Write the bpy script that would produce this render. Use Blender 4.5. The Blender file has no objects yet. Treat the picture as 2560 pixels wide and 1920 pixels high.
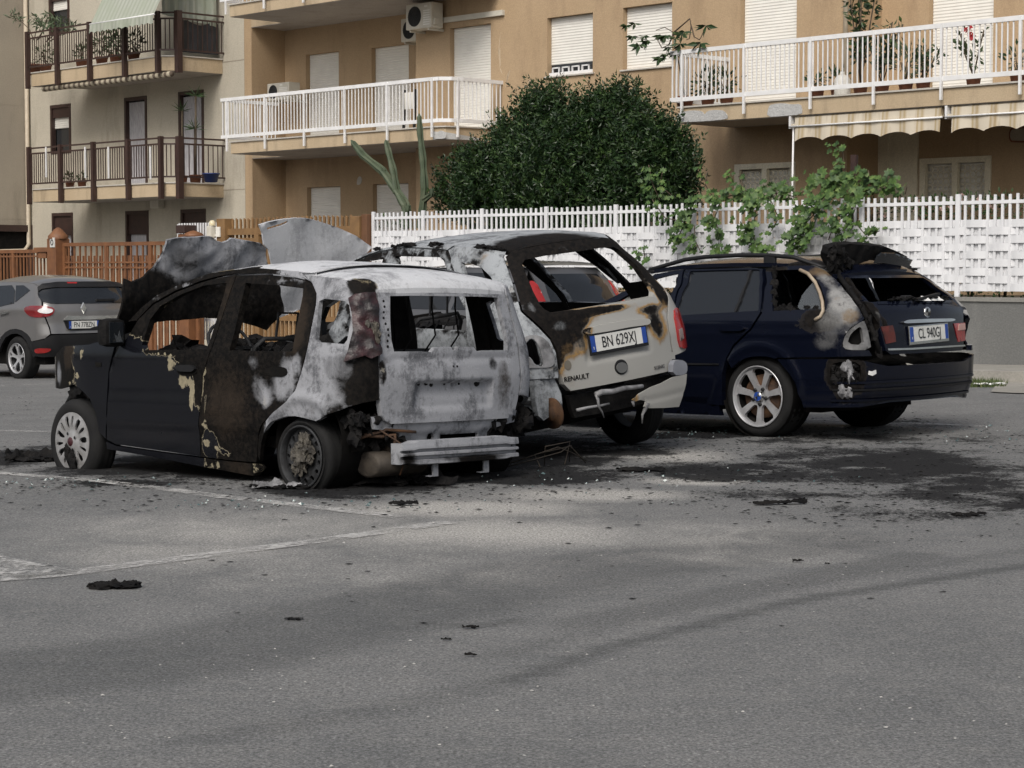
import bpy, bmesh, math, random
from math import sin, cos, pi, radians, sqrt, atan2, floor
from mathutils import Vector, Matrix, noise
from mathutils.geometry import delaunay_2d_cdt
random.seed(7)
SC = bpy.context.scene
COL = SC.collection

# ------------------------------------------------------------------ camera
FPX, HC, TH = 5000.0, 1.30, math.atan(295/5000.0)
cam = bpy.data.cameras.new('camera'); camo = bpy.data.objects.new('camera', cam); COL.objects.link(camo)
cam.sensor_width = 36.0; cam.lens = 36.0*FPX/2560.0; cam.clip_start = 0.1; cam.clip_end = 500
camo.location = (0, 0, HC); camo.rotation_euler = (pi/2-TH, 0, 0)
SC.camera = camo
# ------------------------------------------------------------------ world, sun, exposure
SUN_EL, SUN_ROT = radians(44), radians(198)
w = bpy.data.worlds.new('World'); SC.world = w; w.use_nodes = True
nt = w.node_tree; nt.nodes.clear()
sky = nt.nodes.new('ShaderNodeTexSky'); sky.sky_type = 'NISHITA'; sky.sun_disc = False
sky.sun_elevation = SUN_EL; sky.sun_rotation = SUN_ROT
sky.air_density = 1.0; sky.dust_density = 4.0; sky.ozone_density = 0.6
hs = nt.nodes.new('ShaderNodeHueSaturation'); hs.inputs['Saturation'].default_value = 0.45
bg = nt.nodes.new('ShaderNodeBackground'); bg.inputs['Strength'].default_value = 0.085
wo = nt.nodes.new('ShaderNodeOutputWorld')
nt.links.new(sky.outputs[0], hs.inputs['Color']); nt.links.new(hs.outputs[0], bg.inputs[0]); nt.links.new(bg.outputs[0], wo.inputs[0])
sl = bpy.data.lights.new('sun', 'SUN'); sl.energy = 1.4; sl.angle = radians(30); sl.color = (1.0, 0.95, 0.88)
so = bpy.data.objects.new('sun', sl); COL.objects.link(so)
# sun direction (world): azimuth measured clockwise from +Y like the sky texture
az = SUN_ROT
sd = Vector((sin(az)*cos(SUN_EL), cos(az)*cos(SUN_EL), sin(SUN_EL)))
so.rotation_euler = sd.to_track_quat('Z', 'Y').to_euler(); so.location = (0, 0, 30)
SC.view_settings.view_transform = 'Standard'; SC.view_settings.look = 'None'
SC.view_settings.exposure = 0.58; SC.view_settings.gamma = 1.0

# ------------------------------------------------------------------ pixel -> ray
CO = Vector((0, 0, HC)); FW = Vector((0, cos(TH), -sin(TH))); UP = Vector((0, sin(TH), cos(TH)))
def ray(px, py): return FW + Vector(((px-1280)/FPX, 0, 0)) - UP*((py-960)/FPX)
E44 = Vector((-sin(radians(44)), cos(radians(44)), 0))
def gz(x, y):
    e = E44.x*x + E44.y*y - 9.3
    if e < -0.8: return 0.0
    if e < 0.8: return -0.0215*(e+0.8)**2/3.2
    return -0.0215*e
def gpt(px, py):
    d = ray(px, py); t = -HC/d.z
    for _ in range(12):
        p = CO+d*t; t = (gz(p.x, p.y)-HC)/d.z
    return CO+d*t
def zc(ox, oy, s): return lambda *pts: [(ox+x*s, oy+y*s) for x, y in pts]
Z1 = zc(80, 640, .3736); Z2 = zc(700, 640, .3737); Z3 = zc(250, 520, .3165); Z5 = zc(1160, 580, .3375)
Z6 = zc(900, 500, .1808); Z7 = zc(1600, 580, .3978); Z8 = zc(2260, 700, .1808); Z9 = zc(0, 540, .2532)
ZA = zc(0, 0, .3858); ZB = zc(560, 0, .3858); ZC = zc(1200, 0, .3857); ZD = zc(1600, 0, .458); ZE = zc(880, 0, .2411)
ZF = zc(540, 180, .1808); ZG = zc(1640, 40, .217); ZH = zc(2100, 0, .2411); ZI = zc(2100, 380, .2411); ZJ = zc(600, 1000, .1808); ZK = zc(1250, 960, .226)

# ------------------------------------------------------------------ objects
def tag(o, label=None, cat=None, group=None, kind=None):
    if label: o['label'] = label
    if cat: o['category'] = cat
    if group: o['group'] = group
    if kind: o['kind'] = kind
    return o
def empty(name, M, label, cat, group=None):
    o = bpy.data.objects.new(name, None); COL.objects.link(o); o.empty_display_size = .2
    o.matrix_world = M; return tag(o, label, cat, group)
def link(name, me, mat, parent=None):
    o = bpy.data.objects.new(name, me); COL.objects.link(o)
    if mat is not None and not me.materials: me.materials.append(mat)
    if parent is not None: o.parent = parent
    return o
class MB:
    def __init__(s): s.v = []; s.f = []; s.sm = []
    def add(s, vs, fs, smooth=False):
        n = len(s.v); s.v += [tuple(v) for v in vs]
        for f in fs: s.f.append([i+n for i in f]); s.sm.append(smooth)
        return s
    def box(s, c, h, M=None):
        pts = []
        for i in range(8):
            p = Vector(((1 if i & 1 else -1)*h[0], (1 if i & 2 else -1)*h[1], (1 if i & 4 else -1)*h[2]))
            if M: p = M @ p
            pts.append(p+Vector(c))
        return s.add(pts, [(0, 2, 3, 1), (4, 5, 7, 6), (0, 1, 5, 4), (2, 6, 7, 3), (0, 4, 6, 2), (1, 3, 7, 5)])
    def bb(s, x0, x1, y0, y1, z0, z1): return s.box(((x0+x1)/2, (y0+y1)/2, (z0+z1)/2), (abs(x1-x0)/2, abs(y1-y0)/2, abs(z1-z0)/2))
    def cbox(s, x0, x1, y0, y1, z0, z1, c=.02):
        bm = bmesh.new(); bmesh.ops.create_cube(bm, size=1)
        for v in bm.verts: v.co = Vector(((x0+x1)/2+v.co.x*(x1-x0), (y0+y1)/2+v.co.y*(y1-y0), (z0+z1)/2+v.co.z*(z1-z0)))
        bmesh.ops.bevel(bm, geom=bm.edges[:], offset=c, segments=2, affect='EDGES', profile=.6)
        bm.verts.index_update()
        s.add([v.co.copy() for v in bm.verts], [[v.index for v in f.verts] for f in bm.faces]); bm.free(); return s
    def bar(s, p, q, w, h=None, up=(0, 0, 1)):
        p = Vector(p); q = Vector(q); d = (q-p)
        if d.length < 1e-6: return s
        d.normalize(); u = Vector(up)
        if abs(d.dot(u)) > .98: u = Vector((0, 1, 0)) if abs(d.y) < .9 else Vector((1, 0, 0))
        x = d.cross(u).normalized(); y = x.cross(d); h = h or w
        c = [(-1, -1), (1, -1), (1, 1), (-1, 1)]
        vs = [p+x*(a*w/2)+y*(b*h/2) for a, b in c]+[q+x*(a*w/2)+y*(b*h/2) for a, b in c]
        return s.add(vs, [(0, 3, 2, 1), (4, 5, 6, 7), (0, 1, 5, 4), (1, 2, 6, 5), (2, 3, 7, 6), (3, 0, 4, 7)])
    def tube(s, pts, r, n=8, taper=None, cap=True):
        pts = [Vector(p) for p in pts]; vs = []; fs = []
        prev = None
        for i, p in enumerate(pts):
            d = (pts[min(i+1, len(pts)-1)]-pts[max(i-1, 0)]).normalized()
            if prev is None:
                u = Vector((0, 0, 1)) if abs(d.z) < .9 else Vector((1, 0, 0))
                x = d.cross(u).normalized()
            else:
                x = (prev-d*prev.dot(d)).normalized()
            prev = x; y = d.cross(x)
            rr = r if taper is None else (taper[i] if isinstance(taper, (list, tuple)) else r+(taper-r)*i/(len(pts)-1))
            for k in range(n):
                a = 2*pi*k/n; vs.append(p+x*(cos(a)*rr)+y*(sin(a)*rr))
        for i in range(len(pts)-1):
            for k in range(n):
                fs.append((i*n+k, i*n+(k+1) % n, (i+1)*n+(k+1) % n, (i+1)*n+k))
        if cap: fs += [tuple(range(n))[::-1], tuple(range((len(pts)-1)*n, len(pts)*n))]
        return s.add(vs, fs, True)
    def lathe(s, prof, n=32, M=None):   # prof: (r, h) about local z
        vs = []; fs = []
        for r, h in prof:
            for k in range(n):
                a = 2*pi*k/n; p = Vector((r*cos(a), r*sin(a), h)); vs.append(M @ p if M else p)
        for i in range(len(prof)-1):
            for k in range(n): fs.append((i*n+k, i*n+(k+1) % n, (i+1)*n+(k+1) % n, (i+1)*n+k))
        return s.add(vs, fs, True)
    def prism(s, poly, f0, f1):         # poly 2D, f0/f1 map (u,v)->3D front / back
        n = len(poly); vs = [f0(*p) for p in poly]+[f1(*p) for p in poly]
        fs = [tuple(range(n)), tuple(range(n, 2*n))[::-1]]+[((i+1) % n, i, n+i, n+(i+1) % n) for i in range(n)]
        return s.add(vs, fs)
    def mesh(s, name):
        me = bpy.data.meshes.new(name); me.from_pydata(s.v, [], s.f); me.update()
        me.polygons.foreach_set('use_smooth', s.sm); return me
    def build(s, name, mat, parent=None): return link(name, s.mesh(name), mat, parent)
def grid(us, vs, fn):
    n = len(vs); V = [fn(u, v) for u in us for v in vs]
    F = [(i*n+j, (i+1)*n+j, (i+1)*n+j+1, i*n+j+1) for i in range(len(us)-1) for j in range(n-1)]
    return V, F
def lin(a, b, n): return [a+(b-a)*i/(n-1) for i in range(n)]
def interp(xs, ys):
    def f(x):
        if x <= xs[0]: return ys[0]
        for i in range(1, len(xs)):
            if x <= xs[i]:
                t = (x-xs[i-1])/(xs[i]-xs[i-1]); t = t*t*(3-2*t)*.35+t*.65
                return ys[i-1]+(ys[i]-ys[i-1])*t
        return ys[-1]
    return f
def smooth01(x): x = min(1, max(0, x)); return x*x*(3-2*x)

# ------------------------------------------------------------------ panels: 2D outline with holes -> curved sheet with thickness
def area2(p): return sum(p[i][0]*p[(i+1) % len(p)][1]-p[(i+1) % len(p)][0]*p[i][1] for i in range(len(p)))/2
def inpoly(x, y, p):
    c = False; j = len(p)-1
    for i in range(len(p)):
        if (p[i][1] > y) != (p[j][1] > y) and x < (p[j][0]-p[i][0])*(y-p[i][1])/(p[j][1]-p[i][1])+p[i][0]: c = not c
        j = i
    return c
def dseg(x, y, a, b):
    dx, dy = b[0]-a[0], b[1]-a[1]; L = dx*dx+dy*dy
    t = 0 if L == 0 else max(0, min(1, ((x-a[0])*dx+(y-a[1])*dy)/L))
    return math.hypot(x-a[0]-t*dx, y-a[1]-t*dy)
def chaikin(p, n=1):
    for _ in range(n):
        q = []
        for i in range(len(p)):
            a, b = p[i], p[(i+1) % len(p)]
            q += [(a[0]*.75+b[0]*.25, a[1]*.75+b[1]*.25), (a[0]*.25+b[0]*.75, a[1]*.25+b[1]*.75)]
        p = q
    return p
def inset(p, d):
    s = 1 if area2(p) > 0 else -1; n = len(p); out = []
    for i in range(n):
        a = Vector(p[i-1]); b = Vector(p[i]); c = Vector(p[(i+1) % n])
        e1 = (b-a); e2 = (c-b)
        if e1.length < 1e-6 or e2.length < 1e-6: out.append(tuple(b)); continue
        e1.normalize(); e2.normalize()
        nn = Vector((-e1.y-e2.y, e1.x+e2.x))*s
        if nn.length < 1e-4: out.append(tuple(b)); continue
        nn.normalize(); k = max(.5, nn.dot(Vector((-e1.y, e1.x))*s))
        out.append(tuple(b+nn*(d/k)))
    return out
def resamp(p, step):
    out = []
    for i in range(len(p)):
        a, b = p[i], p[(i+1) % len(p)]; L = math.hypot(b[0]-a[0], b[1]-a[1]); n = max(1, int(L/step+.5))
        for k in range(n): out.append((a[0]+(b[0]-a[0])*k/n, a[1]+(b[1]-a[1])*k/n))
    return out
def sheet2d(outer, holes, step):
    loops = [resamp(outer, step)]+[resamp(h, step) for h in holes]
    co = []; ed = []
    for lp in loops:
        n0 = len(co); co += lp; ed += [(n0+i, n0+(i+1) % len(lp)) for i in range(len(lp))]
    us = [p[0] for p in outer]; vs = [p[1] for p in outer]
    x = min(us)+step*.5; row = 0
    while x < max(us):
        y = min(vs)+step*(.5 if row % 2 else .25)
        while y < max(vs):
            if inpoly(x, y, outer) and not any(inpoly(x, y, h) for h in holes):
                if min(dseg(x, y, lp[i], lp[(i+1) % len(lp)]) for lp in [outer]+holes for i in range(len(lp))) > step*.45: co.append((x, y))
            y += step
        x += step*.9; row += 1
    r = delaunay_2d_cdt([Vector(c) for c in co], ed, [], 0, 1e-5)
    V = [tuple(v) for v in r[0]]; T = []
    for t in r[2]:
        cx = sum(V[i][0] for i in t)/len(t); cy = sum(V[i][1] for i in t)/len(t)
        if inpoly(cx, cy, outer) and not any(inpoly(cx, cy, h) for h in holes): T.append(list(t))
    return V, T
def panel(name, mapf, outer, holes=(), mat=None, parent=None, step=.035, thick=.02, wear=None, flip=False, gap=.003, inner=None):
    """mapf(u,v,off)->Vector local; builds front, back and rim."""
    outer = inset(outer, gap) if gap else outer
    V, T = sheet2d(outer, list(holes), step)
    n = len(V); f3 = [mapf(u, v, 0.0) for u, v in V]; b3 = [mapf(u, v, -thick) for u, v in V]
    ec = {}
    for t in T:
        for i in range(len(t)):
            k = (t[i], t[(i+1) % len(t)]); ec[k] = ec.get(k, 0)+1
    rim = [k for k in ec if (k[1], k[0]) not in ec]
    # orientation: front normal should point from back to front
    F = []; SM = []; MI = []
    def orient(t):
        a, b, c = f3[t[0]], f3[t[1]], f3[t[2]]
        nn = (b-a).cross(c-a); return nn.dot(f3[t[0]]-b3[t[0]]) >= 0
    ok = sum(1 if orient(t) else -1 for t in T) >= 0
    verts = f3+b3
    for t in T:
        F.append(t if ok else t[::-1]); SM.append(True)
        F.append([i+n for i in (t[::-1] if ok else t)]); SM.append(True); MI += [0, 1]
    for a, b in rim:
        k = len(verts); verts += [f3[a], f3[b], b3[b], b3[a]]
        q = [k, k+3, k+2, k+1] if ok else [k, k+1, k+2, k+3]
        F.append(q); SM.append(False); MI.append(0)
    me = bpy.data.meshes.new(name); me.from_pydata([tuple(v) for v in verts], [], F); me.update()
    me.polygons.foreach_set('use_smooth', SM)
    if inner: me.materials.append(mat); me.materials.append(inner); me.polygons.foreach_set('material_index', MI)
    if wear:
        at = me.color_attributes.new('wear', 'FLOAT_COLOR', 'POINT')
        for i, v in enumerate(verts): at.data[i].color = wear(v)
        ea = me.attributes.new('edge', 'FLOAT', 'POINT'); loops = [outer]+list(holes); ev = []
        for u, v in V:
            d = min(dseg(u, v, lp[i], lp[(i+1) % len(lp)]) for lp in loops for i in range(len(lp))); ev.append(max(0., 1-d/.055))
        rm = [ev[x] for e in rim for x in (e[0], e[1], e[1], e[0])]
        ea.data.foreach_set('value', ev+ev+rm)
    return link(name, me, mat, parent)
def paint_wear(o, fn):
    me = o.data; at = me.color_attributes.new('wear', 'FLOAT_COLOR', 'POINT')
    for i, v in enumerate(me.vertices): at.data[i].color = fn(v.co)

# ------------------------------------------------------------------ materials
class NT:
    def __init__(s, name):
        s.m = bpy.data.materials.new(name); s.m.use_nodes = True; s.t = s.m.node_tree
        s.p = s.t.nodes['Principled BSDF']; s.tc = None
    def n(s, typ, **kw):
        n = s.t.nodes.new(typ)
        for k, v in kw.items(): setattr(n, k, v)
        return n
    def l(s, a, b): s.t.links.new(a, b)
    def coord(s, world=False):
        if world: return s.n('ShaderNodeNewGeometry').outputs['Position']
        if s.tc is None: s.tc = s.n('ShaderNodeTexCoord')
        return s.tc.outputs['Object']
    def noise(s, scale, detail=4, rough=.55, world=False, stretch=None, dist=0):
        n = s.n('ShaderNodeTexNoise'); n.inputs['Scale'].default_value = scale; n.inputs['Detail'].default_value = detail
        n.inputs['Roughness'].default_value = rough; n.inputs['Distortion'].default_value = dist
        c = s.coord(world)
        if stretch:
            mp = s.n('ShaderNodeMapping'); mp.inputs['Scale'].default_value = stretch; s.l(c, mp.inputs[0]); c = mp.outputs[0]
        s.l(c, n.inputs['Vector']); return n.outputs['Fac']
    def ramp(s, fac, stops):
        r = s.n('ShaderNodeValToRGB'); e = r.color_ramp.elements
        while len(e) < len(stops): e.new(.5)
        for i, (p, c) in enumerate(stops):
            e[i].position = p; e[i].color = (c[0], c[1], c[2], 1) if hasattr(c, '__len__') else (c, c, c, 1)
        s.l(fac, r.inputs[0]); return r.outputs[0]
    def mix(s, fac, a, b, mode='MIX'):
        m = s.n('ShaderNodeMix', data_type='RGBA', blend_type=mode)
        for i, v in ((0, fac), (6, a), (7, b)):
            if hasattr(v, 'is_linked') or isinstance(v, bpy.types.NodeSocket): s.l(v, m.inputs[i])
            elif i == 0: m.inputs[0].default_value = v
            else: m.inputs[i].default_value = (v[0], v[1], v[2], 1) if hasattr(v, '__len__') else (v, v, v, 1)
        return m.outputs[2]
    def math(s, op, a, b=None, c=None, clamp=False):
        m = s.n('ShaderNodeMath', operation=op); m.use_clamp = clamp
        for i, v in enumerate((a, b, c)):
            if v is None: continue
            if isinstance(v, bpy.types.NodeSocket): s.l(v, m.inputs[i])
            else: m.inputs[i].default_value = v
        return m.outputs[0]
    def sstep(s, v, a, b):
        m = s.n('ShaderNodeMapRange', interpolation_type='SMOOTHSTEP'); s.l(v, m.inputs[0])
        m.inputs[1].default_value = a; m.inputs[2].default_value = b; return m.outputs[0]
    def bump(s, h, strength=.3, dist=.01):
        b = s.n('ShaderNodeBump'); b.inputs['Strength'].default_value = strength; b.inputs['Distance'].default_value = dist
        s.l(h, b.inputs['Height']); s.l(b.outputs[0], s.p.inputs['Normal'])
    def set(s, **k):
        for n, v in k.items():
            i = s.p.inputs[n.replace('_', ' ')]
            if isinstance(v, bpy.types.NodeSocket): s.l(v, i)
            elif hasattr(v, '__len__') and len(v) == 3: i.default_value = (*v, 1)
            else: i.default_value = v
        return s
MATS = {}
def pm(name, col, col2=None, rough=.7, metal=0., scale=6., bump=0., bscale=80., spec=.5, coat=0., world=False, stretch=None):
    if name in MATS: return MATS[name]
    t = NT(name); col2 = col2 or tuple(c*.82 for c in col)
    f = t.ramp(t.noise(scale, 6, .6, world, stretch), [(.35, 0), (.65, 1)])
    t.set(Base_Color=t.mix(f, col2, col), Roughness=rough, Metallic=metal, Specular_IOR_Level=spec, Coat_Weight=coat)
    if bump: t.bump(t.noise(bscale, 4, .6, world), bump, .01)
    MATS[name] = t.m; return t.m
# ------------------------------------------------------------------ burnt car paint
def burnt(name, paint, tan=(.30, .25, .15), ash=(.40, .41, .43), ash2=(.13, .135, .145), soot=(.004, .0037, .0036), soot2=(.015, .0125, .011), rust=(.16, .085, .035), sc=9., metal=0., rough=.13, mott=.9, soft=(.42, .56), edge=(.34, .365), ms_=(.45, .50), ek=.42, nk=.8):
    t = NT(name)
    a = t.n('ShaderNodeVertexColor'); a.layer_name = 'wear'
    sp = t.n('ShaderNodeSeparateColor'); t.l(a.outputs['Color'], sp.inputs[0])
    R, G, B = sp.outputs[0], sp.outputs[1], sp.outputs[2]
    n1 = t.noise(sc, 9, .68); n2 = t.noise(34, 6, .7); n3 = t.noise(sc*.55, 8, .66, stretch=(1, 1, 1.3), dist=.4); n4 = t.noise(110, 3, .6)
    def per(v, n, k): return t.math('ADD', v, t.math('MULTIPLY', t.math('SUBTRACT', n, .5), k))
    eg = t.n('ShaderNodeAttribute'); eg.attribute_name = 'edge'; eg = t.math('MULTIPLY', eg.outputs['Fac'], t.sstep(n1, .38, .62))
    gs = t.math('ADD', per(G, n1, nk), t.math('MULTIPLY', t.math('MULTIPLY', eg, t.sstep(G, .25, .5)), .3)); ms = t.sstep(gs, *ms_); ed = t.math('MULTIPLY', t.sstep(gs, *edge), t.math('SUBTRACT', 1., ms))
    ra = t.math('SUBTRACT', per(per(R, n3, .75), n2, .25), t.math('MULTIPLY', eg, ek)); ma = t.sstep(ra, *soft)
    ta = t.sstep(per(per(a.outputs['Alpha'], n1, .7), n2, .3), .47, .53)
    rb = per(per(B, n1, .6), n2, .3); mr = t.math('MULTIPLY', t.sstep(rb, .3, .7), .85)
    tint = t.ramp(n2, [(.3, tuple(c*.55 for c in tan)), (.7, tan)])
    sootc = t.mix(t.sstep(n2, .35, .7), soot, soot2)
    n5 = t.noise(7, 6, .7, stretch=(1.6, 1.6, .22))
    ashm = t.math('MULTIPLY', t.sstep(per(per(n3, n2, .45), n5, .6), .44, .70), mott)
    ashc = t.mix(ashm, ash, ash2)
    ashc = t.mix(t.math('MULTIPLY', t.sstep(n4, .55, .75), .5), ashc, tuple(min(.75, c*1.5) for c in ash))
    c = t.mix(ed, paint, tint); c = t.mix(ms, c, sootc); c = t.mix(ta, c, tint); c = t.mix(ma, c, ashc); c = t.mix(mr, c, t.mix(n2, tuple(x*.6 for x in rust), rust))
    burn = t.math('MAXIMUM', t.math('MAXIMUM', ms, ma), t.math('MAXIMUM', t.math('MAXIMUM', ed, ta), mr))
    dirt = t.noise(5, 6, .65)
    rg = t.mix(burn, t.ramp(dirt, [(.3, rough), (.75, rough+.16)]), t.ramp(n2, [(.3, .55), (.7, .9)]))
    t.set(Base_Color=c, Roughness=rg, Coat_Weight=t.math('MULTIPLY', t.math('SUBTRACT', 1., burn), .16), Coat_Roughness=.08, Specular_IOR_Level=t.mix(burn, .22, .10))
    if metal: t.set(Metallic=t.math('MULTIPLY', t.math('SUBTRACT', 1., burn), metal))
    hgt = t.math('MULTIPLY', burn, t.math('ADD', t.math('MULTIPLY', n2, .6), t.math('MULTIPLY', n1, .8)))
    t.bump(hgt, .35, .012)
    MATS[name] = t.m; return t.m
M_PANDA = burnt('black_burnt_paint', (.006, .0065, .009), soft=(.30, .66), ash=(.285, .292, .312), ash2=(.09, .093, .102), soot=(.003, .0028, .0027), soot2=(.013, .011, .0095), rust=(.036, .027, .02), tan=(.33, .29, .20), edge=(.42, .44))
M_SCEN = burnt('champagne_burnt_paint', (.30, .296, .278), edge=(.16, .44), ms_=(.38, .58), nk=.5, tan=(.34, .20, .065), rust=(.23, .145, .065), soft=(.32, .64), ash=(.30, .318, .335), ash2=(.08, .085, .092), rough=.32)
M_BMW = burnt('navy_burnt_paint', (.0034, .0046, .0105), mott=1., soft=(.25, .85), ash=(.25, .25, .245), ash2=(.055, .053, .055), tan=(.02, .018, .018), rust=(.16, .11, .06))
M_CAPT = pm('taupe_paint', (.165, .160, .158), (.150, .146, .145), .28, 0.35, 3, coat=.8)
M_HATCH = pm('grey_paint', (.10, .10, .105), None, .3, .3, 3, coat=.7)
def glassy(name, col, rough=.06, alpha=1.):
    t = NT(name); t.set(Base_Color=col, Roughness=rough, Specular_IOR_Level=.6, Alpha=alpha); return t.m
M_DGLASS = glassy('dark_glass', (.012, .014, .017)); M_TINT = glassy('tinted_glass', (.02, .022, .025), .08, .82); M_SHARD = glassy('sooty_glass', (.10, .11, .12), .25, .55)
M_RUB = pm('rubber', (.009, .009, .0095), (.016, .016, .016), .85, spec=.25, bump=.2, bscale=70)
M_CHAR = pm('charred_plastic', (.0045, .0045, .005), (.013, .012, .0115), .85, spec=.15, scale=14, bump=.7, bscale=35)
M_DARK = pm('dark_interior', (.005, .005, .005), (.011, .010, .009), .95, spec=.1, scale=9)
M_BPLAS = pm('black_plastic', (.012, .012, .013), None, .5, spec=.3)
M_CHROME = pm('chrome', (.72, .72, .70), None, .22, 1.)
M_ALLOY = pm('alloy', (.52, .525, .54), (.40, .40, .41), .36, .5, 10)
M_COVER = pm('silver_hubcap', (.36, .36, .365), (.24, .235, .23), .42, .3, 14)
M_STEEL = pm('burnt_steel', (.032, .034, .037), (.012, .012, .013), .7, .2, 12, bump=.3)
M_ASHM = pm('ash_metal', (.30, .30, .31), (.07, .07, .073), .75, .1, 7, bump=.3, bscale=50)
M_RUSTM = pm('rusty_metal', (.13, .065, .03), (.045, .028, .02), .85, .2, 9, bump=.4)
M_MELT = pm('melted_red_plastic', (.040, .010, .012), (.010, .007, .008), .45, scale=9, bump=.9, bscale=22)
M_MELTB = pm('melted_hubcap', (.085, .076, .06), (.025, .022, .019), .7, scale=20, bump=.8, bscale=40)
M_RED = pm('red_lamp', (.33, .016, .014), (.25, .012, .012), .16, coat=.6)
M_EMB = pm('dull_red_badge', (.05, .012, .015), None, .4)
M_WLAMP = pm('clear_lamp', (.72, .70, .70), None, .15, coat=.6)
M_WHITE = pm('plate_white', (.66, .66, .63), (.55, .55, .52), .45)
M_BLUE = pm('plate_blue', (.015, .06, .30), None, .45)
M_INK = pm('plate_ink', (.012, .012, .014), None, .5)
M_PAPER = pm('paper', (.78, .78, .76), None, .7)

# ------------------------------------------------------------------ ground
SOOT = [(900, 1222, 300, 24, .95), (350, 1205, 230, 13, .75), (560, 1165, 420, 40, 1.), (60, 1140, 120, 34, .9), (1290, 1125, 300, 62, 1.), (1330, 1192, 270, 20, .95), (1560, 1125, 180, 22, .75),
        (1820, 1180, 300, 26, .9), (2250, 1165, 400, 64, .80), (2420, 1230, 320, 50, .76), (1700, 1088, 330, 15, .8), (2100, 1100, 420, 22, .6), (2520, 1105, 240, 34, .5), (1950, 1240, 330, 26, .5), (2250, 1285, 420, 30, .5),
        (150, 1215, 230, 16, .5), (1250, 1235, 520, 26, .38), (700, 1265, 420, 22, .34), (60, 1020, 120, 40, .3), (1840, 1075, 160, 18, .8), (2280, 1055, 180, 18, .5)]
ASH = [(1740, 1202, 150, 13, .95), (1480, 1238, 300, 20, .8), (1150, 1272, 380, 26, .8), (600, 1320, 700, 70, .5), (1680, 1140, 190, 22, .7), (1700, 1340, 700, 60, .42), (900, 1430, 1000, 90, .34), (1300, 1330, 500, 50, .5), (2150, 960, 300, 26, .2), (1250, 1335, 560, 50, .7), (450, 1385, 600, 50, .5), (1850, 1390, 500, 40, .4)]
BANDS = [([(-200, 1715), (520, 1628), (1020, 1512), (1400, 1432), (2000, 1350)], .42, .42, 0.6), ([(500, 1850), (1000, 1765), (1280, 1702)], .08, .28, 1.), ([(1280, 1702), (1520, 1620), (2000, 1500), (2760, 1385)], .055, .65, 1.), ([(1240, 1640), (1600, 1545), (2000, 1462), (2760, 1345)], .06, .30, 1.), ([(1450, 1560), (1700, 1510), (2300, 1390)], .14, .4, 1.), ([(1050, 1558), (1180, 1566), (1300, 1552)], .05, .6, .6)]
def ell(lst):
    out = []
    for px, py, rx, ry, v in lst:
        p = gpt(px, py); d = p.y; out.append((p.x, p.y, rx*d/FPX, ry*d*d/(FPX*HC), v))
    return out
SOOT_W, ASH_W = ell([(a, b_, c*1.2, d*1.25, min(1., e*.95)) for a, b_, c, d, e in SOOT]), ell(ASH)
BW = [([(lambda q: (q.x, q.y))(gpt(*p)) for p in pl], wd, v, f) for pl, wd, v, f in BANDS]
def ground_wear(x, y):
    def acc(L):
        r = 0
        for cx, cy, rx, ry, v in L:
            q = ((x-cx)/rx)**2+((y-cy)/ry)**2
            if q < 2.6: r = max(r, v*(1-smooth01(sqrt(q)/1.6)))
        return r
    b = 0
    for pl, wd, v, f in BW:
        for i in range(len(pl)-1):
            d = dseg(x, y, pl[i], pl[i+1])
            if d < wd*1.5: b = max(b, v*(1-smooth01((d-wd*.7)/(wd*.5))))
    return acc(ASH_W), acc(SOOT_W), b, 1
def axis(segs):
    out = []
    for a, b, st in segs:
        n = max(1, round((b-a)/st)); out += [a+(b-a)*i/n for i in range(n)]
    return out+[segs[-1][1]]
XS = axis([(-160, -40, 30), (-40, -12, 4), (-12, -5, .7), (-5, 4.5, .1), (4.5, 8, .25), (8, 20, 2), (20, 160, 35)])
YS = axis([(-40, 0, 10), (0, 4.4, .8), (4.4, 9.6, .05), (9.6, 18.5, .1), (18.5, 30, .5), (30, 60, 3), (60, 220, 40)])
V, F = grid(XS, YS, lambda x, y: (x, y, gz(x, y)))
t = NT('asphalt')
a = t.n('ShaderNodeVertexColor'); a.layer_name = 'wear'; sp = t.n('ShaderNodeSeparateColor'); t.l(a.outputs[0], sp.inputs[0])
nA = t.noise(1.1, 7, .6, True); nB = t.noise(7, 8, .7, True, (1, 1.25, 1)); nC = t.noise(95, 4, .75, True); nD = t.noise(46, 7, .78, True); nE = t.noise(2.6, 9, .72, True, (1, .8, 1), .6)
base = t.mix(t.sstep(nA, .3, .7), (.124, .126, .126), (.162, .162, .160))
base = t.mix(t.math('MULTIPLY', t.sstep(nB, .4, .7), .45), base, (.200, .197, .188))
ag = t.ramp(nC, [(.30, .30), (.5, 1.), (.70, 1.95)])
base = t.mix(t.math('MULTIPLY', sp.outputs[2], .8), base, (.040, .042, .043))
def per(v, n, k): return t.math('ADD', v, t.math('MULTIPLY', t.math('SUBTRACT', n, .5), k))
am = t.math('MULTIPLY', t.sstep(per(per(sp.outputs[0], nE, .7), nD, .3), .15, .75), .85)
base = t.mix(am, base, t.mix(nC, (.30, .29, .272), (.44, .425, .395)))
base = t.mix(1., base, ag, 'MULTIPLY'); base = t.mix(1., base, t.ramp(t.noise(40, 5, .8, True), [(.3, .62), (.5, 1.), (.7, 1.45)]), 'MULTIPLY')
nF = t.noise(85, 5, .75, True, (.4, 1, 1)); nG = t.noise(1.7, 5, .65, True)
sa = t.math('MULTIPLY', sp.outputs[1], t.ramp(nG, [(.3, .55), (.6, 1.25)]))
s1 = t.sstep(t.math('ADD', per(per(nF, nD, .6), nE, 1.0), t.math('MULTIPLY', t.math('SUBTRACT', sa, .46), .95)), .46, .60)
sm = t.math('MULTIPLY', s1, .95)
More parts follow.
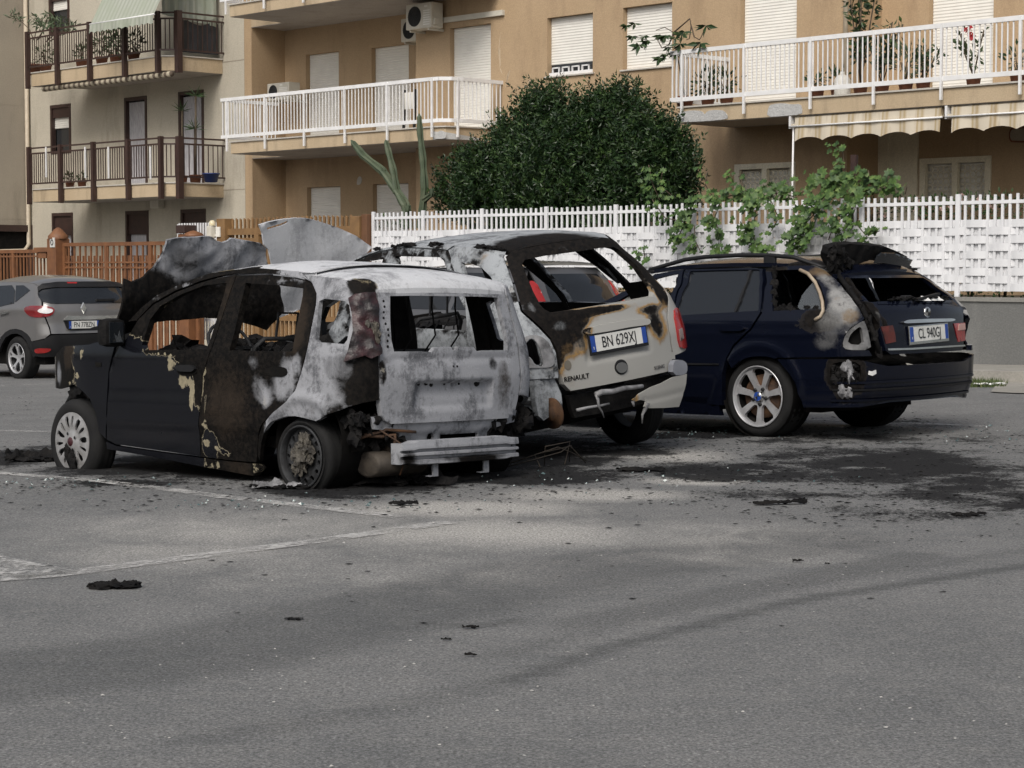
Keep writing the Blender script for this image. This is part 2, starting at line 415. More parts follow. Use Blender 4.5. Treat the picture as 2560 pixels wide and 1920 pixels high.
base = t.mix(sm, base, t.mix(nD, (.006, .0062, .007), (.024, .024, .025)))
oil = t.math('MULTIPLY', t.sstep(t.noise(.55, 3, .5, True), .62, .75), .25)
base = t.mix(oil, base, (.040, .042, .043))
t.set(Base_Color=base, Roughness=t.ramp(nD, [(.3, .72), (.7, .95)]), Specular_IOR_Level=t.mix(sm, .3, .06))
t.bump(t.math('ADD', t.math('MULTIPLY', nC, .6), t.math('MULTIPLY', nD, .5)), .55, .012)
me = bpy.data.meshes.new('ground'); me.from_pydata(V, [], F); me.update(); me.polygons.foreach_set('use_smooth', [True]*len(F))
at = me.color_attributes.new('wear', 'FLOAT_COLOR', 'POINT')
for i, v in enumerate(V):
    at.data[i].color = ground_wear(v[0], v[1]) if -8 < v[0] < 9 and 3 < v[1] < 26 else (0, 0, 0, 1)
tag(link('asphalt', me, t.m), kind='structure')

# ------------------------------------------------------------------ worn painted lines
t = NT('worn_line_paint')
al = t.sstep(t.math('ADD', t.math('MULTIPLY', t.noise(26, 7, .75, True), .65), t.math('MULTIPLY', t.noise(3, 6, .7, True), .45)), .44, .66)
t.set(Base_Color=t.mix(t.noise(150, 3, .6, True), (.42, .415, .40), (.56, .55, .53)), Roughness=.85, Alpha=t.math('MULTIPLY', al, .85))
M_LINE = t.m
def road_line(px, width, name='road_line'):
    P = [gpt(*p) for p in px]; pts = []
    for i in range(len(P)-1):
        n = max(1, int((P[i+1]-P[i]).length/.3))
        pts += [P[i].lerp(P[i+1], k/n) for k in range(n)]
    pts.append(P[-1]); vs = []
    for i, p in enumerate(pts):
        d = (pts[min(i+1, len(pts)-1)]-pts[max(0, i-1)]); s = Vector((-d.y, d.x, 0)).normalized()*width/2
        for q in (p-s, p+s): vs.append((q.x, q.y, gz(q.x, q.y)+.005))
    m = MB().add(vs, [(2*i, 2*i+2, 2*i+3, 2*i+1) for i in range(len(pts)-1)])
    tag(m.build(name, M_LINE), kind='structure')
road_line([(-260, 1468), (130, 1440), (810, 1352), (1128, 1306)], .13)
road_line([(-260, 1360), (10, 1418), (130, 1440)], .30)
road_line([(-200, 1160), (0, 1184), (250, 1204), (560, 1244), (1000, 1294)], .12)
road_line([(1656, 1037), (2002, 1049), (2460, 1067)], .12)
road_line([(-100, 1076), (110, 1080), (400, 1090)], .12)
road_line([(-100, 972), (60, 962), (330, 955)], .12)
road_line([(-100, 1000), (300, 985)], .05)
# ------------------------------------------------------------------ buildings (local frame: a right along facade, b into the building, z up)
OB = Vector((5.54, 33.8, 0)); BA = Vector((sin(radians(44)), -cos(radians(44)), 0)); BBv = Vector((cos(radians(44)), sin(radians(44)), 0))
def BM(a=0, b=0, z=0): return Matrix.Translation(OB+BA*a+BBv*b+Vector((0, 0, z))) @ Matrix.Rotation(radians(-46), 4, 'Z')
def pb(px, py, b=0.):
    d = ray(px, py); q = CO-OB; t = (b-q.dot(BBv))/d.dot(BBv); p = q+d*t; return p.dot(BA), p.z
def pbl(pts, b=0.): return [pb(*p, b) for p in pts]
def pa(px, py, a):
    d = ray(px, py); q = CO-OB; t = (a-q.dot(BA))/d.dot(BA); p = q+d*t; return p.dot(BBv), p.z
def stucco(name, c1, c2, streak, bs=90, bump=.35):
    t = NT(name); n1 = t.noise(.6, 7, .6); n2 = t.noise(2.2, 8, .65, stretch=(1, 1, .22)); n3 = t.noise(45, 3, .6); n4 = t.noise(14, 5, .6)
    c = t.mix(t.sstep(n1, .3, .7), c1, c2)
    c = t.mix(t.math('MULTIPLY', t.sstep(n2, .48, .72), .55), c, streak)
    c = t.mix(.5, c, t.mix(1., c, t.ramp(n3, [(.3, .72), (.7, 1.22)]), 'MULTIPLY'))
    t.set(Base_Color=c, Roughness=.92, Specular_IOR_Level=.2); t.bump(t.math('ADD', t.noise(bs, 4, .6), n4), bump, .012); return t.m
M_TAN = stucco('tan_stucco', (.43, .315, .200), (.40, .29, .18), (.29, .205, .13))
M_SLAB = stucco('slab_plaster', (.50, .40, .275), (.44, .345, .23), (.21, .165, .115), bump=.2)
M_SOF = stucco('soffit_plaster', (.40, .36, .315), (.34, .31, .28), (.25, .22, .19), bump=.2)
M_GREY = stucco('beige_render', (.49, .45, .37), (.43, .395, .325), (.29, .26, .21), 60)
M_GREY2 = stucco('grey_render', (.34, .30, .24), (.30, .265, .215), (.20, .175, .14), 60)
M_CREAM = stucco('cream_panel', (.74, .69, .55), (.68, .63, .50), (.5, .46, .36), bump=.1)
M_PATCH = stucco('cement_patch', (.50, .50, .49), (.40, .40, .395), (.30, .30, .30), 25, .8)
M_WMET = pm('white_metal', (.78, .78, .78), (.68, .68, .675), .45, scale=5)
M_SHUT = pm('shutter_slats', (.76, .745, .69), (.70, .68, .63), .5, scale=3)
M_BROWN = pm('brown_metal', (.050, .026, .021), (.035, .02, .017), .5, scale=8)
M_MARB = pm('marble_edge', (.52, .49, .44), None, .5)
M_CURT = pm('lace_curtain', (.50, .49, .50), (.30, .29, .31), .9, scale=14, stretch=(6, 6, .4))
M_GLS = glassy('window_glass', (.03, .032, .035), .08)
M_ACW = pm('ac_casing', (.60, .57, .49), (.52, .49, .42), .5, scale=4)
M_GRILL = pm('dark_grille', (.03, .03, .03), None, .6)
M_PIPE = pm('cream_pipe', (.50, .43, .33), None, .6)
M_TERR = pm('terracotta', (.22, .085, .045), (.15, .06, .035), .85, scale=12)
def wall(mb, b, a0, a1, z0, z1, opens=(), dep=.14):
    A = sorted({a0, a1, *[o[0] for o in opens], *[o[1] for o in opens]}); Z = sorted({z0, z1, *[o[2] for o in opens], *[o[3] for o in opens]})
    A = [x for x in A if a0 <= x <= a1]; Z = [x for x in Z if z0 <= x <= z1]
    for i in range(len(A)-1):
        for j in range(len(Z)-1):
            ca, cz = (A[i]+A[i+1])/2, (Z[j]+Z[j+1])/2
            if any(o[0] < ca < o[1] and o[2] < cz < o[3] for o in opens): continue
            mb.add([(A[i], b, Z[j]), (A[i+1], b, Z[j]), (A[i+1], b, Z[j+1]), (A[i], b, Z[j+1])], [(0, 1, 2, 3)])
    for o in opens:
        p, q, r, s = o[:4]
        p, q, r, s = max(p, a0), min(q, a1), max(r, z0), min(s, z1)
        for x0, y0, x1, y1 in ((p, r, p, s), (q, s, q, r), (p, s, q, s), (q, r, p, r)):
            mb.add([(x0, b, y0), (x1, b, y1), (x1, b+dep, y1), (x0, b+dep, y0)], [(0, 3, 2, 1)])
def side_wall(mb, a, b0, b1, z0, z1, face=1):
    f = (0, 1, 2, 3) if face > 0 else (3, 2, 1, 0)
    mb.add([(a, b0, z0), (a, b1, z0), (a, b1, z1), (a, b0, z1)], [f])
def slats(name, a0, a1, z0, z1, b, mat, parent, h=.056, dep=.007):
    m = MB(); n = int((z1-z0)/h)+1; z = z1
    for i in range(n):
        zt, zb = z, max(z0, z-h)
        m.add([(a0, b, zb), (a1, b, zb), (a1, b-dep, zb+h*.3), (a0, b-dep, zb+h*.3), (a0, b, zt), (a1, b, zt)], [(0, 1, 2, 3), (3, 2, 5, 4)])
        z -= h
        if z <= z0: break
    return m.build(name, mat, parent)
def rect(pl, pr, pt, pbm, b):   # pixel x-left, x-right, y-top, y-bottom on plane b -> a0,a1,z0,z1
    ym = (pt+pbm)/2
    a0 = pb(pl, ym, b)[0]; a1 = pb(pr, ym, b)[0]; xm = (pl+pr)/2
    return [a0, a1, pb(xm, pbm, b)[1], pb(xm, pt, b)[1]]
def plan_slab(mb, poly, z0, z1):
    return mb.prism(poly, lambda x, y: (x, y, z1), lambda x, y: (x, y, z0))
def railing(path, zt, parent, mat, spacing=.112, bw=.022, top=.075, botz=.10, both=.075, posts=(), postw=.04, drop=.2, height=1.02, name='railing'):
    m = MB()
    for i in range(len(path)-1):
        p, q = Vector((*path[i], 0)), Vector((*path[i+1], 0)); L = (q-p).length
        m.bar(p+Vector((0, 0, zt-top/2)), q+Vector((0, 0, zt-top/2)), .05, top)
        zb = zt-height+botz
        m.bar(p+Vector((0, 0, zb+both/2)), q+Vector((0, 0, zb+both/2)), .035, both)
        n = max(1, round(L/spacing))
        for k in range(n):
            c = p.lerp(q, (k+.5)/n); m.bar(c+Vector((0, 0, zb+both)), c+Vector((0, 0, zt-top)), bw, bw*.7)
    for x, y in posts: m.bb(x-postw/2, x+postw/2, y-postw/2-.02, y+postw/2-.02, zt-height-drop, zt-.01)
    return m.build(name, mat, parent)

# ---- tan building
B1 = empty('apartment_building', BM(), 'tan stucco apartment block with white balcony railings and white roller shutters', 'building')
W1, W2 = 1.55, 2.55
aL, aP, aS, aR = pb(612, 300, W1)[0], pb(630, 300, W1)[0], pb(1040, 300, W1)[0], pb(2119, 200, W1)[0]
aEnd, zTop = aR+9, 11.
wins = []   # (rect on plane, b)
def win(pl, pr, pt, pbm, b, jamb): r = rect(pl, pr, pt, pbm, b); r[0] -= 0; wins.append((r, b)); return r
r1 = win(1368, 1482, 38, 186, W1, 1); r2 = win(1557, 1680, 12, 169, W1, 1)
r3 = rect(1125, 1227, 64, 320, W1); r3[2] = 4.15
r4 = rect(929, 1022, 114, 320, W2); r4[2] = 4.15
r5 = rect(765, 847, 132, 330, W2); r5[2] = 4.15
r6 = rect(768, 851, 467, 600, W2); r6[2] = .9
r7 = rect(932, 1021, 459, 600, W2); r7[2] = .9
r8 = rect(1851, 1991, 40, 200, W1); r8[2] = 4.17; r8[3] = 6.45
r9 = rect(2322, 2483, 40, 150, W2); r9[2] = 4.17; r9[3] = 6.45
r10 = rect(1840, 1987, 408, 520, W1); r11 = rect(2303, 2476, 393, 510, W2)
up = [[r[0], r[1], r[2]+3.12, r[3]+3.12] for r in (r3, r4, r5)]
m = MB()
wall(m, W1, aL, aP, -1, zTop); wall(m, W1, aS, aR, -1, zTop, [r1, r2, r3, r8, r10, up[0]])
wall(m, W2, aP, aS+.3, -1, zTop, [r4, r5, r6, r7, up[1], up[2]]); wall(m, W2, aR, aEnd, -1, zTop, [r9, r11])
side_wall(m, aP, W1, W2, -1, zTop); side_wall(m, aR, W1, W2, -1, zTop); side_wall(m, aS, W1, W2, -1, zTop, -1)
m.build('wall', M_TAN, B1)
m = MB(); m.bb(aL+.05, aEnd, W2+.35, W2+5, -1, zTop); m.build('core', M_DARK, B1)
m = MB(); m.bb(aL, aEnd, W1+.02, W2+5, zTop, zTop+.3); m.build('roof', M_SOF, B1)
def shutter(r, b, name='shutter', frac=1.):
    z0 = r[3]-(r[3]-r[2])*frac
    return slats(name, r[0]+.005, r[1]-.005, z0, r[3]-.005, b+.125, M_SHUT, B1)
for r, b, f in ((r1, W1, .80), (r2, W1, 1), (r3, W1, 1), (r4, W2, 1), (r5, W2, 1), (r6, W2, 1), (r7, W2, 1), (r8, W1, 1), (r9, W2, 1), (up[0], W1, 1), (up[1], W2, 1), (up[2], W2, 1)): shutter(r, b, 'shutter', f)
for r in (r1, r2): MB().cbox(r[0]-.05, r[1]+.05, W1-.045, W1+.14, r[2]-.035, r[2]-.002, .008).build('window_sill', M_MARB, B1)
m = MB(); zt = r1[2]+(r1[3]-r1[2])*.2
for k in range(4):
    x0 = r1[0]+.1+(r1[1]-r1[0]-.17)*k/4; x1 = x0+(r1[1]-r1[0]-.2)/4-.09
    for x in (x0, x1): m.bb(x-.013, x+.013, W1+.05, W1+.08, r1[2]+.03, zt-.06)
    m.bb(x0-.013, x1+.013, W1+.05, W1+.08, zt-.085, zt-.06)
m.bb(r1[0]+.01, r1[1]-.01, W1+.045, W1+.085, r1[2]+.005, r1[2]+.07)
m.build('window_grille', M_WMET, B1)
MB().bb(r1[0], r1[1], W1+.13, W1+.135, r1[2], zt+.02).build('window_pane', M_GLS, B1)
for r, b in ((r10, W1), (r11, W2)):
    m = MB(); fw = .10; a0, a1, z0, z1 = r
    for x0, x1, y0, y1 in ((a0-.02, a0+fw, z0, z1), (a1-fw, a1+.02, z0, z1), ((a0+a1)/2-fw*.55, (a0+a1)/2+fw*.55, z0+fw, z1-fw)): m.bb(x0, x1, b-.03, b+.05, y0, y1)
    m.bb(a0+fw, a1-fw, b-.03, b+.05, z1-fw, z1); m.bb(a0+fw, a1-fw, b-.03, b+.05, z0, z0+fw)
    fr = m.build('window', M_CREAM, B1)
    slats('blind', a0, a1, z0, z1, b+.12, M_SHUT, fr, .075, .008)
    for xa, xb in ((a0+fw, (a0+a1)/2-fw*.55), ((a0+a1)/2+fw*.55, a1-fw)):
        g = MB(); n = 5; sx = (xb-xa)/n
        zz = z1-fw-.04
        while zz > z0:
            for k in range(n):
                c = (xa+(k+.5)*sx, b+.04, zz-sx/2)
                g.tube([(c[0]+cos(q*pi/6)*sx*.48, c[1], c[2]+sin(q*pi/6)*sx*.48) for q in range(13)], .007, 5, cap=False)
            zz -= sx
        g.build('lattice_grille', M_CREAM, fr)
# slabs
SLZ0, SLZ1 = 3.88, 4.13
def balcony(poly, z0, z1):
    s = plan_slab(MB(), poly, z0, z1).build('balcony_slab', M_SLAB, B1)
    lip = [(x, y) for x, y in poly]
    cx = sum(p[0] for p in poly)/len(poly)
    pl = [(x+(.035 if x > cx else -.035), y-(.035 if y < .6 else 0)) for x, y in poly]
    plan_slab(MB(), pl, z1+.002, z1+.03).build('slab_edge', M_MARB, s)
    so_ = plan_slab(MB(), [(x+(-.015 if x > cx else .015), y+(.015 if y < .6 else 0)) for x, y in poly], z0-.012, z0-.003).build('soffit', M_SOF, s)
    return s
aB0, aB1 = -17.28, -9.93
lp = [(aB0, 0), (aB1-.36, 0), (aB1-.1, .1), (aB1, .36), (aB1, W1-.003), (aS-.003, W1-.003), (aS-.003, W2-.003), (aP+.003, W2-.003), (aP+.003, W1-.003), (aB0, W1-.003)]
sL = balcony(lp, SLZ0, SLZ1); sU = balcony([(x-.0, y) for x, y in lp], 7.0, 7.25)
rp = [(-3.62, 0), (aEnd, 0), (aEnd, W2-.003), (aR+.003, W2-.003), (aR+.003, W1-.003), (-3.62, W1-.003)]
sR = balcony(rp, SLZ0, SLZ1+.015)
path = [(aB0-.28, W1), (aB0-.28, -.06), (aB1-.40, -.06), (aB1-.16, -.02), (aB1+.02, .16), (aB1+.06, .42), (aB1+.06, W1)]
posts = [(pb(x, 300)[0], -.06) for x in (574, 669, 767, 869, 975, 1087)]+[(aB1+.05, .32)]
railing(path, 5.15, sL, M_WMET, posts=posts)
railing([(x, y) for x, y in path], 7.25+1.02, sU, M_WMET, posts=posts)
path = [(-3.78, W1), (-3.78, -.06), (aEnd, -.06)]
railing(path, 5.18, sR, M_WMET, spacing=.102, posts=[(pb(x, 200)[0], -.06) for x in (1712, 1867, 2033, 2191, 2360, 2557)])
# cement patches on the slab edges
def patch(px, b, par): m = MB(); P = chaikin([pb(*p, b) for p in px], 1); return m.prism(P, lambda u, v: (u, b-.012, v), lambda u, v: (u, b+.01, v)).build('cement_patch', M_PATCH, par)
patch(ZG((240, 1225), (245, 1130), (300, 1105), (420, 1085), (540, 1095), (560, 1140), (600, 1090), (700, 1080), (790, 1090), (830, 1150), (825, 1190), (560, 1215)), 0, sR)
patch(ZG((1280, 1165), (1300, 1045), (1340, 1015), (1480, 1003), (1560, 1020), (1670, 1010), (1690, 1080), (1685, 1135), (1450, 1155)), 0, sR)
patch(ZE((840, 1440), (870, 1390), (920, 1350), (965, 1370), (980, 1400), (970, 1440)), 0, sL)
m = MB()   # flat-grey repair on the chamfer of the left balcony
c0 = (aB1-.36, 0); pts = [(aB1-.36, -.012, 4.05), (aB1-.09, .088, 4.03), (aB1+.012, .36, 3.99), (aB1+.012, 1.0, 3.93), (aB1+.012, .9, 3.89), (aB1+.012, .36, 3.885), (aB1-.09, .088, 3.885), (aB1-.36, -.012, 3.885)]
m.add(pts, [(0, 7, 6, 1), (1, 6, 5, 2), (2, 5, 4, 3)]); m.build('cement_patch', M_PATCH, sL)
# peeled paint scars on the wall
M_SCAR = pm('paint_scar', (.52, .42, .30), (.44, .33, .22), .9, scale=20)
for pts in (ZE((1515, 560), (1530, 400), (1545, 330), (1535, 420), (1525, 560)), ZE((1530, 690), (1550, 730), (1560, 770), (1540, 740)), ZE((1600, 840), (1610, 770), (1640, 720), (1620, 790), (1605, 880), (1590, 920)), ZC((310, 590), (316, 515), (326, 515), (324, 595)), ZC((120, 330), (132, 310), (135, 420), (128, 440)), ZC((170, 540), (180, 480), (198, 455), (185, 500), (176, 550))):
    MB().prism([pb(*p, W1) for p in pts], lambda u, v: (u, W1-.004, v), lambda u, v: (u, W1+.002, v)).build('paint_scar', M_SCAR, B1)
m = MB(); m.prism(chaikin(pbl(ZB((860, 1195), (868, 1150), (885, 1140), (896, 1160), (890, 1190), (870, 1200)), W2), 2), lambda u, v: (u, W2-.01, v), lambda u, v: (u, W2+.002, v)); m.build('wall_plaque', M_MARB, B1)
# rain pipe, cable trunk, cream panel
xx = pb(2119, 100, W1)[0]
MB().tube([(xx, W1-.06, 4.2), (xx, W1-.06, 10.5)], .045, 10).build('drain_pipe', M_PIPE, B1)
xx = pb(697, 150, W2)[0]; MB().bb(xx-.07, xx+.07, W2-.07, W2-.002, 5.0, pb(697, 127, W2)[1]).build('pipe_cover', M_ACW, B1)
c0, c1 = pb(1099, 55, W1), pb(1262, 31, W1)
MB().bb(c0[0], c1[0], W1-.07, W1-.002, c1[1]-.06, c1[1]+.05).build('cable_trunk', M_ACW, B1)
p0, p1 = pb(2120, 400, W2)[0], pb(2297, 400, W2)[0]
m = MB(); zc_ = 3.86
m.bb(p0, p1, W2-.05, W2-.002, -.6, zc_)
for f0, f1 in ((.13, .42), (.46, .60)): m.bb(p0+(p1-p0)*f0, p0+(p1-p0)*f1, W2-.07, W2-.0505, -.5, zc_-.05)
m.build('cream_door', M_CREAM, B1)
# striped awnings below the right balcony
t = NT('stained_stripe_fabric'); uv = t.n('ShaderNodeSeparateXYZ'); t.l(t.coord(), uv.inputs[0])
st = t.math('FRACT', t.math('MULTIPLY', uv.outputs[0], 2.9)); stp = t.ramp(st, [(.0, (.58, .52, .42)), (.28, (.56, .50, .40)), (.36, (.38, .29, .16)), (.46, (.52, .46, .36)), (.6, (.40, .31, .18)), (.75, (.57, .51, .41))])
gr = t.sstep(t.noise(1.6, 6, .7, stretch=(3, 1, .4)), .5, .75)
t.set(Base_Color=t.mix(t.math('MULTIPLY', gr, .7), stp, (.20, .125, .055)), Roughness=.95); M_STRIPE = t.m
def valance(a0, a1, b, ztop, zbot, mat, parent, wave=.62, amp=.045, thick=.006):
    us = lin(a0, a1, max(8, int((a1-a0)/.045)))
    def fn(u, v):
        zb = zbot+amp*abs(sin(pi*(u-a0)/wave))**.8*1.4
        return (u, b-.02*sin((u-a0)*11)*(1-v)-.02*(1-v), zb+(ztop-zb)*v)
    V, F = grid(us, lin(0, 1, 5), fn); V2 = [(x, y+thick, z) for x, y, z in V]
    m = MB().add(V, F, True).add(V2, [f[::-1] for f in F], True); return m.build('valance', mat, parent)
for x0, x1 in ((1987, 2354), (2378, 2620)):
    a0, a1 = pb(x0, 300, .05)[0], pb(x1, 300, .05)[0]
    aw = MB().bb(a0-.05, a1+.02, .02, .10, 3.70, 3.735).bb(a0, a1, .05, .3, 3.74, 3.86).build('awning', M_STRIPE, B1)
    MB().tube([(a0-.08, .0, 3.69), (a1+.05, .0, 3.69)], .016, 8).bb(a0-.09, a0-.05, 0.0, .2, 3.66, 3.87).build('awning_bar', M_WMET, aw)
    valance(a0+.03, a1, .03, 3.84, 3.43, M_STRIPE, aw, .60, .05)
q = pb(1984, 300, .05); q2 = pb(1979, 470, .05); MB().tube([(q[0], .05, 3.7), (q2[0], .05, 1.6)], .018, 8).build('awning_pole', M_WMET, B1)
def rounded_prism(a0, a1, z0, z1, r): return chaikin([(a0+r, z0), (a1-r, z0), (a1, z0+r), (a1, z1-r), (a1-r, z1), (a0+r, z1), (a0, z1-r), (a0, z0+r)], 1)
q = rect(2532, 2640, 316, 356, W2); m = MB(); P = rounded_prism(*q, .06); m.prism(P, lambda u, v: (u, W2-.12, v), lambda u, v: (u, W2, v)); lm = m.build('wall_hood', M_TERR, B1)
P = rounded_prism(q[0]+.03, q[1]-.03, q[2]+.03, q[3]-.03, .05); MB().prism(P, lambda u, v: (u, W2-.13, v), lambda u, v: (u, W2-.118, v)).build('hood_panel', M_GREY2, lm)

# ---- grey-beige building on the left (same facade line)
B2 = empty('apartment_building', BM(-23), 'grey-beige apartment block with brown railings and a green striped awning', 'building')
dA = 23.
def q2(px, py, b=0.): a, z = pb(px, py, b); return a+dA, z
def rect2(*k): r = rect(*k); return [r[0]+dA, r[1]+dA, r[2], r[3]]
aW = pb(72, 300, W1)[0]+dA; aE = aL+dA-.004
wl = [rect2(123, 174, -30, 83, W1), rect2(127, 178, 261, 384, W1), rect2(312, 368, 242, 372, W1), rect2(447, 510, 227, 366, W1), rect2(131, 183, 532, 620, W1), rect2(315, 372, 527, 640, W1), rect2(453, 515, 523, 640, W1)]
for i in (2, 3): wl[i][2] = 3.32
for i in (4, 5, 6): wl[i][2] = .35
m = MB(); wall(m, W1, aW, aE, -1.5, 12, wl, .16); m.build('wall', M_GREY, B2)
m = MB(); m.bb(aW+.1, aE, W1+.5, W1+6, -1, 12); m.build('core', M_DARK, B2)
m = MB(); m.bb(aW-6, aE, W1+.02, W1+6, 12, 12.3); m.build('roof', M_SOF, B2)
m = MB(); side_wall(m, aW, -9, W1, -1.5, 12); m.bb(aW-6, aW-.01, -9, W1+2, -1.5, 12); m.build('wing', M_GREY2, B2)
m = MB()
for z in (3.15, 6.25, 9.3): m.bb(aW+.01, aE, W1-.004, W1+.01, z-.012, z+.012)
for z in (2.6, 5.72): m.bb(aW, aW+.004, -8, W1-.01, z-.012, z+.012)
m.build('joint', M_GREY2, B2)
for i, r in enumerate(wl):
    a0, a1, z0, z1 = r; f = .085
    m = MB(); b0, b1 = W1-.02, W1+.10
    m.bb(a0, a0+f, b0, b1, z0, z1); m.bb(a1-f, a1, b0, b1, z0, z1); m.bb(a0+f, a1-f, b0, b1, z1-f, z1)
    if i < 2 or i > 3: m.bb(a0+f, a1-f, b0, b1, z0, z0+f*.6)
    fr = m.build('window', M_BROWN, B2)
    MB().bb(a0+f, a1-f, b1+.03, b1+.034, z0, z1-f).build('pane', M_GLS, fr)
    h = z1-z0
    if i in (0, 1):
        MB().bb(a0+f, a1-f, b0+.04, b1, z1-f-h*.2, z1-f).build('shutter_box', M_BROWN, fr); slats('shutter', a0+f, a1-f, z0+h*.52, z1-f-h*.2, b1-.01, M_SHUT, fr)
    elif i in (2, 3):
        n = 26; V, F = grid(lin(a0+f, a1-f, n), [z0, z0+h*.6, z1-f-.04], lambda u, v: (u, b1+.005+.018*sin((u-a0)*62), v))
        MB().add(V, F, True).build('curtain', M_CURT, fr)
    else:
        MB().bb(a0+f, a1-f, b0+.05, b1, z1-f-h*.22, z1-f).build('shutter_box', M_BROWN, fr)
        n = 22; V, F = grid(lin(a0+f, a1-f, n), [z0, z1-f-h*.22], lambda u, v: (u, b1+.012+.012*sin((u-a0)*70), v)); MB().add(V, F, True).build('curtain', M_CURT, fr)
        g = MB()
        for k in range(8): x = a0+f+(a1-a0-2*f)*(k+.5)/8; g.bb(x-.008, x+.008, b0+.01, b0+.026, z0, z1-f-h*.45)
        g.bb(a0+f, a1-f, b0, b0+.03, z1-f-h*.46, z1-f-h*.45); g.build('window_grille', M_BROWN, fr)
def brown_balcony(z0, z1, zr, x0, x1, double):
    poly = [(x0, 0), (x1-.32, 0), (x1, .30), (x1, W1-.003), (x0+.5, W1-.003)]
    s = plan_slab(MB(), poly, z0, z1).build('balcony_slab', M_SLAB, B2)
    plan_slab(MB(), [(x0-.03, -.03), (x1-.31, -.03), (x1+.03, .29), (x1+.03, W1-.003), (x0+.47, W1-.003)], z1+.002, z1+.03).build('slab_edge', M_MARB, s)
    plan_slab(MB(), [(x0+.02, .015), (x1-.33, .015), (x1-.015, .31), (x1-.015, W1-.003), (x0+.52, W1-.003)], z0-.012, z0-.003).build('soffit', M_SOF, s)
    path = [(x0-.06, -.07), (x1-.33, -.07), (x1+.06, .29), (x1+.06, W1)]
    m = MB()
    for i in range(3):
        p, q = Vector((*path[i], 0)), Vector((*path[i+1], 0)); L = (q-p).length
        for zz in (zr-.02, zr-.16, z1+.16): m.bar(p+Vector((0, 0, zz)), q+Vector((0, 0, zz)), .03, .04)
        n = max(1, round(L/(.105 if i < 2 else .14)))
        for k in range(n): c = p.lerp(q, (k+.5)/n); m.bar(c+Vector((0, 0, z1+.16)), c+Vector((0, 0, zr-.16)), .018, .018)
    xs = [x0-.03]+[q2(px, 400)[0] for px in ((158, 240, 327, 409) if not double else (153, 234, 321, 404))]
    for x in xs: m.bb(x-.055, x+.055, -.13, -.03, z0-.06, zr+.02)
    m.bb(x1-.02, x1+.12, .16, .30, z0-.06, zr+.02)
    m.build('railing', M_BROWN, s); return s
sA = brown_balcony(2.97, 3.28, 4.38, -3.02, -19.72+dA, 0)
sB = brown_balcony(5.97, 6.30, 7.36, -3.02, -19.72+dA, 1)
m = MB()
for px in (117, 215, 273, 378):
    a, z = q2(px, 370, -.12); m.bb(a-.022, a+.022, -.16, -.135, z-.75, z+.03)
m.build('awning_arm', M_WMET, sA)
# rolled striped awning below the upper slab
a0 = q2(105, 220, .05)[0]; a1 = q2(425, 186, .05)[0]
t = NT('rolled_stripe'); uv = t.n('ShaderNodeSeparateXYZ'); t.l(t.coord(), uv.inputs[0]); t.set(Base_Color=t.ramp(t.math('FRACT', t.math('MULTIPLY', uv.outputs[0], 4.2)), [(.0, (.45, .40, .30)), (.5, (.45, .40, .30)), (.55, (.13, .10, .075)), (.95, (.13, .10, .075))]), Roughness=.9)
MB().tube([(a0, .10, 5.88), (a1, .10, 5.88)], .07, 12).build('rolled_awning', t.m, sB)
# green awning
t = NT('green_awning_fabric'); uv = t.n('ShaderNodeSeparateXYZ'); t.l(t.coord(), uv.inputs[0]); st = t.math('FRACT', t.math('MULTIPLY', uv.outputs[0], 6.))
t.set(Base_Color=t.mix(t.sstep(t.noise(1.5, 5, .6), .35, .7), t.ramp(st, [(.0, (.29, .31, .26)), (.45, (.29, .31, .26)), (.5, (.37, .385, .33)), (.95, (.37, .385, .33))]), (.30, .33, .26)), Roughness=.9); M_GREEN = t.m
a0, a1 = q2(240, 60, -.6)[0], q2(398, 40, -.6)[0]
zl = q2(320, 46, -.75)[1]
V, F = grid(lin(a0, a1, 24), lin(0, 1, 8), lambda u, v: (u, -.75+v*1.1, zl+v*2.0+.03*sin(v*pi)))
aw = MB().add(V, F, True).build('awning', M_GREEN, B2)
MB().tube([(a0-.03, -.76, zl), (a1+.03, -.76, zl)], .022, 8).build('awning_bar', M_WMET, aw)
valance(a0, a1, -.78, zl-.01, zl-.24, M_GREEN, aw, .24, .035)
zcu = q2(500, 62, .8)[1]
b0c = [q2(x, y, .1) for x, y in ((437, 0), (533, 0), (534, 62), (470, 60), (446, 38))]
V, F = grid(lin(0, 1, 30), lin(0, 1, 8), lambda u, v: (3.0+.28*u-(1-u)*(.22+.1*v), .15+1.25*u, zcu+.22*u*0+.25*(1-u)+v*2.6))
V = [(x+.035*sin(i//8*1.25), y, z) for i, (x, y, z) in enumerate(V)]
MB().add(V, F, True).build('side_curtain', M_GREEN, B2)
V, F = grid(lin(0, 1, 24), lin(0, 1, 8), lambda u, v: (3.26+.10*sin(u*16)*.2+(u-1)*.0, .33+u*1.15, 6.42+v*.72+.05*sin(u*9)*v))
M_TARP = pm('black_tarp', (.02, .021, .025), (.035, .037, .043), .55, scale=5, bump=.8, bscale=9)
MB().add([(x-.05, y, z) for x, y, z in V], F, True).build('tarp', M_TARP, B2)
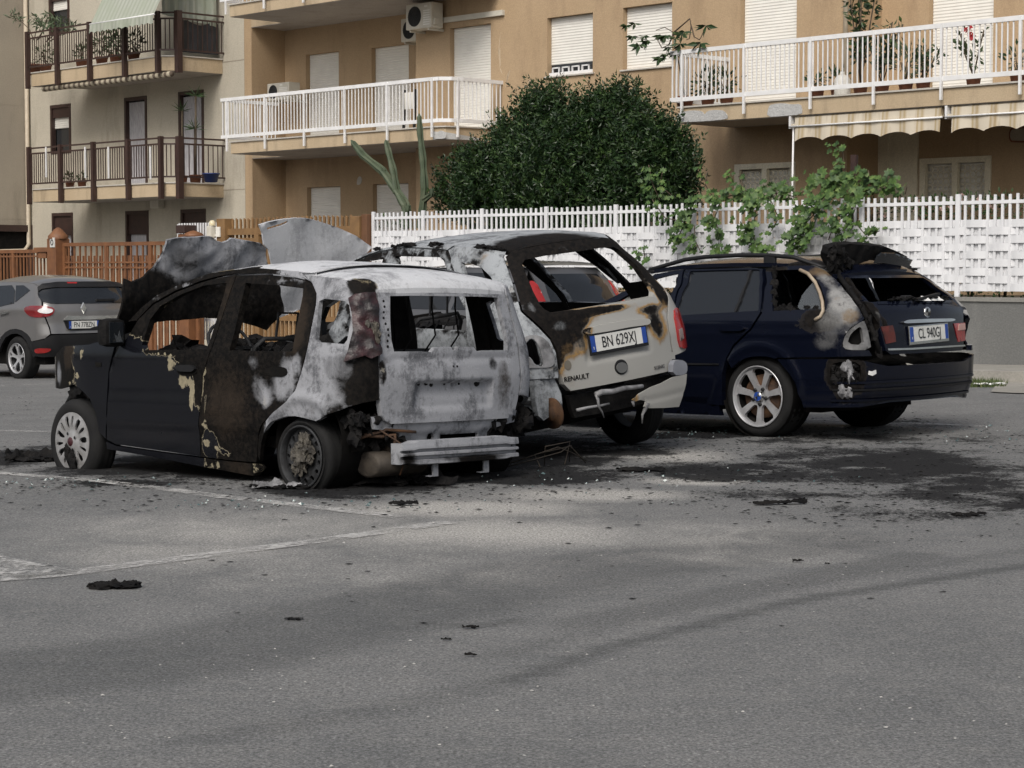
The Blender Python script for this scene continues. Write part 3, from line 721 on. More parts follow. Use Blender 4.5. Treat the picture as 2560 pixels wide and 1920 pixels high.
# down pipe, garage frame, wall lamp
za = pa(63, 540, aW-dA+.08)
MB().tube([(aW+.08, W1-.1, 12), (aW+.08, W1-.1, 1.9), (aW+.08, W1-.25, 1.72), (aW+.08, -1.9, 1.62), (aW+.08, -2.1, 1.5), (aW+.08, -2.1, 1.2)], .06, 10).build('down_pipe', M_PIPE, B2)
m = MB(); b_, z_ = pa(80, 565, aW-dA+.05)
m.bb(aW, aW+.12, b_-5, b_, z_-.16, z_+.02); m.bb(aW, aW+.12, b_-.16, b_, -1, z_-.16); gf = m.build('garage_frame', M_BROWN, B2)
MB().bb(aW+.004, aW+.02, b_-5, b_-.16, -1, z_-.16).build('garage_opening', M_DARK, gf)
q = rect2(391, 412, 500, 521, W1); m = MB(); m.cbox(q[0], q[1], W1-.2, W1-.003, q[2], q[3], .02); m.build('vent_box', M_ACW, B2)

# ---- air conditioners (hang on the walls: things of their own)
def ac(px, b_front, dep, label):
    a0, a1, z0, z1 = rect(*px, b_front); wv = a1-a0
    root = empty('air_conditioner', BM(a0, b_front, z0), label, 'air conditioner', 'air conditioner units on the tan block')
    h = z1-z0
    MB().cbox(0, wv, 0, dep, 0, h, .02).build('casing', M_ACW, root)
    R = min(wv*.33, h*.40); cx, cz = R+.07, h/2
    M = Matrix.Translation((cx, -.004, cz)) @ Matrix.Rotation(pi/2, 4, 'X')
    fan = MB().lathe([(.0, .0), (R, .0)], 28, M).build('fan_opening', M_GRILL, root)
    g = MB()
    for k in range(1, 8): g.tube([(cx+R*k/7.5*cos(i*pi/16), -.012, cz+R*k/7.5*sin(i*pi/16)) for i in range(33)], .004, 4, cap=False)
    for k in range(8): g.bar((cx, -.012, cz), (cx+R*cos(k*pi/4), -.012, cz+R*sin(k*pi/4)), .006)
    g.build('fan_guard', M_GRILL, fan)
    m = MB()
    for k in range(7): zz = h*.12+k*h*.09; m.bb(cx+R+.07, wv-.05, -.006, -.002, zz, zz+h*.05)
    m.bb(cx+R+.10, cx+R+.2, -.006, -.002, h*.82, h*.9); m.build('louvre', M_GRILL if 0 else M_SHUT, root)
    MB().bb(.1, .13, .02, dep+.25, -.05, -.002).bb(wv-.13, wv-.1, .02, dep+.25, -.05, -.002).build('bracket', M_ACW, root)
    MB().cbox(wv-.02, wv+.045, .06, .2, .06, .2, .01).build('valve_cover', M_ACW, root)
ac((1014.5, 1078, 8.5, 72), W1-.45, .34, 'cream air conditioner hung high on the outer wall at the end of a cable trunk')
ac((1002, 1062, 44, 102), W2-.45, .34, 'air conditioner tucked behind another one in the recess above a shutter')
ac((668, 722, 207, 250), W1+.25, .34, 'cream air conditioner on the white-railed balcony below a vertical pipe cover')

# ---- unseen row of flats behind the camera, added to darken reflections and frontal sky light
B3 = empty('apartment_building', Matrix.Translation((-14, -38, 0)), 'plain dull-brown block of flats added unseen behind the camera, for dark reflections', 'building')
M_FAR = stucco('dull_render', (.16, .14, .115), (.13, .115, .095), (.09, .08, .07))
MB().bb(-34, 46, -12, 0, -.5, 6.6).build('wall', M_FAR, B3); MB().bb(-34.5, 46.5, -12.5, .5, 6.61, 7.0).build('roof', M_SOF, B3)
for k in range(13):
    for z in (1.2, 4.3): MB().bb(-31+k*6, -29.4+k*6, .001, .05, z, z+1.6).build('window', M_GLS, B3)
# ------------------------------------------------------------------ fences, wall, pavement (fence frame)
OFv = Vector((5.87, 26.2, 0))
def FM(a=0, b=0, z=0): return Matrix.Translation(OFv+BA*a+BBv*b+Vector((0, 0, z))) @ Matrix.Rotation(radians(-46), 4, 'Z')
def pf(px, py, b=0.):
    d = ray(px, py); q = CO-OFv; t = (b-q.dot(BBv))/d.dot(BBv); p = q+d*t; return p.dot(BA), p.z
def fw(a, b, z): return OFv+BA*a+BBv*b+Vector((0, 0, z))
def gf(a, b): p = fw(a, b, 0); return gz(p.x, p.y)
M_FENCE = pm('white_fence_paint', (.74, .745, .76), (.62, .625, .64), .5, scale=2.2, stretch=(1.6, 1.6, .5))
M_WALLG = stucco('grey_low_wall', (.165, .166, .16), (.14, .141, .137), (.23, .23, .22), 40, .4)
M_CAP = stucco('wall_coping', (.25, .245, .225), (.21, .205, .19), (.30, .29, .27), 40, .3)
M_PAVE = stucco('pavement_concrete', (.30, .285, .255), (.26, .25, .225), (.19, .18, .16), 50, .5)
M_KERB = stucco('kerb_stone', (.34, .325, .29), (.30, .285, .255), (.2, .19, .17), 50, .5)
M_SOIL = pm('soil', (.07, .055, .035), (.05, .04, .028), .95, bump=.5)
# pavement follows the slope of the street
def strip(b0, b1, dz, name, mat, a0=-48, a1=22, skirt=0.):
    m = MB(); n = 36
    for i in range(n):
        x0, x1 = a0+(a1-a0)*i/n, a0+(a1-a0)*(i+1)/n-(.006 if 'kerb' in name else 0)
        z = [gf(x0, b0)+dz, gf(x1, b0)+dz]; zb = [gf(x0, b1)+dz, gf(x1, b1)+dz]
        m.add([(x0, b0, z[0]), (x1, b0, z[1]), (x1, b1, zb[1]), (x0, b1, zb[0]), (x0, b0, z[0]-skirt), (x1, b0, z[1]-skirt)], [(0, 1, 2, 3), (4, 5, 1, 0)])
    o = m.build(name, mat); o.matrix_world = FM(); return tag(o, kind='structure')
strip(-1.75, .02, .135, 'pavement', M_PAVE)
strip(-1.90, -1.753, .14, 'kerb', M_KERB, skirt=.2)
m = MB(); m.bb(-12.3, 24, .18, 8, -.8, .80); o = m.build('garden_ground', M_SOIL); o.matrix_world = FM(); tag(o, kind='structure')
apr = [gpt(*p) for p in Z8((1200, 1560), (1290, 1440), (1480, 1380), (1700, 1370), (2600, 1400), (2600, 1600), (1500, 1575))]
m = MB(); m.add([(p.x, p.y, gz(p.x, p.y)+.012) for p in apr], [tuple(range(len(apr)))]); tag(m.build('concrete_apron', M_PAVE), kind='structure')
# low wall
R = empty('low_wall', FM(-4, 0, gf(-4, 0)+.13), 'low grey rendered wall carrying the white woven fence', 'wall')
m = MB(); z0 = -(gf(-4, 0)+.13)
m.bb(-8.3, 28, 0, .18, -.75+z0-.0, .84+z0); m.build('wall_face', M_WALLG, R)
MB().bb(-8.33, 28, -.025, .2, .8402+z0, .895+z0).build('coping', M_CAP, R)
# white woven fence
R = empty('woven_fence', FM(-4, .09, .895), 'white picket fence with a woven slat screen on top of the low grey wall', 'fence')
zo = -.895; ao = 4.
post_a = [-12.01]+[pf(x, 490)[0] for x in (1048, 1195, 1356, 1530, 1725, 1919, 2145)]+[-.11, 1.45, 3.0, 4.6]
for a in post_a: MB().cbox(a+ao-.034, a+ao+.034, -.022, .022, 0, 2.24+zo, .006).build('post', M_FENCE, R)
slat_rows = [.975+i*.1035 for i in range(9)]
for i in range(len(post_a)-1):
    a0, a1 = post_a[i]+.045, post_a[i+1]-.045; m = MB(); n = round((post_a[i+1]-post_a[i])/.113)
    for k in range(1, n):
        a = post_a[i]+(post_a[i+1]-post_a[i])*k/n+random.uniform(-.004, .004)
        m.bb(a+ao-.018, a+ao+.018, -.01, .01, .97+zo, 2.225+zo+random.uniform(-.012, .008))
    m.bb(a0+ao, a1+ao, -.016, .016, 2.105+zo, 2.15+zo)
    for r, z in enumerate(slat_rows):
        dz = random.uniform(-.006, .006)
        us = lin(post_a[i], post_a[i+1], int((post_a[i+1]-post_a[i])/.028)+2)
        def fn(u, v):
            s = sin(2*pi*u/.68+(pi if r % 2 else 0)); s = max(-1, min(1, s*1.25))
            return (u+ao, -.021*s-.004*sin(u*3.1+r), z+dz+zo+v*.100+.004*sin(u*2.3+r*2))
        V, F = grid(us, [0, 1], fn); m.add(V, F, True); m.add([(x, y+.004, zz) for x, y, zz in V], [f[::-1] for f in F], True)
    fpn = m.build('fence_panel', M_FENCE, R)
    MB().bb(a0+ao, a1+ao, .022, .026, .98+zo, 1.90+zo).build('backing_sheet', M_FENCE, fpn)

# ---- gates in the same line
M_ORNG = pm('orange_brown_paint', (.205, .088, .036), (.14, .06, .027), .6, scale=5)
M_OCHR = pm('ochre_paint', (.235, .135, .055), (.17, .095, .04), .6, scale=5)
def pillar(a, w, z0, z1, label, mat, cap=True):
    R = empty('gate_pillar', FM(a, 0, z0), label, 'pillar')
    MB().cbox(-w/2, w/2, -w/2, w/2, 0, z1-z0, .01).build('shaft', mat, R)
    if cap: MB().lathe([(w*.62, z1-z0), (w*.62, z1-z0+.06), (w*.45, z1-z0+.12), (w*.25, z1-z0+.2), (.02, z1-z0+.24), (0, z1-z0+.24)], 16).build('cap', mat, R)
    return R
aP1 = pf(146, 640)[0]
R = pillar(aP1, .34, -.5, pf(146, 590)[1]-.06, 'orange pillar with a round cap and a number tile beside the orange gate', M_ORNG)
z_ = pf(146, 592)[1]+.5
MB().bb(-.02, .16, -.19, -.172, z_-.22, z_-.02).build('number_tile', M_WHITE, R)
m = MB(); m.tube([(.07+.045*cos(i*pi/8), -.195, z_-.12+.055*sin(i*pi/8)) for i in range(17)], .009, 5, cap=False); m.build('number_sign', M_INK, R)
m = MB(); m.cbox(-.75, -.19, -.15, .15, z_-.32, z_-.22, .01); m.cbox(-.62, -.3, -.12, .12, z_-.45, z_-.32, .01); m.build('side_coping', M_ORNG, R)
def bars(name, label, a0, a1, z0, z1, mat, mids, sp, bw, double=True):
    R = empty(name, FM(a0, .02, z0), label, 'gate' if 'gate' in name else 'fence'); L = a1-a0; h = z1-z0
    m = MB(); m.bb(0, L, -.03, .03, h-.075, h); m.bb(0, L, -.03, .03, .02, .10)
    for z in mids: m.bb(0, L, -.018, .018, z-z0-.018, z-z0+.018)
    m.build('rail', mat, R)
    m = MB(); n = round(L/sp)
    for k in range(n+1):
        a = L*k/n; m.bb(a-bw/2, a+bw/2, -.014, .014, .10, h-.075)
        if double and k < n:
            for f in (.36, .64): m.bb(a+sp*f-.016, a+sp*f+.016, .0145, .034, .10, (mids[0]-z0)+.14)
    m.build('bars', mat, R)
    for a in lin(.03, L-.03, max(2, int(L/1.6)+1)): MB().bb(a-.045, a+.045, -.028, .028, .0, h+.002).build('upright', mat, R)
    return R
z1 = pf(300, 605)[1]; zm1, zm2 = pf(300, 656)[1], pf(300, 669)[1]
bars('metal_gate', 'orange-brown barred metal gate behind the silver parked car', aP1+.18, -17.15, -.5, z1, M_ORNG, (zm1, zm2), .21, .04)
z1 = pf(60, 624)[1]
bars('metal_fence', 'lower orange-brown barred fence to the left of the round-capped pillar', aP1-5.2, aP1-.18, -.6, z1, M_ORNG, (pf(60, 641)[1],), .14, .035, False)
pillar(pf(476, 815)[0], .30, -.5, 1.74, 'plain orange pillar standing in the gate line behind the burnt black car', M_ORNG, False)
# ochre gate
a0, a1 = pf(552, 600)[0], pf(919, 580)[0]
R = empty('metal_gate', FM(a0, 0, -.45), 'ochre metal gate with tall pointed slats next to the white fence', 'gate'); zo2 = .45; L = a1-a0
MB().cbox(0, .26, -.1, .1, 0, 2.19+zo2, .01).build('upright', M_OCHR, R); MB().cbox(L-.42, L-.16, -.06, .14, 0, 2.17+zo2, .01).build('upright', M_OCHR, R); MB().cbox(L-.15, L, -.02, .22, 0, 2.2+zo2, .01).build('upright', pm('brown_paint', (.14, .065, .03), None, .7), R)
am = pf(646, 600)[0]-a0
m = MB(); m.bb(.26, L-.42, -.03, .03, 1.88+zo2, 2.0+zo2); m.bb(.26, L-.42, -.03, .03, .3+zo2, .4+zo2); m.bb(.30, am, -.028, .028, 1.74+zo2, 1.82+zo2); m.bb(am-.08, am+.06, -.045, .045, 0+.1, 1.9+zo2); m.build('rail', M_OCHR, R)
m = MB(); n = int((L-.68)/.125)
for k in range(n):
    a = .33+k*.125; h = 2.20+zo2+random.uniform(-.01, .01)
    m.add([(a-.026, .032, .2), (a+.026, .032, .2), (a+.026, .032, h-.03), (a-.026, .032, h), (a-.026, .06, .2), (a+.026, .06, .2), (a+.026, .06, h-.03), (a-.026, .06, h)], [(0, 1, 2, 3), (5, 4, 7, 6), (3, 2, 6, 7), (1, 5, 6, 2), (4, 0, 3, 7)])
m.build('slats', M_OCHR, R)
x, z = pf(548, 562); x -= a0; z += .45
lm = MB().lathe([(0, .085), (.035, .08), (.06, .05), (.068, .0), (.064, -.02)], 16, Matrix.Translation((x, -.16, z))).build('flashing_lamp', pm('amber_dome', (.62, .50, .22), (.66, .64, .56), .3, scale=4), R)
MB().cbox(x-.09, x+.05, -.24, -.1, z-.26, z-.022, .03).bar((x, -.16, z-.2), (x+.1, -.1, z-.2), .03).build('lamp_base', M_ACW, lm)
x2, z2 = pf(557, 578); x2 -= a0; z2 += .45
MB().cbox(x2-.05, x2+.08, -.135, -.102, z2-.11, z2+.08, .008).build('entry_phone', M_SHUT, R)
# small white fence further back
a0, a1 = pf(449, 580, 3)[0], pf(556, 575, 3)[0]; zt = pf(500, 557, 3)[1]
R = empty('picket_fence', FM(a0, 3, -.4), 'short white picket fence behind the orange gate at the foot of the grey block', 'fence')
m = MB(); n = 16
for k in range(n+1): a = (a1-a0)*k/n; m.bb(a-.022, a+.022, -.01, .01, .1, zt+.4)
m.bb(0, a1-a0, .0102, .03, 2.28, 2.34); m.bb(0, a1-a0, .0102, .03, .5, .56); m.build('pickets', M_FENCE, R)
MB().bb(-.05, 0, -.03, .03, 0, zt+.38).build('post', M_FENCE, R); MB().bb(a1-a0, a1-a0+.05, -.03, .03, 0, zt+.38).build('post', M_FENCE, R)
def planter(px, pyt, pyb, w, label, shape):
    a, z1 = pf(px, pyt, 2.6); z0 = pf(px, pyb, 2.6)[1]; h = z1-z0
    R = empty('garden_pedestal', FM(a, 2.6, -.4), label, 'pedestal')
    MB().cbox(-w*.4, w*.4, -w*.4, w*.4, 0, z0+.4, .01).build('column', M_ORNG, R)
    if shape: MB().lathe([(w*.5, z0+.4), (w*.62, z0+.4+h*.25), (w*.5, z0+.4+h*.6), (w*.2, z0+.4+h*.9), (0, z0+.4+h)], 14).build('cap', M_ORNG, R)
    else: MB().cbox(-w*.5, w*.5, -w*.5, w*.5, z0+.41, z1+.4, .02).build('lantern', M_BROWN, R)
planter(465, 563, 585, .32, 'orange pedestal topped by a dark square lantern before the short white fence', False)
planter(484, 576, 595, .38, 'orange pedestal topped by a round cap before the short white fence', True)

# ------------------------------------------------------------------ vegetation
def leafmat(name, c1, c2, c3, rough=.5, sc=30):
    t = NT(name); n = t.noise(sc, 2, .5); t.set(Base_Color=t.ramp(n, [(.3, c1), (.5, c2), (.72, c3)]), Roughness=rough, Specular_IOR_Level=.35); return t.m
M_LAUREL = leafmat('dark_laurel_leaf', (.006, .018, .006), (.016, .038, .011), (.058, .10, .028), .42, 7)
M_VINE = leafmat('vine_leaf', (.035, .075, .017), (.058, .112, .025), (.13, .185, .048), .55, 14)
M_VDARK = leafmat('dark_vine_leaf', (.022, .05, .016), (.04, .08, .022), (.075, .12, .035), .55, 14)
M_SCHEF = leafmat('umbrella_leaf', (.018, .04, .016), (.03, .06, .022), (.06, .09, .035), .4, 10)
M_POTL = leafmat('pot_plant_leaf', (.02, .045, .016), (.035, .07, .025), (.08, .115, .05), .5, 14)
M_OLE = leafmat('oleander_leaf', (.05, .075, .04), (.08, .11, .06), (.13, .16, .09), .5, 14)
M_CACT = leafmat('cactus_skin', (.05, .068, .04), (.068, .09, .053), (.10, .115, .072), .6, 5)
M_BARK = pm('bark', (.10, .075, .05), (.06, .045, .03), .9, scale=12, bump=.5)
M_GRASS = leafmat('grass_blade', (.035, .06, .018), (.06, .09, .025), (.14, .14, .06), .7, 20)
M_FLOW = pm('red_flower', (.45, .03, .04), None, .6)
M_PINK = pm('pale_flower', (.55, .38, .34), None, .6)
rnd = random.Random(3)
def rv(): 
    while True:
        v = Vector((rnd.uniform(-1, 1), rnd.uniform(-1, 1), rnd.uniform(-1, 1)))
        if .05 < v.length < 1: return v.normalized()
def leaf(m, p, d, L, W, fold=.25):
    d = d.normalized(); s = d.cross(rv())
    if s.length < .05: s = d.cross(Vector((.3, .5, .9)))
    s.normalize(); n = s.cross(d)
    m.add([p, p+d*L*.45+s*W*.5+n*W*fold, p+d*L, p+d*L*.45-s*W*.5+n*W*fold], [(0, 1, 2), (0, 2, 3)])
def shoot(m, p, d, ln, nl, L, W, droop=.15, stem=None):
    q = p.copy(); dd = d.normalized(); st = ln/nl
    for k in range(nl):
        dd = (dd+rv()*.13).normalized(); q2_ = q+dd*st
        side = dd.cross(rv()).normalized()
        leaf(m, q2_, (dd*.55+side*.8-Vector((0, 0, droop))), L*rnd.uniform(.7, 1.2), W*rnd.uniform(.75, 1.2)); q = q2_
    leaf(m, q, dd, L, W*.8)
def vineleaf(m, p, n, up, L):
    n = n.normalized(); x = n.cross(up).normalized(); y = x.cross(n)*-1; y = n.cross(x)
    P = [(0, -.1), (.28, -.32), (.55, -.05), (.36, .1), (.42, .42), (.16, .34), (0, .62), (-.16, .34), (-.42, .42), (-.36, .1), (-.55, -.05), (-.28, -.32)]
    vs = [p+(x*a+y*b+n*(.12*abs(a)))*L for a, b in P]; c = p-n*.02*L
    m.add(vs+[c], [(i, (i+1) % 12, 12) for i in range(12)])
# --- big dark shrub
bC = 2.4
R = empty('laurel_shrub', FM(pf(1420, 500, bC)[0], bC, .8), 'big dense dark green shrub rising behind the white fence', 'shrub')
orig = Vector((pf(1420, 500, bC)[0], bC, .8))
def L3(px, py, b): a, z = pf(px, py, b); return Vector((a, b, z))-orig
m = MB()
blobs = [(1200, 455, .34, 1), (1290, 390, .36, 1), (1385, 300, .30, 1), (1470, 320, .26, 1), (1560, 300, .34, 1), (1620, 360, .32, 1), (1665, 375, .24, 1), (1690, 440, .22, 1), (1345, 285, .22, 1), (1500, 300, .25, 1)]+[(1420, 460, 1.02, 1.0), (1330, 375, .50, 1.), (1530, 385, .55, 1.), (1240, 460, .60, 1.), (1635, 440, .55, 1.), (1165, 500, .46, 1), (1670, 430, .30, 1.), (1430, 520, 1.1, .8), (1270, 520, .8, .8), (1600, 520, .8, .8), (1660, 490, .4, 1)]
for px, py, r, q in blobs:
    c = L3(px, py, bC)
    for _ in range(int(700*r*r)+40): d = rv(); leaf(m, c+Vector((d.x*r, d.y*r, d.z*r))*.82*rnd.random()**.5, rv(), .2, .13)
    n = int(1050*r*r*q)+60
    for _ in range(n):
        d = rv(); d.y *= 1.; rr = r*(rnd.random()**.22)
        p = c+Vector((d.x*rr, d.y*rr*1.25, d.z*rr)); o = (Vector((d.x, d.y*.8, d.z))*.7+Vector((0, 0, .75))+rv()*.35)
        shoot(m, p, o, rnd.uniform(.14, .34), rnd.randint(5, 9), .095, .042)
for px, py, n in ((1350, 228, 9), (1300, 262, 5), (1245, 292, 5), (1375, 235, 5), (1520, 232, 7), (1545, 245, 5), (1570, 262, 6), (1600, 300, 5), (1478, 275, 4), (1690, 312, 5), (1655, 325, 5), (1712, 372, 4), (1730, 385, 3), (1685, 345, 4), (1145, 425, 5), (1120, 470, 4), (1180, 360, 4), (1440, 275, 4), (1635, 340, 4)):
    c = L3(px, py, bC)
    for _ in range(n):
        top = c+Vector((rnd.uniform(-.08, .08), rnd.uniform(-.5, .5), rnd.uniform(-.12, .05))); base = top-Vector((rnd.uniform(-.08, .08), 0, rnd.uniform(.35, .5)))
        shoot(m, base, top-base, (top-base).length, 13, .07, .03)
for px, py, r, q in blobs[:18]:
    c = L3(px, py, bC)
    for _ in range(int(46*r)+8):
        d = rv(); d.z = abs(d.z)*.9+.1; base = c+Vector((d.x*r*.9, d.y*r*.9, d.z*r*.92)); dr = Vector((d.x*.5, d.y*.3, 1.))+rv()*.2; ln = rnd.uniform(.25, .5)
        for _ in range(2): shoot(m, base+rv()*.03, dr, ln*1.15, int(ln*34), .09, .04)
m.build('crown', M_LAUREL, R)
m = MB()
for k in range(7): m.tube([(rnd.uniform(-.15, .15), rnd.uniform(-.1, .1), 0), (rnd.uniform(-.5, .5), rnd.uniform(-.4, .4), .9), (rnd.uniform(-1.3, 1.3), rnd.uniform(-.9, .9), 1.9)], .07, 7, .02)
m.build('trunk', M_BARK, R)
# --- columnar cactus
bC = 1.7
def cactus_tube(m, pts, r, taper):
    n = 12; pts = [Vector(p) for p in pts]; P = []
    for i in range(len(pts)-1):
        for k in range(5): P.append(pts[i].lerp(pts[i+1], k/5))
    P.append(pts[-1]); vs = []; fs = []; N = len(P)
    for i, p in enumerate(P):
        d = (P[min(i+1, N-1)]-P[max(0, i-1)]).normalized(); x = Vector((0, 1, 0)); x = (x-d*x.dot(d)).normalized(); y = d.cross(x); f = i/(N-1)
        rr = (r+(taper-r)*f)*(1+.10*sin(i*1.3))*(1 if f < .93 else sqrt(max(.02, 1-((f-.93)/.07)**2)))
        for k in range(n): a = 2*pi*k/n; q = rr*(1.12 if k % 2 == 0 else .74); vs.append(p+x*cos(a)*q+y*sin(a)*q)
    for i in range(N-1):
        for k in range(n): fs.append((i*n+k, i*n+(k+1) % n, (i+1)*n+(k+1) % n, (i+1)*n+k))
    fs.append(tuple(range((N-1)*n, N*n))); m.add(vs, fs)
def cactus(label, arms, base):
    o = Vector((*[pf(*base, bC)[0]], bC, .8)); R = empty('columnar_cactus', FM(o.x, o.y, o.z), label, 'cactus')
    for pts, r, tp in arms:
        P = [Vector((pf(*p, bC)[0], bC, pf(*p, bC)[1]))-o for p in pts]; m = MB(); cactus_tube(m, P, r, tp); m.build('stem', M_CACT, R)
cactus('grey-green forked columnar cactus leaning left behind the white fence', [(ZB((1190, 1480), (1175, 1330), (1110, 1220), (1030, 1110), (900, 1005), (822, 908)), .085, .055), (ZB((1120, 1250), (1100, 1120), (1068, 990), (1046, 905)), .07, .045), (ZB((1030, 1130), (1040, 1090)), .06, .05), (ZB((1190, 1370), (1195, 1320)), .06, .05)], ZB((1190, 1480))[0])
cactus('single tall upright columnar cactus right of the forked one', [(ZB((1275, 1480), (1300, 1220), (1290, 1040), (1270, 860), (1264, 735)), .075, .045), (ZB((1290, 1300), (1345, 1260), (1350, 1220)), .05, .045)], ZB((1275, 1480))[0])
# --- grape vines over the fence
def vine_strand(m, md, pts, dens, spread, L, b=-.10, hang=.3):
    P = [Vector((pf(*p, b)[0], b, pf(*p, b)[1])) for p in pts]
    for i in range(len(P)-1):
        n = max(2, int((P[i+1]-P[i]).length*dens*1.3))
        for k in range(n):
            c = P[i].lerp(P[i+1], rnd.random())+Vector((rnd.gauss(0, spread), rnd.uniform(-.16, .03), rnd.gauss(0, spread*.8)))
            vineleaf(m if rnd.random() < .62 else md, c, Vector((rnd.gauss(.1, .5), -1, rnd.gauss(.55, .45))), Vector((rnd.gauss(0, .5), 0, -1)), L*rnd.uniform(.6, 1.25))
    return P
def vine(label, strands, grp=None):
    m = MB(); md = MB(); st = MB()
    for pts, dens, sp, L, b in strands: P = vine_strand(m, md, pts, dens, sp, L, b); st.tube([p+Vector((0, .03, 0)) for p in P], .008, 5)
    a = pf(*strands[0][0][-1])[0]; o = Vector((a, -.1, .9))
    for q in (m, md, st): q.v = [tuple(Vector(v)-o) for v in q.v]
    R = empty('grape_vine', FM(*o), label, 'vine', 'grape vines hanging over the white fence')
    m.build('leaves', M_VINE, R); md.build('darker_leaves', M_VDARK, R); st.build('stem', M_BARK, R)  # random share of the leaves in a darker green
vine('vine hanging over the white fence nearest the dark shrub', [(ZD((330, 1060), (270, 1130), (230, 1230), (170, 1370)), 52, .09, .12, -.10), (ZD((290, 1230), (290, 1310), (330, 1385)), 50, .07, .11, -.1), (ZD((60, 1090), (130, 1190), (240, 1210)), 24, .08, .11, -.1), (ZD((40, 900), (60, 1000), (100, 1090)), 30, .08, .10, .3), (ZD((120, 920), (100, 1010), (180, 1080)), 26, .07, .10, .3), (ZD((360, 930), (350, 1010), (400, 1090)), 22, .06, .10, .3)])
vine('narrow vine strand hanging straight down the white fence', [(ZD((440, 1080), (400, 1190), (430, 1290), (440, 1370)), 50, .06, .12, -.1), (ZD((400, 1090), (520, 1060), (640, 1075)), 55, .09, .12, .25), (ZD((530, 960), (560, 1030), (600, 1080)), 40, .08, .11, .3), (ZD((440, 1370), (500, 1375)), 40, .04, .1, -.1)])
vine('vine with a forked end in the middle of the white fence', [(ZD((640, 1075), (620, 1180), (600, 1270), (650, 1370), (730, 1370)), 54, .08, .12, -.1), (ZD((700, 1080), (750, 1190), (710, 1260)), 40, .06, .11, -.1), (ZD((640, 1075), (760, 1050), (850, 1080)), 50, .09, .12, .25), (ZD((720, 1000), (740, 1070)), 30, .07, .1, .3), (ZD((540, 1210), (600, 1300)), 30, .06, .1, -.1), (ZD((800, 1010), (840, 1060), (900, 1040)), 30, .07, .1, .3)])
vine('thick vine spilling over the white fence above the roof rails of the navy car', [(ZD((1000, 1080), (950, 1160), (880, 1240), (830, 1370)), 66, .10, .13, -.1), (ZD((960, 1180), (920, 1280), (860, 1370)), 50, .07, .12, -.1), (ZD((960, 1000), (1060, 990), (1140, 1010)), 70, .12, .14, .25), (ZD((1000, 1060), (1100, 1080), (1160, 1060)), 50, .09, .12, .1), (ZD((1040, 790), (1100, 830), (1110, 940), (1130, 1010)), 26, .06, .10, .3), (ZD((970, 960), (1000, 1040)), 40, .08, .12, .25)])
vine('vine creeping right along the top of the white fence behind the raised rear window', [(ZD((1180, 1080), (1160, 1160), (1060, 1210), (1020, 1310)), 50, .08, .12, -.1), (ZD((1080, 1220), (1130, 1280), (1110, 1330)), 50, .09, .12, -.1), (ZD((1180, 1230), (1230, 1290), (1300, 1260)), 44, .06, .11, -.1), (ZD((1200, 1040), (1290, 1020), (1380, 1045)), 60, .10, .13, .25), (ZD((1240, 930), (1250, 1010)), 40, .06, .12, .25), (ZD((1375, 960), (1385, 1050)), 40, .06, .12, .25), (ZD((1450, 1020), (1440, 1060)), 30, .04, .12, .2), (ZD((1180, 960), (1200, 1050)), 36, .09, .12, .28)])
vine('small tuft of vine leaves low on the white fence between the two burnt estate cars', [(Z5((1310, 110), (1330, 170), (1320, 230)), 46, .07, .11, -.1)])
a, z = pf(2136, 390, .6); MBp = MB(); MBp.bb(-.045, .045, -.03, .03, 0, pf(2136, 387, .6)[1]-.8); o = MBp.build('vine_post', M_BROWN); o.matrix_world = FM(a, .6, .8); tag(o, 'dark brown post standing among the vines behind the fence', 'post')
# --- garden shrubs behind the pickets
def bushlet(px, py, b, r, mat, label, name='garden_shrub', flower=None, L=.07, n=140, grp=None, cat='shrub'):
    a, z = pf(px, py, b); R = empty(name, FM(a, b, .8), label, cat, grp); m = MB(); c = Vector((0, 0, z-.8))
    for _ in range(n):
        d = rv(); p = c+Vector((d.x*r*1.5, d.y*r*.7, d.z*r*.8))*rnd.random()**.4
        leaf(m, p, d+Vector((0, -.3, .4)), L*rnd.uniform(.7, 1.3), L*.5)
    m.build('foliage', mat, R)
    s = MB()
    for k in range(4): s.tube([(rnd.uniform(-.05, .05), 0, 0), (rnd.uniform(-r, r)*.8, rnd.uniform(-.1, .1), c.z)], .012, 5)
    s.build('stem', M_BARK, R)
    if flower:
        f = MB()
        for _ in range(14):
            d = rv(); p = c+Vector((d.x*r*1.4, -abs(d.y)*r*.7, d.z*r*.7)); 
            for k in range(5): leaf(f, p, Vector((cos(k*1.26), -.4, sin(k*1.26))), .035, .03)
        f.build('blossom', flower, R)
    return R
for px, py, r, fl, lb in ((2175, 535, .30, None, 'green garden shrub behind the pickets beside the vine post'), (2265, 530, .30, M_PINK, 'garden shrub with pale blossoms behind the pickets under the double window'), (2345, 528, .26, M_PINK, 'leafy garden shrub behind the pickets below the middle of the double window'), (2425, 525, .30, M_PINK, 'garden shrub with pink blossoms behind the pickets to the right'), (2510, 522, .32, None, 'green garden shrub behind the last pickets on the right'), (1640, 555, .34, None, 'green garden shrub behind the pickets below the dark shrub'), (1500, 560, .3, None, 'dark low garden shrub behind the pickets in front of the big shrub')):
    bushlet(px, py, .55, r, M_POTL if fl is None else M_VDARK, lb, flower=fl)
bushlet(972, 570, .35, .26, M_VDARK, 'twiggy plant with pink buds poking through the left end of the white fence', flower=M_PINK, n=70, L=.09)
# hedge strip on top of the low wall
m = MB()
for _ in range(1500):
    a = rnd.uniform(-12, 5); leaf(m, Vector((a, rnd.uniform(.12, .3), rnd.uniform(.78, .97))), rv()+Vector((0, -.5, .6)), .06, .035)
o = m.build('ground_cover', M_VDARK); o.matrix_world = FM(); tag(o, kind='stuff')
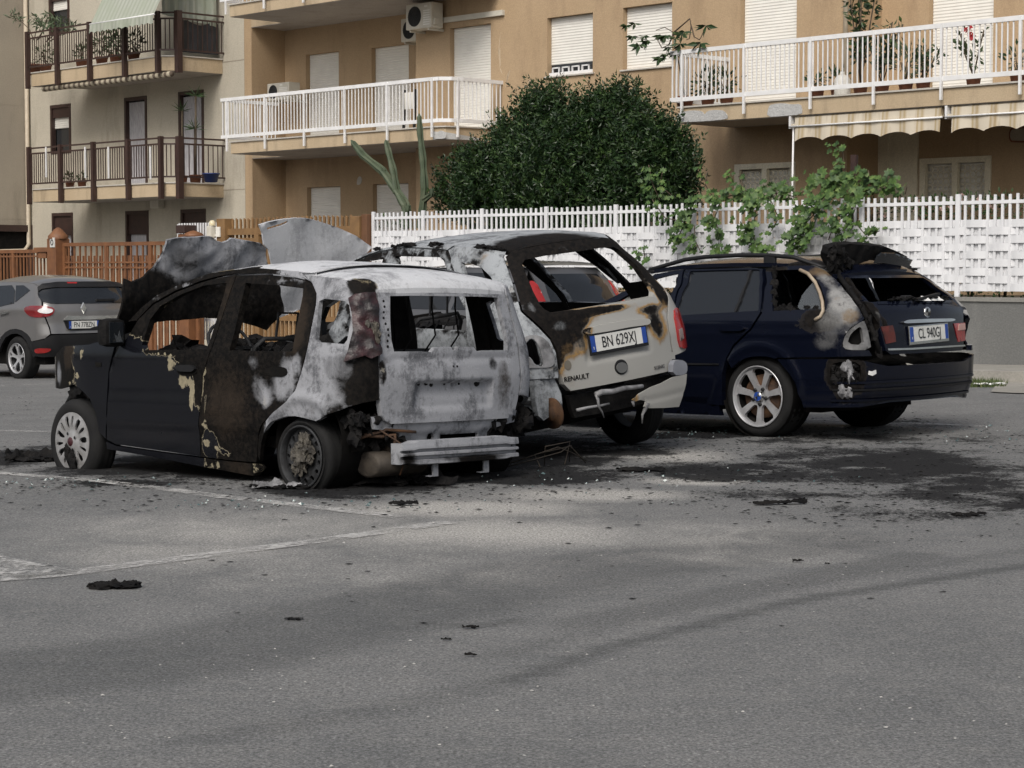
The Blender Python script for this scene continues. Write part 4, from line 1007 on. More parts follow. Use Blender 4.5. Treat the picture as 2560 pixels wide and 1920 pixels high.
# grass along the kerb
m = MB()
for _ in range(2600):
    p = gpt(rnd.uniform(2380, 2520)-rnd.random()**2*60, rnd.uniform(947, 969)); h = rnd.uniform(.03, .10); d = Vector((rnd.gauss(0, .4), rnd.gauss(0, .4), 1)).normalized()*h; x = Vector((rnd.uniform(-1, 1), rnd.uniform(-1, 1), 0))*.007
    m.add([p-x, p+x, p+d], [(0, 1, 2)])
tag(m.build('grass', M_GRASS), kind='stuff')

# ---- balcony plants
def pot(m, x, y, z, r, h): m.lathe([(0, z), (r*.75, z), (r, z+h), (r*1.06, z+h), (r*1.06, z+h*.86), (r*.9, z+h*.86), (r*.85, z+h*.9), (0, z+h*.9)], 16, Matrix.Translation((x, y, 0)))
def potted(a, b, z, r, h, label, style, mat=None, size=.4, n=40, flower=None):
    R = empty('potted_plant', BM(a, b, z), label, 'potted plant', 'potted plants on the balconies'); mat = mat or M_POTL
    m = MB(); pot(m, 0, 0, 0, r, h); m.build('pot', M_TERR, R); m = MB(); s = MB()
    if style == 'bush':
        for _ in range(int(n*1.5)): d = rv(); p = Vector((0, 0, h+size*.55))+Vector((d.x*1.25, d.y*.7, d.z))*size*.6*rnd.random()**.5; leaf(m, p, d+Vector((0, 0, .3)), .115, .05)
        for k in range(5): s.tube([(0, 0, h*.9), (rnd.uniform(-1, 1)*size*.4, rnd.uniform(-.1, .1), h+size*.6)], .008, 5)
    elif style == 'spiky':
        s.tube([(0, 0, h*.9), (.02, 0, h+size)], .025, 7)
        for k in range(n): d = rv(); d.z = abs(d.z)*.8-.15; leaf(m, Vector((.02, 0, h+size)), d, .32, .03, .1)
    elif style == 'tall':
        for k in range(5):
            t_ = Vector((rnd.uniform(-.4, .4), rnd.uniform(-.1, .1), h+size*rnd.uniform(.75, 1))); s.tube([(0, 0, h*.9), t_*.6+Vector((0, 0, .1)), t_], .012, 5)
            for _ in range(n//5): d = rv(); leaf(m, t_.lerp(Vector((0, 0, h)), rnd.random()*.75)+d*.05, d+Vector((0, 0, .2)), .13, .055)
    m.build('foliage', mat, R); s.build('stem', M_BARK, R)
    if flower:
        f = MB()
        for _ in range(5):
            p = Vector((rnd.uniform(-.12, .12), -.1, h+size*rnd.uniform(.75, 1)))
            for k in range(7): leaf(f, p, Vector((cos(k*.9), -.3, sin(k*.9))), .06, .05)
        f.build('blossom', flower, R)
    return R
zb = 4.17; a_ = lambda px: pb(px, 250, .35)[0]
R = potted(a_(1712), .35, zb, .17, .22, 'umbrella plant on the right balcony with leafy arms reaching out over the railing', 'bush', n=6, size=.15)
oP = Vector((a_(1712), .35, zb)); m = MB(); s = MB()
def Lp(p, b=.0): a, z = pb(*p, b); return Vector((a, b, z))-oP
for pts in (ZG((300, 1000), (315, 850), (265, 560), (240, 440), (210, 330), (205, 190), (100, 130), (0, 165)), ZG((205, 190), (390, 30), (405, 120), (385, 260), (350, 275)), ZG((408, 120), (440, 240), (500, 275), (545, 200)), ZG((205, 190), (150, 330), (70, 370), (0, 250)), ZG((260, 470), (150, 440), (40, 500))): s.tube([Lp(p) for p in pts], .014, 6, .007)
def rosette(px, r): 
    c = Lp(px, rnd.uniform(-.25, .15))
    for k in range(8):
        a = k*pi/4+rnd.uniform(-.2, .2); d = Vector((cos(a), -.35+.5*sin(a*2), sin(a)*.55-.55)); leaf(m, c, d, r*rnd.uniform(.85, 1.15), r*.36, .15)
for p, r in list(zip(ZG((575, 110), (510, 315), (300, 200), (275, 320), (330, 180), (230, 430), (60, 230), (110, 230), (40, 480), (110, 440), (230, 250), (150, 360)), (.24, .25, .22, .22, .15, .18, .17, .17, .18, .14, .15, .15)))+list(zip(ZC((1005, 150), (990, 235), (1030, 290), (950, 165), (1090, 260), (1190, 235), (1170, 375), (1060, 235)), (.15, .16, .2, .14, .2, .16, .15, .15))): rosette(p, r)
m.build('leaf_rosettes', M_SCHEF, R); s.build('branches', M_BARK, R)
for px, st, sz, n, lb, fl, mt in ((1765, 'bush', .45, 70, 'dark leafy pot plant between the umbrella plant and the first shutter', None, M_LAUREL), (1818, 'bush', .42, 60, 'bushy pot plant directly left of the first shutter on the right balcony', None, M_LAUREL), (2035, 'bush', .25, 30, 'small pot plant just right of the first shutter', None, M_POTL), (2082, 'bush', .28, 34, 'pot plant beside the white canister', None, M_POTL), (2150, 'tall', 1.75, 260, 'tallest pot plant on the right balcony, rising above the handrail by the drain pipe', None, M_LAUREL), (2190, 'tall', 1.0, 200, 'dense dark pot plant right of the tallest one', None, M_LAUREL), (2262, 'bush', .5, 80, 'pale green spreading pot plant in the recess of the right balcony', None, M_OLE), (2300, 'tall', .6, 90, 'dark pot plant left of the second shutter', None, M_POTL), (2428, 'tall', .75, 60, 'pot plant with a red flower in front of the second shutter', M_FLOW, M_POTL), (2545, 'bush', .35, 40, 'dark pot plant at the right end of the balcony', None, M_POTL)):
    potted(a_(px), .35+rnd.uniform(-.05, .2), zb, .13, .2, lb, st, mt, sz, n, fl)
R = empty('plastic_canister', BM(a_(2110), .3, zb), 'white plastic canister standing among the balcony pots', 'canister')
MB().lathe([(0, 0), (.13, 0), (.14, .03), (.14, .28), (.1, .34), (.04, .37), (.04, .42), (0, .42)], 16).build('body', M_SHUT, R)
z2 = 6.33; aa = lambda px: pb(px, 150, .4)[0]
for px, st, sz, n, lb in ((110, 'bush', .5, 50, 'round pot plant at the left end of the upper brown balcony'), (250, 'bush', .7, 110, 'light green bushy pot plant on the upper brown balcony under the awning'), (285, 'bush', .6, 110, 'green pot plant under the middle of the green awning'), (330, 'bush', .5, 80, 'dark pot plant beside the black tarpaulin on the upper brown balcony'), (200, 'bush', .35, 40, 'low pot plant left of the green awning')):
    potted(aa(px), .45, z2, .16, .24, lb, st, M_POTL, sz, n)
R = potted(aa(84), .4, z2, .2, .28, 'tall oleander with bare lower stems overhanging the left end of the upper brown balcony', 'bush', M_OLE, .1, 4)
oP = Vector((aa(84), .4, z2)); m = MB(); s = MB()
for pts in (ZA((220, 260), (190, 190), (140, 140), (70, 100)), ZA((220, 260), (240, 180), (230, 110)), ZA((240, 260), (290, 180), (310, 90)), ZA((250, 260), (280, 200), (270, 120)), ZA((300, 270), (380, 200), (420, 120)), ZA((300, 270), (360, 180), (350, 120)), ZA((320, 270), (430, 200), (470, 160))):
    P = [Lp(p, .35) for p in pts]; s.tube(P, .014, 6, .007)
    for _ in range(34): leaf(m, P[-1].lerp(P[-2], rnd.random()*.8)+rv()*.10, rv()+Vector((rnd.uniform(-.4, .4), 0, -.1)), .19, .045)
m.build('leaf_sprays', M_OLE, R); s.build('branches', M_BARK, R)
z3 = 3.31
for px, py, lb in ((454, 277, 'spiky yucca before the right window of the middle floor, left of another'), (486, 322, 'smaller spiky yucca low against the right window pane of the middle floor'), (488, 240, 'tallest spiky yucca against the top of the right window on the middle floor')):
    a, z = pb(px, py, .9); potted(a, .9, z3, .14, .2, lb, 'spiky', M_POTL, z-z3-.2, 26)
for px, lb in ((175, 'low pot plant by the left window of the lower brown balcony'), (205, 'low pot plant between the first two posts of the lower brown balcony')): potted(pb(px, 470, .4)[0], .4, z3, .12, .16, lb, 'bush', M_POTL, .2, 20)
R = empty('plant_tub', BM(pb(528, 470, .9)[0], .9, z3), 'blue plastic tub on the short side of the lower brown balcony', 'tub')
m = MB(); pot(m, 0, 0, 0, .2, .22); m.build('tub', pm('blue_plastic', (.02, .04, .16), None, .5), R)
R = empty('folding_chair', BM(pb(1022, 300, .5)[0], .5, 4.16), 'folded dark chair leaning on the white-railed balcony', 'chair'); m = MB()
for x in (-.17, .17): m.bar((x, 0, 0), (x, .05, .86), .045)
m.build('frame', M_BPLAS, R); MB().bb(-.14, .14, .0, .03, .45, .8).build('seat', M_SHUT, R)
# ------------------------------------------------------------------ cars: local frame x forward, y left, z up, origin under the rear axle
def arch(car, R, amp, zc_=.3, x0=0.):
    return lambda u, v: -amp*smooth01(1-abs(math.hypot(abs(u)-car.ux(x0, .3), v-zc_)-R)/.055)
class Car:
    def __init__(s, name, label, loc, phi, roll, pitch, Y0, xr, r, cr, cat='car'):
        s.M = Matrix.Translation(Vector(loc)) @ Matrix.Rotation(radians(90+phi), 4, 'Z') @ Matrix.Rotation(radians(-pitch), 4, 'Y') @ Matrix.Rotation(radians(-roll), 4, 'X')
        s.Mi = s.M.inverted(); s.Y0, s.xr, s.r, s.cr = Y0, xr, r, cr
        s.root = empty(name, s.M, label, cat); s.o = s.Mi @ CO
    def lray(s, px, py): return s.Mi.to_3x3() @ ray(px, py)
    def sd(s, p):
        xr, r = s.xr(p.z), s.r; xs = xr+r; y = abs(p.y)
        if p.x >= xs: return y-s.Y0(p.x, p.z)
        yc = s.Y0(xs, p.z)-r
        if y > yc: return math.hypot(xs-p.x, y-yc)-r
        return (xr-s.cr*(1-(y/yc)**2))-p.x
    def hit(s, px, py):
        d = s.lray(px, py); c = s.M @ Vector((.8, 0, .8)); tc = (c-CO).dot(FW); best = None
        t = tc-3.6; prev = None
        while t < tc+3.6:
            p = s.o+d*t; v = s.sd(p)
            if best is None or v < best[0]: best = (v, t)
            if v < 0:
                a, b = t-.03, t
                for _ in range(14):
                    m = (a+b)/2
                    if s.sd(s.o+d*m) < 0: b = m
                    else: a = m
                return s.o+d*b
            t += .03
        return s.o+d*best[1]
    def U(s, p):
        xr, r = s.xr(p.z), s.r; xs = xr+r; yc = s.Y0(xs, p.z)-r; y = abs(p.y)
        if p.x >= xs and y > yc*.5: a = yc+r*pi/2+(p.x-xs)
        elif y > yc: a = yc+r*atan2(y-yc, max(1e-6, xs-p.x))*-1+r*pi/2
        else: a = y
        if p.x < xs and y > yc: a = yc+r*(pi/2-atan2(max(0, xs-p.x), y-yc))
        return (a if p.y >= 0 else -a, p.z)
    def P(s, pts):
        out = []
        for i, q in enumerate(pts):
            if i:
                a = pts[i-1]; n = int(math.hypot(q[0]-a[0], q[1]-a[1])/22)
                out += [s.U(s.hit(a[0]+(q[0]-a[0])*k/(n+1), a[1]+(q[1]-a[1])*k/(n+1))) for k in range(1, n+1)]
            out.append(s.U(s.hit(*q)))
        return out
    def S(s, u, z, off=0.):
        sg = 1 if u >= 0 else -1; a = abs(u); xr, r = s.xr(z), s.r; xs = xr+r; yc = s.Y0(xs, z)-r
        if a <= yc: return Vector((xr-s.cr*(1-(a/yc)**2)-off, sg*a, z))
        if a <= yc+r*pi/2:
            th = (a-yc)/r; return Vector((xs-(r+off)*cos(th), sg*(yc+(r+off)*sin(th)), z))
        x = xs+a-yc-r*pi/2; return Vector((x, sg*(s.Y0(x, z)+off), z))
    def ux(s, x, z): r = s.r; xs = s.xr(z)+r; return s.Y0(xs, z)-r+r*pi/2+x-xs
    def plane(s, px, py, n, k):   # local plane n.p = k
        d = s.lray(px, py); n = Vector(n); return s.o+d*((k-s.o.dot(n))/d.dot(n))
    def pan(s, name, poly, holes=(), mat=None, sides=(1,), off=0., disp=None, parent=None, **kw):
        if mat in (M_PANDA, M_SCEN, M_BMW): kw.setdefault('inner', M_CHAR)
        out = []
        for sg in sides:
            f = lambda u, v, o: s.S(u, v, o+off-(disp(u, v) if disp else 0))
            out.append(panel(name, f, [(sg*u, v) for u, v in poly], [[(sg*u, v) for u, v in h] for h in holes], mat, parent or s.root, **kw))
        return out[0]
    def sym(s, half): return half+[(-u, v) for u, v in half[::-1]]
    def roof(s, name, pts, crown, dx, mat, wear, nx=3, th=.03, ny=14, inner=.012):
        st = [s.hit(*q) for q in pts]; V = []; F = []; xs = []
        P = []
        for i in range(len(st)-1):
            for k in range(nx): P.append((st[i].lerp(st[i+1], k/nx), (i+k/nx)/(len(st)-1)))
        P.append((st[-1], 1.)); ss = lin(-1, 1, ny*2+1)
        def pt(p, f, q, dn): return Vector((p.x-dx(f)*(1-q*q), p.y*q*(1-inner/p.y), p.z+crown(f)*(1-abs(q)**2.6)-dn))
        top = [pt(p, f, q, 0) for p, f in P for q in ss]; bot = [pt(p, f, q, th) for p, f in P for q in ss]
        n = len(ss); m = MB(); Fs = [(i*n+j, i*n+j+1, (i+1)*n+j+1, (i+1)*n+j) for i in range(len(P)-1) for j in range(n-1)]
        if (top[1]-top[0]).cross(top[n]-top[0]).z < 0: Fs = [f[::-1] for f in Fs]
        m.add(top, Fs, True); m.add(bot, [f[::-1] for f in Fs], True)
        N = len(P); ed = [(i*n, (i+1)*n) for i in range(N-1)]+[((i+1)*n+n-1, i*n+n-1) for i in range(N-1)]+[(j+1, j) for j in range(n-1)]+[((N-1)*n+j, (N-1)*n+j+1) for j in range(n-1)]
        for a, b in ed: m.add([top[a], top[b], bot[b], bot[a]], [(0, 1, 2, 3)])
        o = m.build(name, mat, s.root)
        if wear: paint_wear(o, wear)
        return o
    def blob(s, ch, px, r, val, rz=None): return (ch, s.hit(*px), r, rz or r, val)
def wearfn(base, blobs=()):
    def f(v):
        q = list(base)+[0.]
        for ch, c, rx, rz, val in blobs:
            d = sqrt(((v.x-c.x)/rx)**2+((v.y-c.y)/rx)**2+((v.z-c.z)/rz)**2)
            if d < 1.5: w_ = 1-smooth01((d-.3)/1.2); q[ch] = q[ch]+(val-q[ch])*w_
        return tuple(q)
    return f
def lump(m, c, r, sc=(1, 1, 1), amp=.5, freq=6, seed=0, n=10):
    bm = bmesh.new(); bmesh.ops.create_icosphere(bm, subdivisions=3 if n > 8 else 2, radius=1)
    for v in bm.verts:
        k = 1+amp*1.1*noise.noise(v.co*freq*.35+Vector((seed*3.1, seed*1.7, 0)))+amp*.6*noise.noise(v.co*freq*.8+Vector((seed, 0, 5)))+amp*.4*noise.noise(v.co*freq*1.9+Vector((seed, 2, 5)))
        v.co = Vector((v.co.x*sc[0], v.co.y*sc[1], v.co.z*sc[2]))*r*k+Vector(c)
    bm.verts.index_update(); m.add([v.co.copy() for v in bm.verts], [[v.index for v in f.verts] for f in bm.faces], False); bm.free()
def heap(m, x0, x1, y0, y1, base, amp, freq, seed, step=.05):
    V, F = grid(lin(x0, x1, int((x1-x0)/step)+2), lin(y0, y1, int((y1-y0)/step)+2), lambda x, y: (x, y, base(x, y)+amp*noise.noise(Vector((x*freq, y*freq, seed)))+amp*.6*noise.noise(Vector((x*freq*2.7, y*freq*2.7, seed+9)))))
    m.add(V, F, False)
def wheel(car, x, yface, z, R, rim, width, side, style, parent, flat=0., ground=None, lean=0.):
    """tyre is the wheel part; rim and cover hang below it."""
    M = Matrix.Translation((x, yface*side, z)) @ Matrix.Rotation(-pi/2*side, 4, 'X')   # local z points outwards
    w2 = width
    prof = [(rim*.97, -w2*.1), (rim, -.004), (rim+.012, 0), ((rim+R)/2, .006), (R-.028, -.004), (R-.010, -.018), (R, -.04), (R+.002, -w2*.5), (R, -w2+.04), (R-.012, -w2+.018), (R-.03, -w2), (rim, -w2+.01), (rim*.97, -w2*.9)]
    m = MB().lathe(prof, 56, M)
    # tread grooves
    for k in range(3):
        h = -.055-(w2-.11)*k/2; m.lathe([(R+.004, h-.012), (R+.0045, h), (R+.004, h+.012)], 40, M)
    if flat:
        vs = []
        for v in m.v:
            v = Vector(v); f = z-R+flat
            if v.z < f:
                dd = f-v.z; v.z = f-.0*dd; v.y += (yface*side-width*side/2 < v.y and 1 or -1)*min(.03, dd*.5)
            vs.append(tuple(v))
        m.v = vs
    tyre = m.build('wheel', M_RUB, parent)
    def disc(name, mat, Rr, holes, dome, mt, th=.012, par=tyre, st=.02):
        f = lambda u, v, o: M @ Vector((u, v, dome(math.hypot(u, v))+o))
        return panel(name, f, [(Rr*cos(k*2*pi/48), Rr*sin(k*2*pi/48)) for k in range(48)], holes, mt, par, step=st, thick=th, gap=0)
    def rad(r0, r1, a, w0, w1): return [(r*cos(a)-q*sin(a), r*sin(a)+q*cos(a)) for r, q in ((r0, -w0), (r1, -w1), (r1, w1), (r0, w0))]
    MB().lathe([(rim*.98, -.005), (rim*.93, -.03), (rim*.86, -.08), (rim*.84, -w2*.9)], 40, M).lathe([(0, -.09), (rim*.8, -.092)], 30, M).build('rim_barrel', M_STEEL if style != 'alloy7' else M_DARK, tyre)
    if style == 'cover8':
        holes = []
        for k in range(7):
            a = 2*pi*k/7+.3
            holes += [chaikin(rad(rim*.50, rim*.88, a-.17, rim*.035, rim*.075), 1), chaikin(rad(rim*.46, rim*.88, a+.26, rim*.055, rim*.125), 1)]
        c = disc('wheel_cover', None, rim*1.0, holes, lambda r: .014*(1-(r/rim)**2)-.012*max(0, 1-abs(r/rim-.42)/.2), M_COVER)
        e = MB().lathe([(0, .012), (.028, .011), (.032, .006)], 20, Matrix.Translation((x, (yface+.006)*side, z)) @ Matrix.Rotation(-pi/2*side, 4, 'X')).build('emblem', M_EMB, c)
        m2 = MB()
        for k in range(4): a = k*pi/2+.5; m2.lathe([(0, .004), (.011, .004)], 10, M @ Matrix.Translation((.06*cos(a), .06*sin(a), .012)))
        m2.build('bolt_recess', M_BPLAS, c)
        for k, (px, py) in enumerate(((-.02, .10), (-.05, .14), (0, .07))): 
            m3 = MB(); lump(m3, M @ Vector((px, py, .03)), .035, (1, .6, 1.6), .7, 6, k, 5); m3.build('soot_drip', M_CHAR, c)
    elif style == 'steel':
        holes = [[(rim*.74*cos(a)+rim*.085*cos(q*pi/5), rim*.74*sin(a)+rim*.085*sin(q*pi/5)) for q in range(10)] for a in [2*pi*k/15 for k in range(15)]]
        c = disc('rim', None, rim*.92, holes, lambda r: -.035+.02*max(0, 1-abs(r/rim-.70)/.22)-.03*smooth01(1-r/(rim*.5)), M_STEEL)
        MB().lathe([(rim*1.0, .004), (rim*.97, .012), (rim*.93, .008), (rim*.91, -.03)], 40, M).build('rim_lip', M_STEEL, tyre)
        m3 = MB()
        for k, (px, py, rr) in enumerate(((0, .0, .06), (-.05, -.03, .05), (.02, .05, .05), (-.02, -.08, .05), (-.08, .01, .025), (.05, -.02, .035))): lump(m3, M @ Vector((px, py, .0)), rr, (.9, .5, 1.1), .9, 7, k, 9)
        m3.build('melted_cover', M_MELTB, tyre)
    elif style == 'alloy7':
        holes = []
        for k in range(7):
            a = 2*pi*k/7+pi/2+pi/7
            holes.append(chaikin([(rim*q*cos(a+t_), rim*q*sin(a+t_)) for q, t_ in ((.33, -.22), (.60, -.29), (.90, -.325), (.915, 0), (.90, .325), (.60, .29), (.33, .22))], 1))
        c = disc('rim', None, rim*.955, holes, lambda r: -.012-.022*smooth01(1-r/(rim*.8)), M_ALLOY, .03)
        MB().lathe([(rim*1.005, .004), (rim*.985, .012), (rim*.955, .006), (rim*.94, -.04)], 48, M).build('rim_lip', M_ALLOY, tyre)
        e = MB().lathe([(0, .003), (.033, .002), (.036, -.006), (.042, -.02)], 24, M).build('hub_cap', M_CHROME, c)
        m2 = MB()
        for k in range(4): 
            vs = [(0, 0, .0045)]+[(.028*cos(k*pi/2+q*pi/12), .028*sin(k*pi/2+q*pi/12), .0045) for q in range(7)]
            if k % 2: m2.add([M @ Vector(v) for v in vs], [(0, q, q+1) for q in range(1, 7)])
        m2.lathe([(.034, .004), (.028, .0048)], 24, M); m2.build('roundel', M_BLUE, e)
        m2 = MB()
        for k in range(5): a = 2*pi*k/5+.4; m2.lathe([(0, -.012), (.013, -.012), (.015, -.025)], 10, M @ Matrix.Translation((rim*.265*cos(a), rim*.265*sin(a), 0)))
        m2.build('wheel_bolt', M_BPLAS, c)
        MB().lathe([(.03, -.06), (rim*.70, -.06), (rim*.72, -.09)], 36, M).build('brake_disc', M_RUSTM, tyre)
    elif style == 'alloyY':
        holes = []
        for k in range(5):
            a = 2*pi*k/5-pi/2
            holes.append(chaikin([(rim*q*cos(a+t_), rim*q*sin(a+t_)) for q, t_ in ((.62, 0), (.90, -.17), (.92, 0), (.90, .17))], 1))
            a += pi/5; holes.append(chaikin([(rim*q*cos(a+t_), rim*q*sin(a+t_)) for q, t_ in ((.24, -.25), (.55, -.46), (.88, -.40), (.91, 0), (.88, .40), (.55, .46), (.24, .25))], 1))
        c = disc('rim', None, rim*.97, holes, lambda r: -.01-.03*smooth01(1-r/(rim*.8)), M_ALLOY, .02)
        MB().lathe([(rim*1.0, .004), (rim*.98, .01), (rim*.96, -.03)], 40, M).build('rim_lip', M_ALLOY, tyre)
    return tyre
FONT = None
def text_mesh(body, size, mat, parent, M, name='lettering', sx=1., ext=.0015):
    cu = bpy.data.curves.new('txt', 'FONT'); cu.body = body; cu.size = size; cu.align_x = 'CENTER'; cu.align_y = 'CENTER'; cu.extrude = ext
    ob = bpy.data.objects.new('txt', cu); COL.objects.link(ob); dg = bpy.context.evaluated_depsgraph_get()
    me = bpy.data.meshes.new_from_object(ob.evaluated_get(dg)); bpy.data.objects.remove(ob); bpy.data.curves.remove(cu)
    me.name = name; me.transform(M @ Matrix.Diagonal((sx, 1, 1, 1))); me.materials.clear(); return link(name, me, mat, parent)
def plate(car, c, txt, tilt=0., w=.52, h=.11, frame=True, skew=0., parent=None):
    """c: local centre; plate faces -x; its right runs along -y."""
    M = Matrix.Translation(c) @ Matrix(((0, 0, -1, 0), (-1, 0, 0, 0), (0, 1, 0, 0), (0, 0, 0, 1))) @ Matrix.Rotation(skew, 4, 'Z') @ Matrix.Rotation(tilt, 4, 'X')
    def T(m): m.v = [tuple(M @ Vector(v)) for v in m.v]; return m
    fr = T(MB().cbox(-w/2-.012, w/2+.012, -h/2-.022, h/2+.010, -.014, -.001, .004)).build('number_plate', M_CHROME if frame == 'chrome' else M_BPLAS, parent or car.root)
    T(MB().bb(-w/2+.042, w/2-.042, -h/2, h/2, -.002, .002)).build('plate_field', M_WHITE, fr)
    T(MB().bb(-w/2, -w/2+.041, -h/2, h/2, -.002, .002).bb(w/2-.041, w/2, -h/2, h/2, -.002, .002)).build('plate_band', M_BLUE, fr)
    text_mesh(txt, .108, M_INK, fr, M @ Matrix.Translation((0, -.002, .003)), 'plate_number', .74)
    text_mesh('I', .03, M_WHITE, fr, M @ Matrix.Translation((-w/2+.02, -.03, .003)), 'plate_letter')
    return fr
# ================================================================== burnt small black hatchback (nearest)
def pY(x, z):
    y = .80
    if z > .76: y -= .14*((z-.76)/.5)**1.15
    if z < .42: y -= .05*((.42-z)/.3)
    if x > 2.1: y -= .14*((x-2.1)/.6)**2
    return y
pX = interp([.15, .42, .62, .80, 1.10, 1.24, 1.4], [-.43, -.45, -.47, -.455, -.405, -.375, -.30])
PD = Car('burnt_hatchback', 'burnt-out small black hatchback with an ash-white tailgate and a burst-open bonnet, nearest the camera', (-.694, 12.28, gz(-.694, 12.28)), 46.5, -1.2, -1.4, pY, pX, .20, .035)
P = PD.P; b = PD.blob
# side panels
dsplit = Z3((868, 1146), (920, 1000), (975, 830), (1030, 660), (1078, 530))
fd = P(Z3((1070, 527), (950, 545), (800, 585), (600, 662), (420, 762), (300, 880)))+P(Z1((640, 540), (585, 600), (545, 680), (515, 780), (503, 1000), (498, 1230), (560, 1262), (840, 1302), (1130, 1342), (1118, 1080), (1142, 800)))+P(dsplit)
fdh = P(Z3((395, 880), (480, 772), (640, 682), (820, 612), (1000, 592), (985, 660), (930, 850), (880, 1010))+Z1((1172, 622), (960, 628), (745, 630), (735, 596)))
rdr = Z2((150, 150), (215, 185), (243, 250), (238, 330), (210, 470), (185, 600), (165, 690), (140, 780), (100, 900), (60, 970), (0, 1020))
rdr2 = Z1((1600, 1065), (1545, 1120), (1515, 1200), (1508, 1330))
rd = P(dsplit+Z3((1300, 525), (1500, 545), (1620, 575)))+P(rdr+rdr2+Z1((1500, 1384), (1320, 1368), (1130, 1344), (1118, 1080), (1142, 800)))
rdh = P(Z3((1150, 592), (1400, 610), (1605, 635), (1600, 700), (1560, 900))+Z1((1740, 640), (1530, 637), (1320, 632))+Z3((1065, 970), (1110, 760)))
qp = P(Z2((160, 122), (300, 138), (430, 156), (520, 170), (625, 192), (642, 236), (652, 350), (660, 660), (664, 966), (560, 985), (458, 1012), (345, 1055), (241, 1108))+ZJ((900, 258), (760, 228), (640, 232), (550, 262), (470, 304), (400, 380), (340, 490), (295, 610), (272, 850)))+P((Z2((215, 185), (243, 250), (238, 330), (210, 470), (185, 600), (165, 690), (140, 780), (100, 900), (60, 970), (0, 1020))+rdr2)[::-1])
qh = P(Z2((262, 302), (300, 286), (438, 302), (463, 330), (474, 420), (450, 560), (428, 590), (252, 577), (236, 560), (250, 420)))
fe = P(Z1((555, 600), (520, 585), (470, 572), (430, 575), (380, 590), (210, 602), (165, 650), (130, 730), (130, 800), (150, 880), (185, 892), (235, 880), (275, 862), (320, 890), (385, 955), (425, 1050), (450, 1180), (494, 1228), (500, 1000), (512, 780)))
sill = P(Z1((494, 1240), (560, 1268), (840, 1308), (1130, 1348), (1320, 1372), (1512, 1390), (1530, 1420), (1480, 1475), (1100, 1405), (800, 1345), (500, 1295)))
cant = P(Z3((215, 900), (330, 780), (450, 684), (650, 590), (780, 540), (880, 508), (1080, 481), (1240, 471), (1345, 479), (1500, 493), (1700, 513)))+P(Z2((150, 118), (205, 172), (150, 142)))+P(Z3((1620, 566), (1500, 538), (1300, 518), (1070, 520), (950, 538), (800, 577), (600, 653), (420, 752), (290, 890)))
wf = wearfn((.02, .05, .05), [b(3, p, r, v, rz) for p, r, v, rz in ((Z1((860, 655))[0], .20, .62, .022), (Z1((930, 720))[0], .07, .60, .07), (Z1((1000, 820))[0], .05, .62, .10), (Z1((1060, 850))[0], .07, .58, .06), (Z1((1065, 950))[0], .03, .66, .12))]+[b(1, p, r, v, rz) for p, r, v, rz in ((Z1((1110, 660))[0], .26, .85, .10), (Z1((1140, 760))[0], .13, .8, .2), (Z1((1110, 900))[0], .05, .62, .16), (Z1((860, 640))[0], .25, .75, .035), (Z1((1280, 380))[0], .14, .8, .4), (Z1((1000, 200))[0], .5, .78, .10), (Z1((760, 380))[0], .2, .75, .2))]+[b(2, Z1((1300, 300))[0], .10, .5, .3), b(0, Z1((1080, 150))[0], .4, .42, .04), b(1, Z1((700, 1000))[0], .3, -.2, .3)])
def crease(u, v): return -.010*smooth01(1-abs(v-.33)/.045)-.005*smooth01(1-abs(v-.735)/.02)+.006*smooth01(1-abs(v-.55)/.12)
PD.pan('front_door', fd, [fdh], M_PANDA, (1, -1), wear=wf, thick=.045, disp=crease)
wf = wearfn((.05, .95, .30), [b(3, p, r, v, rz) for p, r, v, rz in ((Z1((1150, 760))[0], .028, .66, .14), (Z1((1140, 960))[0], .022, .62, .16), (Z1((1165, 1140))[0], .05, .62, .03), (Z1((1170, 1250))[0], .055, .66, .035), (Z1((1240, 1290))[0], .05, .60, .03), (Z1((1560, 960))[0], .03, .6, .08))]+[b(1, Z1((1190, 1270))[0], .11, .12, .12), b(1, Z1((1150, 1000))[0], .035, .35, .25), b(2, Z1((1180, 1260))[0], .12, 0), b(1, Z1((1300, 1330))[0], .1, .4, .05), b(0, Z1((1520, 880))[0], .10, .50), b(0, Z1((1560, 960))[0], .07, .62), b(0, Z1((1690, 870))[0], .13, .66), b(0, Z1((1740, 720))[0], .10, .72), b(0, Z1((1480, 690))[0], .07, .5), b(1, Z1((1620, 770))[0], .07, .95), b(0, Z2((90, 500))[0], .1, .38, .2), b(2, Z2((110, 450))[0], .1, .75, .2), b(0, Z2((60, 160))[0], .3, .5, .05), b(2, Z1((1300, 1000))[0], .22, .6)])
PD.pan('rear_door', rd, [rdh], M_PANDA, (1, -1), wear=wf, thick=.045, disp=crease)
wf = wearfn((.92, .75, .0), [b(0, Z2((590, 830))[0], .20, .02), b(0, Z2((420, 760))[0], .10, .42), b(0, Z2((330, 740))[0], .08, .52), b(0, Z2((560, 205))[0], .10, .12), b(0, Z2((330, 1010))[0], .12, .6), b(2, Z2((220, 1050))[0], .07, .45), b(0, ZJ((340, 500))[0], .06, .45, .2), b(0, ZJ((320, 800))[0], .08, .05, .2)])
aP_ = arch(PD, .33, .022, .19); PD.pan('quarter_panel', qp, [qh], M_PANDA, (1, -1), wear=wf, thick=.03, step=.022, disp=aP_)
